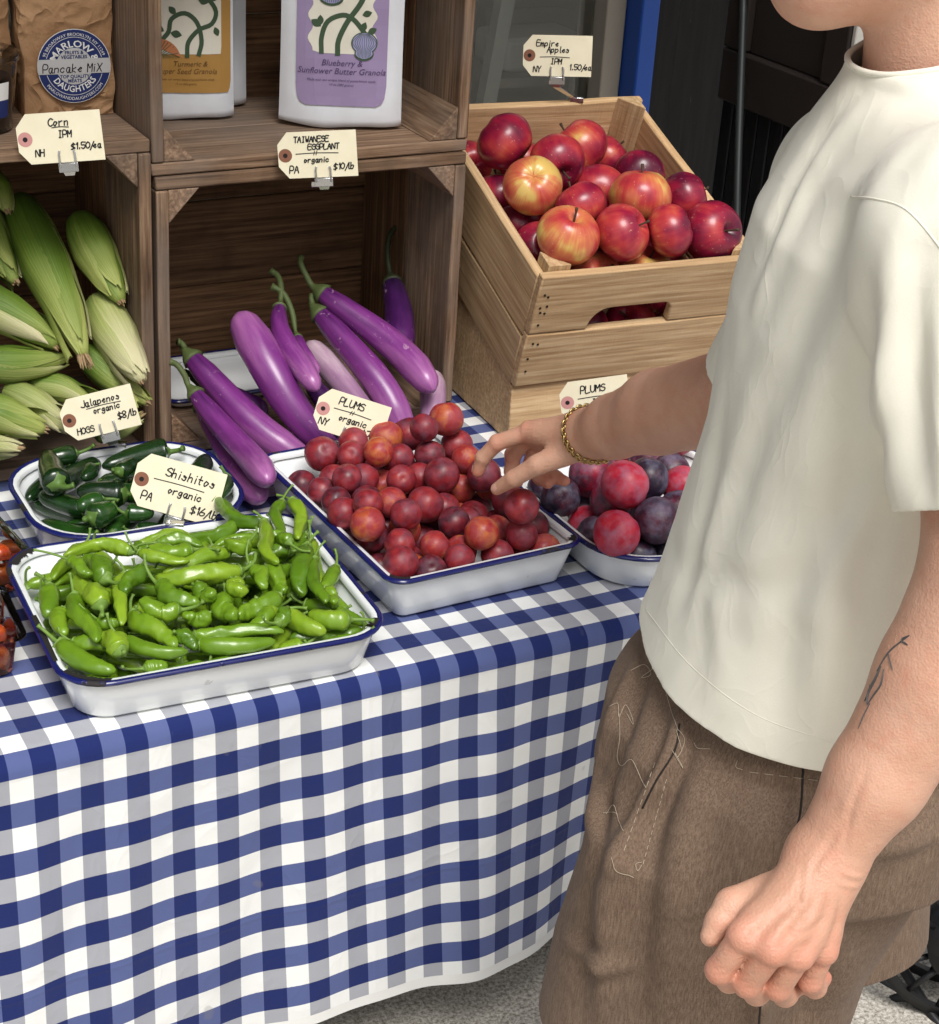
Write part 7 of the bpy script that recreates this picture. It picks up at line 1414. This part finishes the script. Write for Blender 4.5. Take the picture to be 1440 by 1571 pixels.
def tshirt():
    lo, hi = (.62, -1.0, .86), (1.32, -.02, 1.56); S = Field(lo, hi, .0042)
    zs = [.86, SHEM, 1.0, WAIST[2]+.06, CHEST[2]-.04, CHEST[2]+.03, CHEST[2]+.09, NECK[2]-.045]
    f = lambda z: HIP+(WAIST-HIP)*np.clip((z-HZ)/(WAIST[2]-HZ), 0, 1) if z < WAIST[2] else (WAIST+(CHEST-WAIST)*(z-WAIST[2])/(CHEST[2]-WAIST[2]) if z < CHEST[2] else CHEST+(NECK-CHEST)*(z-CHEST[2])/(NECK[2]-CHEST[2]))
    cs = [f(z)[:2] for z in zs]
    S.loft(zs, cs, [.188, .186, .180, .172, .166, .156, .122, .064], [.158, .156, .136, .118, .108, .100, .082, .056], pF, pR, .03, 2.35)
    T0 = S.d.copy()
    for sh, el, r0, r1, fr in ((LSH, LEL, .074, .064, .82), (RSH, REL, .060, .058, .92)):
        S.chain([NECK-pU*.085, sh-pU*.006], [.052, .060], .05); e = sh+(el-sh)*(fr+.25); S.cone(sh-pU*.012, e, r0, r1, .035, (sh+(el-sh)*(fr+.02), el-sh))
    S.chain([NECK-pU*.075, NECK+pU*.04+pF*.008], [.066, .0600], .02)
    P, Q = S.mesh(); N = normals(P, Q)
    L = [([(0.9416, -0.4944, 1.4032), (0.9113, -0.4949, 1.3721), (0.8782, -0.5014, 1.3275), (0.8561, -0.5126, 1.2858)], .0065, .010), ([(0.9307, -0.4976, 1.3868), (0.8970, -0.5013, 1.3466), (0.8666, -0.5105, 1.2999), (0.8450, -0.5245, 1.2538)], -.006, .010),
        ([(0.9310, -0.5245, 1.3400), (0.9080, -0.5352, 1.2983), (0.8828, -0.5447, 1.2564), (0.8544, -0.5627, 1.1965)], .007, .014), ([(0.9396, -0.5368, 1.3272), (0.9165, -0.5550, 1.2721), (0.8888, -0.5708, 1.2167), (0.8534, -0.5928, 1.1429)], -.006, .014),
        ([(0.9511, -0.5531, 1.3101), (0.9367, -0.5735, 1.2601), (0.9225, -0.5990, 1.2011), (0.9156, -0.6361, 1.1292)], -.013, .013), ([(0.9296, -0.5722, 1.2551), (0.9039, -0.5942, 1.1909), (0.8775, -0.6209, 1.1177), (0.8587, -0.6415, 1.0629)], .008, .014),
        ([(0.9422, -0.5994, 1.2203), (0.9152, -0.6206, 1.1560), (0.8909, -0.6485, 1.0829), (0.8728, -0.6745, 1.0192)], .009, .015), ([(0.9312, -0.6139, 1.1838), (0.9036, -0.6297, 1.1284), (0.8709, -0.6378, 1.0816), (0.8421, -0.6428, 1.0439)], -.005, .010),
        ([(0.8731, -0.5421, 1.2513), (0.8455, -0.5579, 1.1959), (0.8192, -0.5771, 1.1361), (0.7952, -0.5974, 1.0764)], .006, .016), ([(0.8198, -0.5340, 1.2120), (0.8011, -0.5546, 1.1571), (0.7801, -0.5740, 1.1022), (0.7608, -0.5892, 1.0562)], .005, .013), ([(0.8283, -0.5538, 1.1858), (0.7990, -0.5739, 1.1213), (0.7736, -0.5909, 1.0660), (0.7603, -0.6043, 1.0294)], -.005, .012),
        ([(0.7560, -0.5739, 1.0782), (0.7839, -0.5990, 1.0623), (0.8187, -0.6201, 1.0602), (0.8604, -0.6373, 1.0719)], .004, .012), ([(0.8552, -0.6090, 1.1162), (0.8342, -0.6284, 1.0612), (0.8194, -0.6460, 1.0156), (0.8075, -0.6626, 0.9746)], .007, .016), ([(0.8725, -0.6336, 1.0906), (0.8568, -0.6532, 1.0405), (0.8437, -0.6692, 0.9994), (0.8332, -0.6865, 0.9585)], -.006, .013),
        ([(0.7802, -0.5945, 1.0665), (0.7790, -0.6117, 1.0352), (0.7763, -0.6255, 1.0082), (0.7699, -0.6349, 0.9855)], -.005, .014), ([(0.8854, -0.6557, 1.0647), (0.8683, -0.6721, 1.0189), (0.8573, -0.6866, 0.9825), (0.8471, -0.6991, 0.9506)], .006, .012),
        ([(0.9620, -0.5691, 1.2930), (0.9500, -0.5933, 1.2387), (0.9432, -0.6203, 1.1847), (0.9375, -0.6530, 1.1218)], .008, .010), ([(0.9693, -0.5807, 1.2801), (0.9578, -0.6077, 1.2214), (0.9524, -0.6354, 1.1674), (0.9470, -0.6631, 1.1135)], -.006, .010), ([(0.9918, -0.5340, 1.3843), (0.9707, -0.5329, 1.3650), (0.9549, -0.5322, 1.3505), (0.9399, -0.5292, 1.3406)], .003, .010),
        ([(0.9591, -0.4936, 1.4222), (0.9757, -0.5063, 1.4167), (0.9940, -0.5143, 1.4210), (1.0089, -0.5176, 1.4301)], -.003, .008)]
    P = surf_folds(P, Q, N, L, .58, 1.1)
    # random soft wrinkles
    w_ = np.array([mnoise.noise(Vector((p[0]*13+p[2]*4, p[1]*13, p[2]*4.5)))+.6*mnoise.noise(Vector((p[0]*27+7, p[1]*27+p[2]*9, p[2]*11))) for p in P]); P = P+N*(w_*.0032)[:, None]
    P = relax(P, Q, 1, .3)
    me = vmesh('tshirt', P, Q, M_TEE)
    dL = Vector(LEL-LSH).normalized(); dR = Vector(REL-RSH).normalized(); cL = Vector(LSH+(LEL-LSH)*.82); cR = Vector(RSH+(REL-RSH)*.92)
    def offbody(c, t=.006):
        i = np.clip(np.round((np.array(c)-S.lo)/S.h).astype(int), 0, S.n-1); return T0[tuple(i)] > t
    nck = Vector(NECK); nd = (Vector((0, 0, 1))+Vector(pF)*.30).normalized()
    cut_mesh(me, [((0, 0, SHEM), (0, 0, -1), lambda c: c.z < SHEM+.05), (cL, dL, lambda c: (c-cL).length < .14 and (c-cL).dot(dL) > -.02 and ((c-cL)-dL*(c-cL).dot(dL)).length < .093 and offbody(c)),
                  (cR, dR, lambda c: (c-cR).length < .13 and (c-cR).dot(dR) > -.02 and ((c-cR)-dR*(c-cR).dot(dR)).length < .085 and offbody(c)), (nck-nd*.014, nd, lambda c: (c-nck).length < .16 and (c-nck).dot(nd) > -.05)])
    o = link('tshirt', me, person, solid=.0022, sub=1); o.location = -Vector(person.location); o.modifiers['solid'].offset = 1; return o, cL, dL, nck-nd*.014, nd
tee, cL, dL, nC, nD = tshirt()
# ribbed collar and seams lie on the shirt
def ring_on(name, mat, c, nrm, obj, r, off, par, n=64, dz=(0,), sel=None, closed=True):
    """a raised band following the shirt surface round an axis"""
    c, nrm = Vector(c), Vector(nrm).normalized(); a = nrm.orthogonal().normalized(); b = nrm.cross(a); bv = BVH; P = []
    for i in range(n+1):
        th = 2*PI*i/n; d = a*math.cos(th)+b*math.sin(th); h = bv.ray_cast(c+d*.22, -d, .25)
        if h[0] is not None: P.append(h[0]+h[1]*off)
    m = MB(); m.tube(P, r, 6); o = m.build(name, mat, par); o.location = -Vector(person.location); return o
from mathutils.bvhtree import BVHTree
dg = bpy.context.evaluated_depsgraph_get(); dg.update()
def bvh_of(o):
    me = o.evaluated_get(bpy.context.evaluated_depsgraph_get()).data
    return BVHTree.FromPolygons([v.co for v in me.vertices], [tuple(p.vertices) for p in me.polygons])
BVH = bvh_of(tee)
def on_surface(pts, off, bv, towards=None):
    out = []
    for p in pts:
        p = Vector(p); d = (p-CAMP).normalized(); h = bv.ray_cast(CAMP, d, 4)
        if h[0] is not None: out.append(h[0]+(h[1] if h[1].dot(d) < 0 else -h[1])*off)
    return out
def strip(name, pts, r, mat, bv, par, off=.0002, n=40):
    Q_ = on_surface(spline(pts, n), off, bv)
    if len(Q_) < 4: return None
    m = MB(); m.tube(Q_, r, 5); o = m.build(name, mat, par); o.location = -Vector(person.location); return o
def boundary_band(o, near, c, rad, r, name, par):
    me = o.data; cnt = {}
    for p in me.polygons:
        for e in p.edge_keys: cnt[e] = cnt.get(e, 0)+1
    es = [e for e, k in cnt.items() if k == 1 and (me.vertices[e[0]].co-Vector(c)).length < rad]; nb = {}
    for a, b in es: nb.setdefault(a, []).append(b); nb.setdefault(b, []).append(a)
    if not nb: return
    st_ = next(iter(nb)); loop = [st_]; prev = None
    while True:
        nx_ = [q for q in nb[loop[-1]] if q != prev]
        if not nx_ or nx_[0] == st_ or len(loop) > 2000: break
        prev = loop[-1]; loop.append(nx_[0])
    Pn = [me.vertices[i].co.copy() for i in loop]; n = len(Pn)
    for _ in range(12): Pn = [(Pn[i-1]+Pn[i]*2+Pn[(i+1) % n])/4 for i in range(n)]
    m = MB(); m.tube(Pn+[Pn[0]], r, 8, False); q = m.build(name, M_TEE, par); q.location = -Vector(person.location); return q
boundary_band(tee, None, nC, .13, .0026, 'collar', person)
for pts in ([(0.9233, -0.5235, 1.3341), (0.8938, -0.5859, 1.3528), (0.8704, -0.6433, 1.3641), (0.8446, -0.7078, 1.3604), (0.8485, -0.7343, 1.3404)],):
    strip('shoulder_seam', [V3(p) for p in pts], .0008, M_TEE, BVH, person, .0)
for pts in ([(0.8357, -0.4406, 0.9413), (0.8631, -0.4806, 0.8988), (0.8786, -0.5586, 0.8903), (0.8780, -0.6662, 0.9264)],): strip('hem_stitch', [V3(p) for p in pts], .0005, M_TEE, BVH, person, -.0001, n=70)
LEGZ = .535
def shorts():
    lo, hi = (.60, -.98, LEGZ-.03), (1.36, -.05, 1.02); S = Field(lo, hi, .005); wz = .985
    # seat and two wide legs
    H2 = HIP[:2]+pF[:2]*.010; H3 = HIP[:2]+(WAIST-HIP)[:2]*.35
    S.loft([.770, .850, .895, .925, wz], [H2, H2, HIP[:2], HIP[:2], H3], [.176, .178, .170, .162, .150], [.172, .166, .148, .136, .118], pF, pR, .04, 2.3)
    for kn, off in ((KNEE_L, -.092), (KNEE_R, .092)):
        top_ = HIP+pR*off; zs = [LEGZ-.03, kn[2], .775, .850]; cs = [kn[:2]+(kn-top_)[:2]*.12, kn[:2], top_[:2]*.58+kn[:2]*.42+pF[:2]*.012, top_[:2]]
        S.loft(zs, cs, [.112, .112, .103, .095], [.146, .146, .158, .125], pF, pR, .03, 2.15)
    P, Q = S.mesh(); N = normals(P, Q)
    L = [([(0.8472, -0.4948, 0.8579), (0.8350, -0.5057, 0.8265), (0.8106, -0.5131, 0.7891), (0.7793, -0.5226, 0.7411)], -.012, .008), ([(0.8312, -0.5154, 0.8058), (0.8091, -0.5328, 0.7533), (0.7902, -0.5577, 0.6908), (0.7746, -0.5901, 0.6184)], .008, .012), ([(0.7856, -0.5143, 0.7619), (0.7670, -0.5306, 0.7148), (0.7560, -0.5510, 0.6681), (0.7441, -0.5738, 0.6163)], -.010, .012),
         ([(0.8319, -0.4662, 0.8926), (0.8056, -0.4784, 0.8449), (0.7810, -0.4944, 0.7922), (0.7605, -0.5156, 0.7347)], .007, .010), ([(0.8201, -0.4570, 0.8968), (0.7973, -0.4682, 0.8545), (0.7797, -0.4821, 0.8125), (0.7665, -0.4954, 0.7759)], -.008, .009), ([(0.7273, -0.5299, 0.6764), (0.7407, -0.5429, 0.6671), (0.7546, -0.5546, 0.6604), (0.7694, -0.5640, 0.6588)], -.009, .008),
         ([(0.9368, -0.5630, 0.8283), (0.9291, -0.5764, 0.7972), (0.9164, -0.5900, 0.7606), (0.8989, -0.6098, 0.7084)], -.006, .007), ([(0.8718, -0.6245, 0.6556), (0.8694, -0.6305, 0.6427), (0.8661, -0.6360, 0.6297), (0.8608, -0.6449, 0.6090)], -.008, .008), ([(0.9067, -0.6373, 0.6682), (0.9090, -0.6473, 0.6530), (0.9036, -0.6531, 0.6374), (0.8948, -0.6601, 0.6164)], .010, .018),
         ([(0.8719, -0.5371, 0.8086), (0.8505, -0.5607, 0.7459), (0.8341, -0.5869, 0.6836), (0.8204, -0.6145, 0.6215)], .005, .020), ([(0.9795, -0.6237, 0.7649), (1.0008, -0.6322, 0.7715), (1.0189, -0.6331, 0.7880), (1.0369, -0.6340, 0.8045)], -.007, .012), ([(0.8784, -0.5362, 0.8167), (0.8969, -0.5519, 0.8077), (0.9163, -0.5652, 0.8040), (0.9318, -0.5726, 0.8066)], .004, .008)]
    P = surf_folds(P, Q, N, L)
    w_ = np.array([mnoise.noise(Vector((p[0]*9+3, p[1]*9, p[2]*4.0))) for p in P]); P = P+N*(w_*.003)[:, None]
    me = vmesh('shorts', P, Q, M_WOOL)
    cut_mesh(me, [((0, 0, LEGZ), (0, 0, -1), lambda c: c.z < LEGZ+.05), ((0, 0, .965), (0, 0, 1), lambda c: c.z > .92)])
    o = link('shorts', me, person, solid=.003, sub=1); o.location = -Vector(person.location); return o
shr = shorts()
dg = bpy.context.evaluated_depsgraph_get(); dg.update(); BV2 = bvh_of(shr)
M_THREAD = plain('pale_thread', lin((196,182,160)), .8); M_DKTH = plain('dark_thread', (.02, .015, .012), .8)
def threads():
    q = random.Random(5)
    T = [[(983,1022),(968,1030),(990,1020),(1000,1035),(985,1040),(1005,1025)], [(935,1085),(948,1080),(950,1100),(960,1082),(970,1100),(972,1112),(962,1095)], [(950,1095),(952,1130),(948,1160),(955,1175),(970,1165),(985,1195),(992,1208)],
         [(1045,1150),(1038,1120),(1050,1135),(1040,1160),(1035,1155),(1048,1178),(1042,1170),(1030,1150)], [(1018,1035),(1025,1070),(1040,1120)], [(1132,1166),(1130,1176),(1140,1180)], [(1066,1140),(1072,1148),(1090,1149)],
         [(938,1315),(945,1335),(965,1342),(972,1345)], [(985,1322),(975,1325),(978,1335),(985,1326)], [(925,1248),(945,1247),(950,1260),(957,1275)], [(930,1250),(942,1235),(948,1250)]]
    for t in T:
        Z = [V3(pt) for pt in (tuple(CAMP+(CR*((x-720)/2770)+CD*((y-785.5)/2770)+CF)*1.6) for x, y in t)]
        strip('loose_thread', Z, .00022, M_THREAD, BV2, shr_root, .0012, 36)
    # tacking stitches along pocket and waistband
    for A, B, n in (((1150,1184), (1262,1198), 5), ((1022,1195), (985,1330), 12), ((1005,1170), (955,1310), 10)):
        for i in range(n):
            f0, f1 = i/n, (i+.6)/n; Z = [tuple(CAMP+(CR*((A[0]+(B[0]-A[0])*f-720)/2770)+CD*((A[1]+(B[1]-A[1])*f-785.5)/2770)+CF)*1.6) for f in (f0, (f0+f1)/2, f1)]
            strip('tacking_stitch', Z, .00026, M_THREAD, BV2, shr_root, .0004, 6)
    for pts in ([(1232,1165), (1228,1240), (1216,1295)], [(1168,1520), (1164,1571)], [(1042,1110), (1035,1150), (1005,1200), (985,1240)]):
        strip('seam', [tuple(CAMP+(CR*((x-720)/2770)+CD*((y-785.5)/2770)+CF)*1.6) for x, y in pts], .0010, M_DKTH, BV2, shr_root, -.0002, 30)
shr_root = person
threads()
# hair, bracelets, necklace, tattoo
def hairmat():
    x = NT('dark_hair', .5); v = x.coord(); f = x.noise(x.mapping(v, (60, 60, 6)), 4, 3); return x.done(Base_Color=x.ramp(f, [(.3, (.02, .012, .008)), (.7, (.06, .038, .024))]), Normal=x.bump(f, .6, .003))
HF = Field(HEADC-.16, HEADC+.17, .005)
HF.ellip(HEADC+pU*.026-pF*.020, (pF, pR, pU), (.104, .086, .112), .01); HF.ellip(HEADC+pF*.105-pU*.035, (pF, pR, pU), (.09, .12, .10), .02, True); HF.ellip(HEADC-pU*.12, (pF, pR, pU), (.12, .12, .085), .02, True)
P, Q = HF.mesh(); N = normals(P, Q); P = P+N*np.array([mnoise.noise(Vector(p*26))*.004 for p in P])[:, None]
o = link('hair', vmesh('hair', P, Q, hairmat()), person); o.location = -Vector(person.location)
M_GOLD = plain('gold', (.56, .39, .16), .28, 1.0)
def bracelet(c, ax, r1, r2, n, lr, tilt):
    c, ax = Vector(c), Vector(ax).normalized(); a = ax.orthogonal().normalized(); b = ax.cross(a); o = None; m = MB()
    for i in range(n):
        th = 2*PI*i/n; p = c+a*math.cos(th)*r1+b*math.sin(th)*r2+ax*tilt*math.cos(th+1.2); tg = (-a*math.sin(th)*r1+b*math.cos(th)*r2).normalized(); nr = (a*math.cos(th)+b*math.sin(th)).normalized()
        s = tg.cross(nr) if i % 2 else nr; K = 8; pts = [p+tg*lr*1.5*math.cos(2*PI*k/K)+s*lr*math.sin(2*PI*k/K) for k in range(K)]; pts.append(pts[0]); m.tube(pts, lr*.42, 5, False)
    o = m.build('gold_bracelet', M_GOLD, person); o.location = -Vector(person.location); return o
fa = RWR-RMID
bracelet(RWR-fa/np.linalg.norm(fa)*.002, fa, .0330, .0330, 52, .0021, .005); bracelet(RWR-fa/np.linalg.norm(fa)*.010, fa, .0340, .0345, 44, .0026, .008)
m = MB(); c = Vector(NECK)-Vector(pU)*.012; n = 60; pts = [c+Vector(pF)*(.004+.0585*math.cos(2*PI*i/n))+Vector(pR)*.0585*math.sin(2*PI*i/n)+Vector(pU)*(.012-.016*math.cos(2*PI*i/n)) for i in range(n+1)]
m.tube(pts, .0016, 6, False); o = m.build('necklace', M_GOLD, person); o.location = -Vector(person.location)
BV3 = bvh_of(body); M_TAT = plain('tattoo_ink', (.075, .072, .070), .6)
def tattoo():
    lines = [([(1395,975), (1365,1000), (1345,1030)], .0011), ([(1395,975), (1384,982), (1392,990)], .0011), ([(1362,1000), (1366,1016), (1369,1028)], .0008), ([(1352,1022), (1344,1042), (1334,1062), (1330,1080)], .0019), ([(1356,1026), (1352,1050), (1340,1068), (1330,1082)], .0012), ([(1335,1050), (1332,1066), (1326,1076)], .0012),
             ([(1330,1086), (1334,1080), (1326,1096), (1320,1110), (1316,1118)], .0007)]
    for pts, r in lines:
        Z = on_surface(spline([tuple(CAMP+(CR*((x-720)/2770)+CD*((y-785.5)/2770)+CF)*1.25) for x, y in pts], 24), .00015, BV3)
        if len(Z) > 3:
            m = MB(); V = []
            for i, p in enumerate(Z):
                t = (Z[min(i+1, len(Z)-1)]-Z[max(i-1, 0)]).normalized(); s = t.cross((p-CAMP).normalized()).normalized()*r*math.sin(PI*(.12+.76*i/(len(Z)-1))); V += [p+s, p-s]
            m.add(V, [(2*i, 2*i+1, 2*i+3, 2*i+2) for i in range(len(Z)-1)]); o = m.build('tattoo', M_TAT, body)
tattoo()
# shoes so that the legs stand on something
for kn in (KNEE_L, KNEE_R):
    an = np.array((kn[0], kn[1], GZ+.075))-pF*.03; S = Field(an-np.array((.26, .26, .09)), an+np.array((.26, .26, .07)), .006)
    S.cone(an-pU*.030-pF*.03, an-pU*.040+pF*.16, .046, .036, .02); S.cone(an+pU*.01, an-pU*.03+pF*.05, .044, .044, .02)
    P, Q = S.mesh(); P[:, 2] = np.maximum(P[:, 2], GZ+.001); o = link('shoe', vmesh('shoe', P, Q, M_BLACK), person); o.location = -Vector(person.location)
# ------------------------------------------------------------------ black stand, cables and reel by the wall
sd = empty('black_stand', (1.4743, -0.1864, 0.0800), 'black metal stand pole rising behind the brown shorts', 'stand'); Ls = Vector(sd.location)
m = MB(); m.tube([(0, 0, .012), (.012, -.01, .60)], .0165, 12); m.build('pole', M_BLACK, sd)
for a in (.6, 2.7, 4.8):
    m = MB(); m.tube([(0, 0, .09), (.11*math.cos(a), .11*math.sin(a), .03), (.20*math.cos(a), .20*math.sin(a), .007)], .007, 7); m.build('foot', M_BLACK, sd)
m = MB(); m.tube([(.02*math.cos(t), .02*math.sin(t), .052) for t in [2*PI*i/16 for i in range(17)]], .0035, 6, False); m.tube([(.02, 0, .052), (.045, -.02, .060), (.06, -.02, .062)], .003, 6); m.build('cable_tie', M_RUBBER, sd)
q = random.Random(6)
CB = [([(1.5515, -0.1044, 0.0900), (1.5669, -0.1494, 0.0900), (1.5816, -0.2007, 0.0900), (1.5950, -0.2645, 0.0900)], .006, 'thin black cable curving from the stand across pavement'),
      ([(1.4378, -0.2079, 0.0900), (1.4657, -0.2031, 0.1100), (1.4813, -0.2606, 0.1000), (1.5004, -0.3312, 0.0900)], .007, 'black cable looped low round the stand foot'),
      ([(1.4115, -0.2374, 0.0900), (1.4743, -0.2157, 0.1000), (1.4771, -0.2941, 0.0900), (1.4518, -0.3608, 0.0900)], .009, 'thick black cable lying beside the stand foot'),
      ([(1.4539, -0.2291, 0.0900), (1.4676, -0.2584, 0.1200), (1.4928, -0.2863, 0.1000), (1.5253, -0.3159, 0.0900)], .006, 'black cable crossing over the thick one by the reel'),
      ([(1.6010, -0.0927, 0.1000), (1.6097, -0.1232, 0.1600), (1.5560, -0.2059, 0.2800), (1.5598, -0.2914, 0.4000)], .006, 'taut black cable rising from the pavement past the shorts')]
for pts, r, lab in CB:
    m = MB(); S_ = spline(pts, 30); m.tube(S_, r, 8); tag(m.build('black_cable', M_RUBBER, origin=S_[0]), lab, 'cable', 'black cables by the stand')
rl = empty('cable_reel', (1.5292, -0.2785, 0.0800), 'black ribbed cable reel standing on the pavement', 'reel'); rl.rotation_euler = (0, 0, math.radians(-35)); rl.location.z = GZ+.001
for yy in (-.035, .035):
    m = MB(); n = 40
    for k, (r, dy) in enumerate(((.105, -.005), (.118, -.005), (.118, .005), (.105, .005), (.105, -.005))): m.v += [(r*math.cos(2*PI*i/n), yy+dy, .118+r*math.sin(2*PI*i/n)) for i in range(n)]
    m.f += [(k*n+i, k*n+(i+1)%n, (k+1)*n+(i+1)%n, (k+1)*n+i) for k in range(4) for i in range(n)]; fl_ = m.build('flange', M_BLACK, rl)
    for i in range(14):
        a = 2*PI*i/14; m = MB(); m.tube([(.05*math.cos(a), yy, .118+.05*math.sin(a)), (.108*math.cos(a), yy, .118+.108*math.sin(a))], .004, 6); m.build('spoke', M_BLACK, rl)
m = MB(); m.tube([(0, -.045, .118), (0, .045, .118)], .055, 20); m.build('drum', M_BLACK, rl)
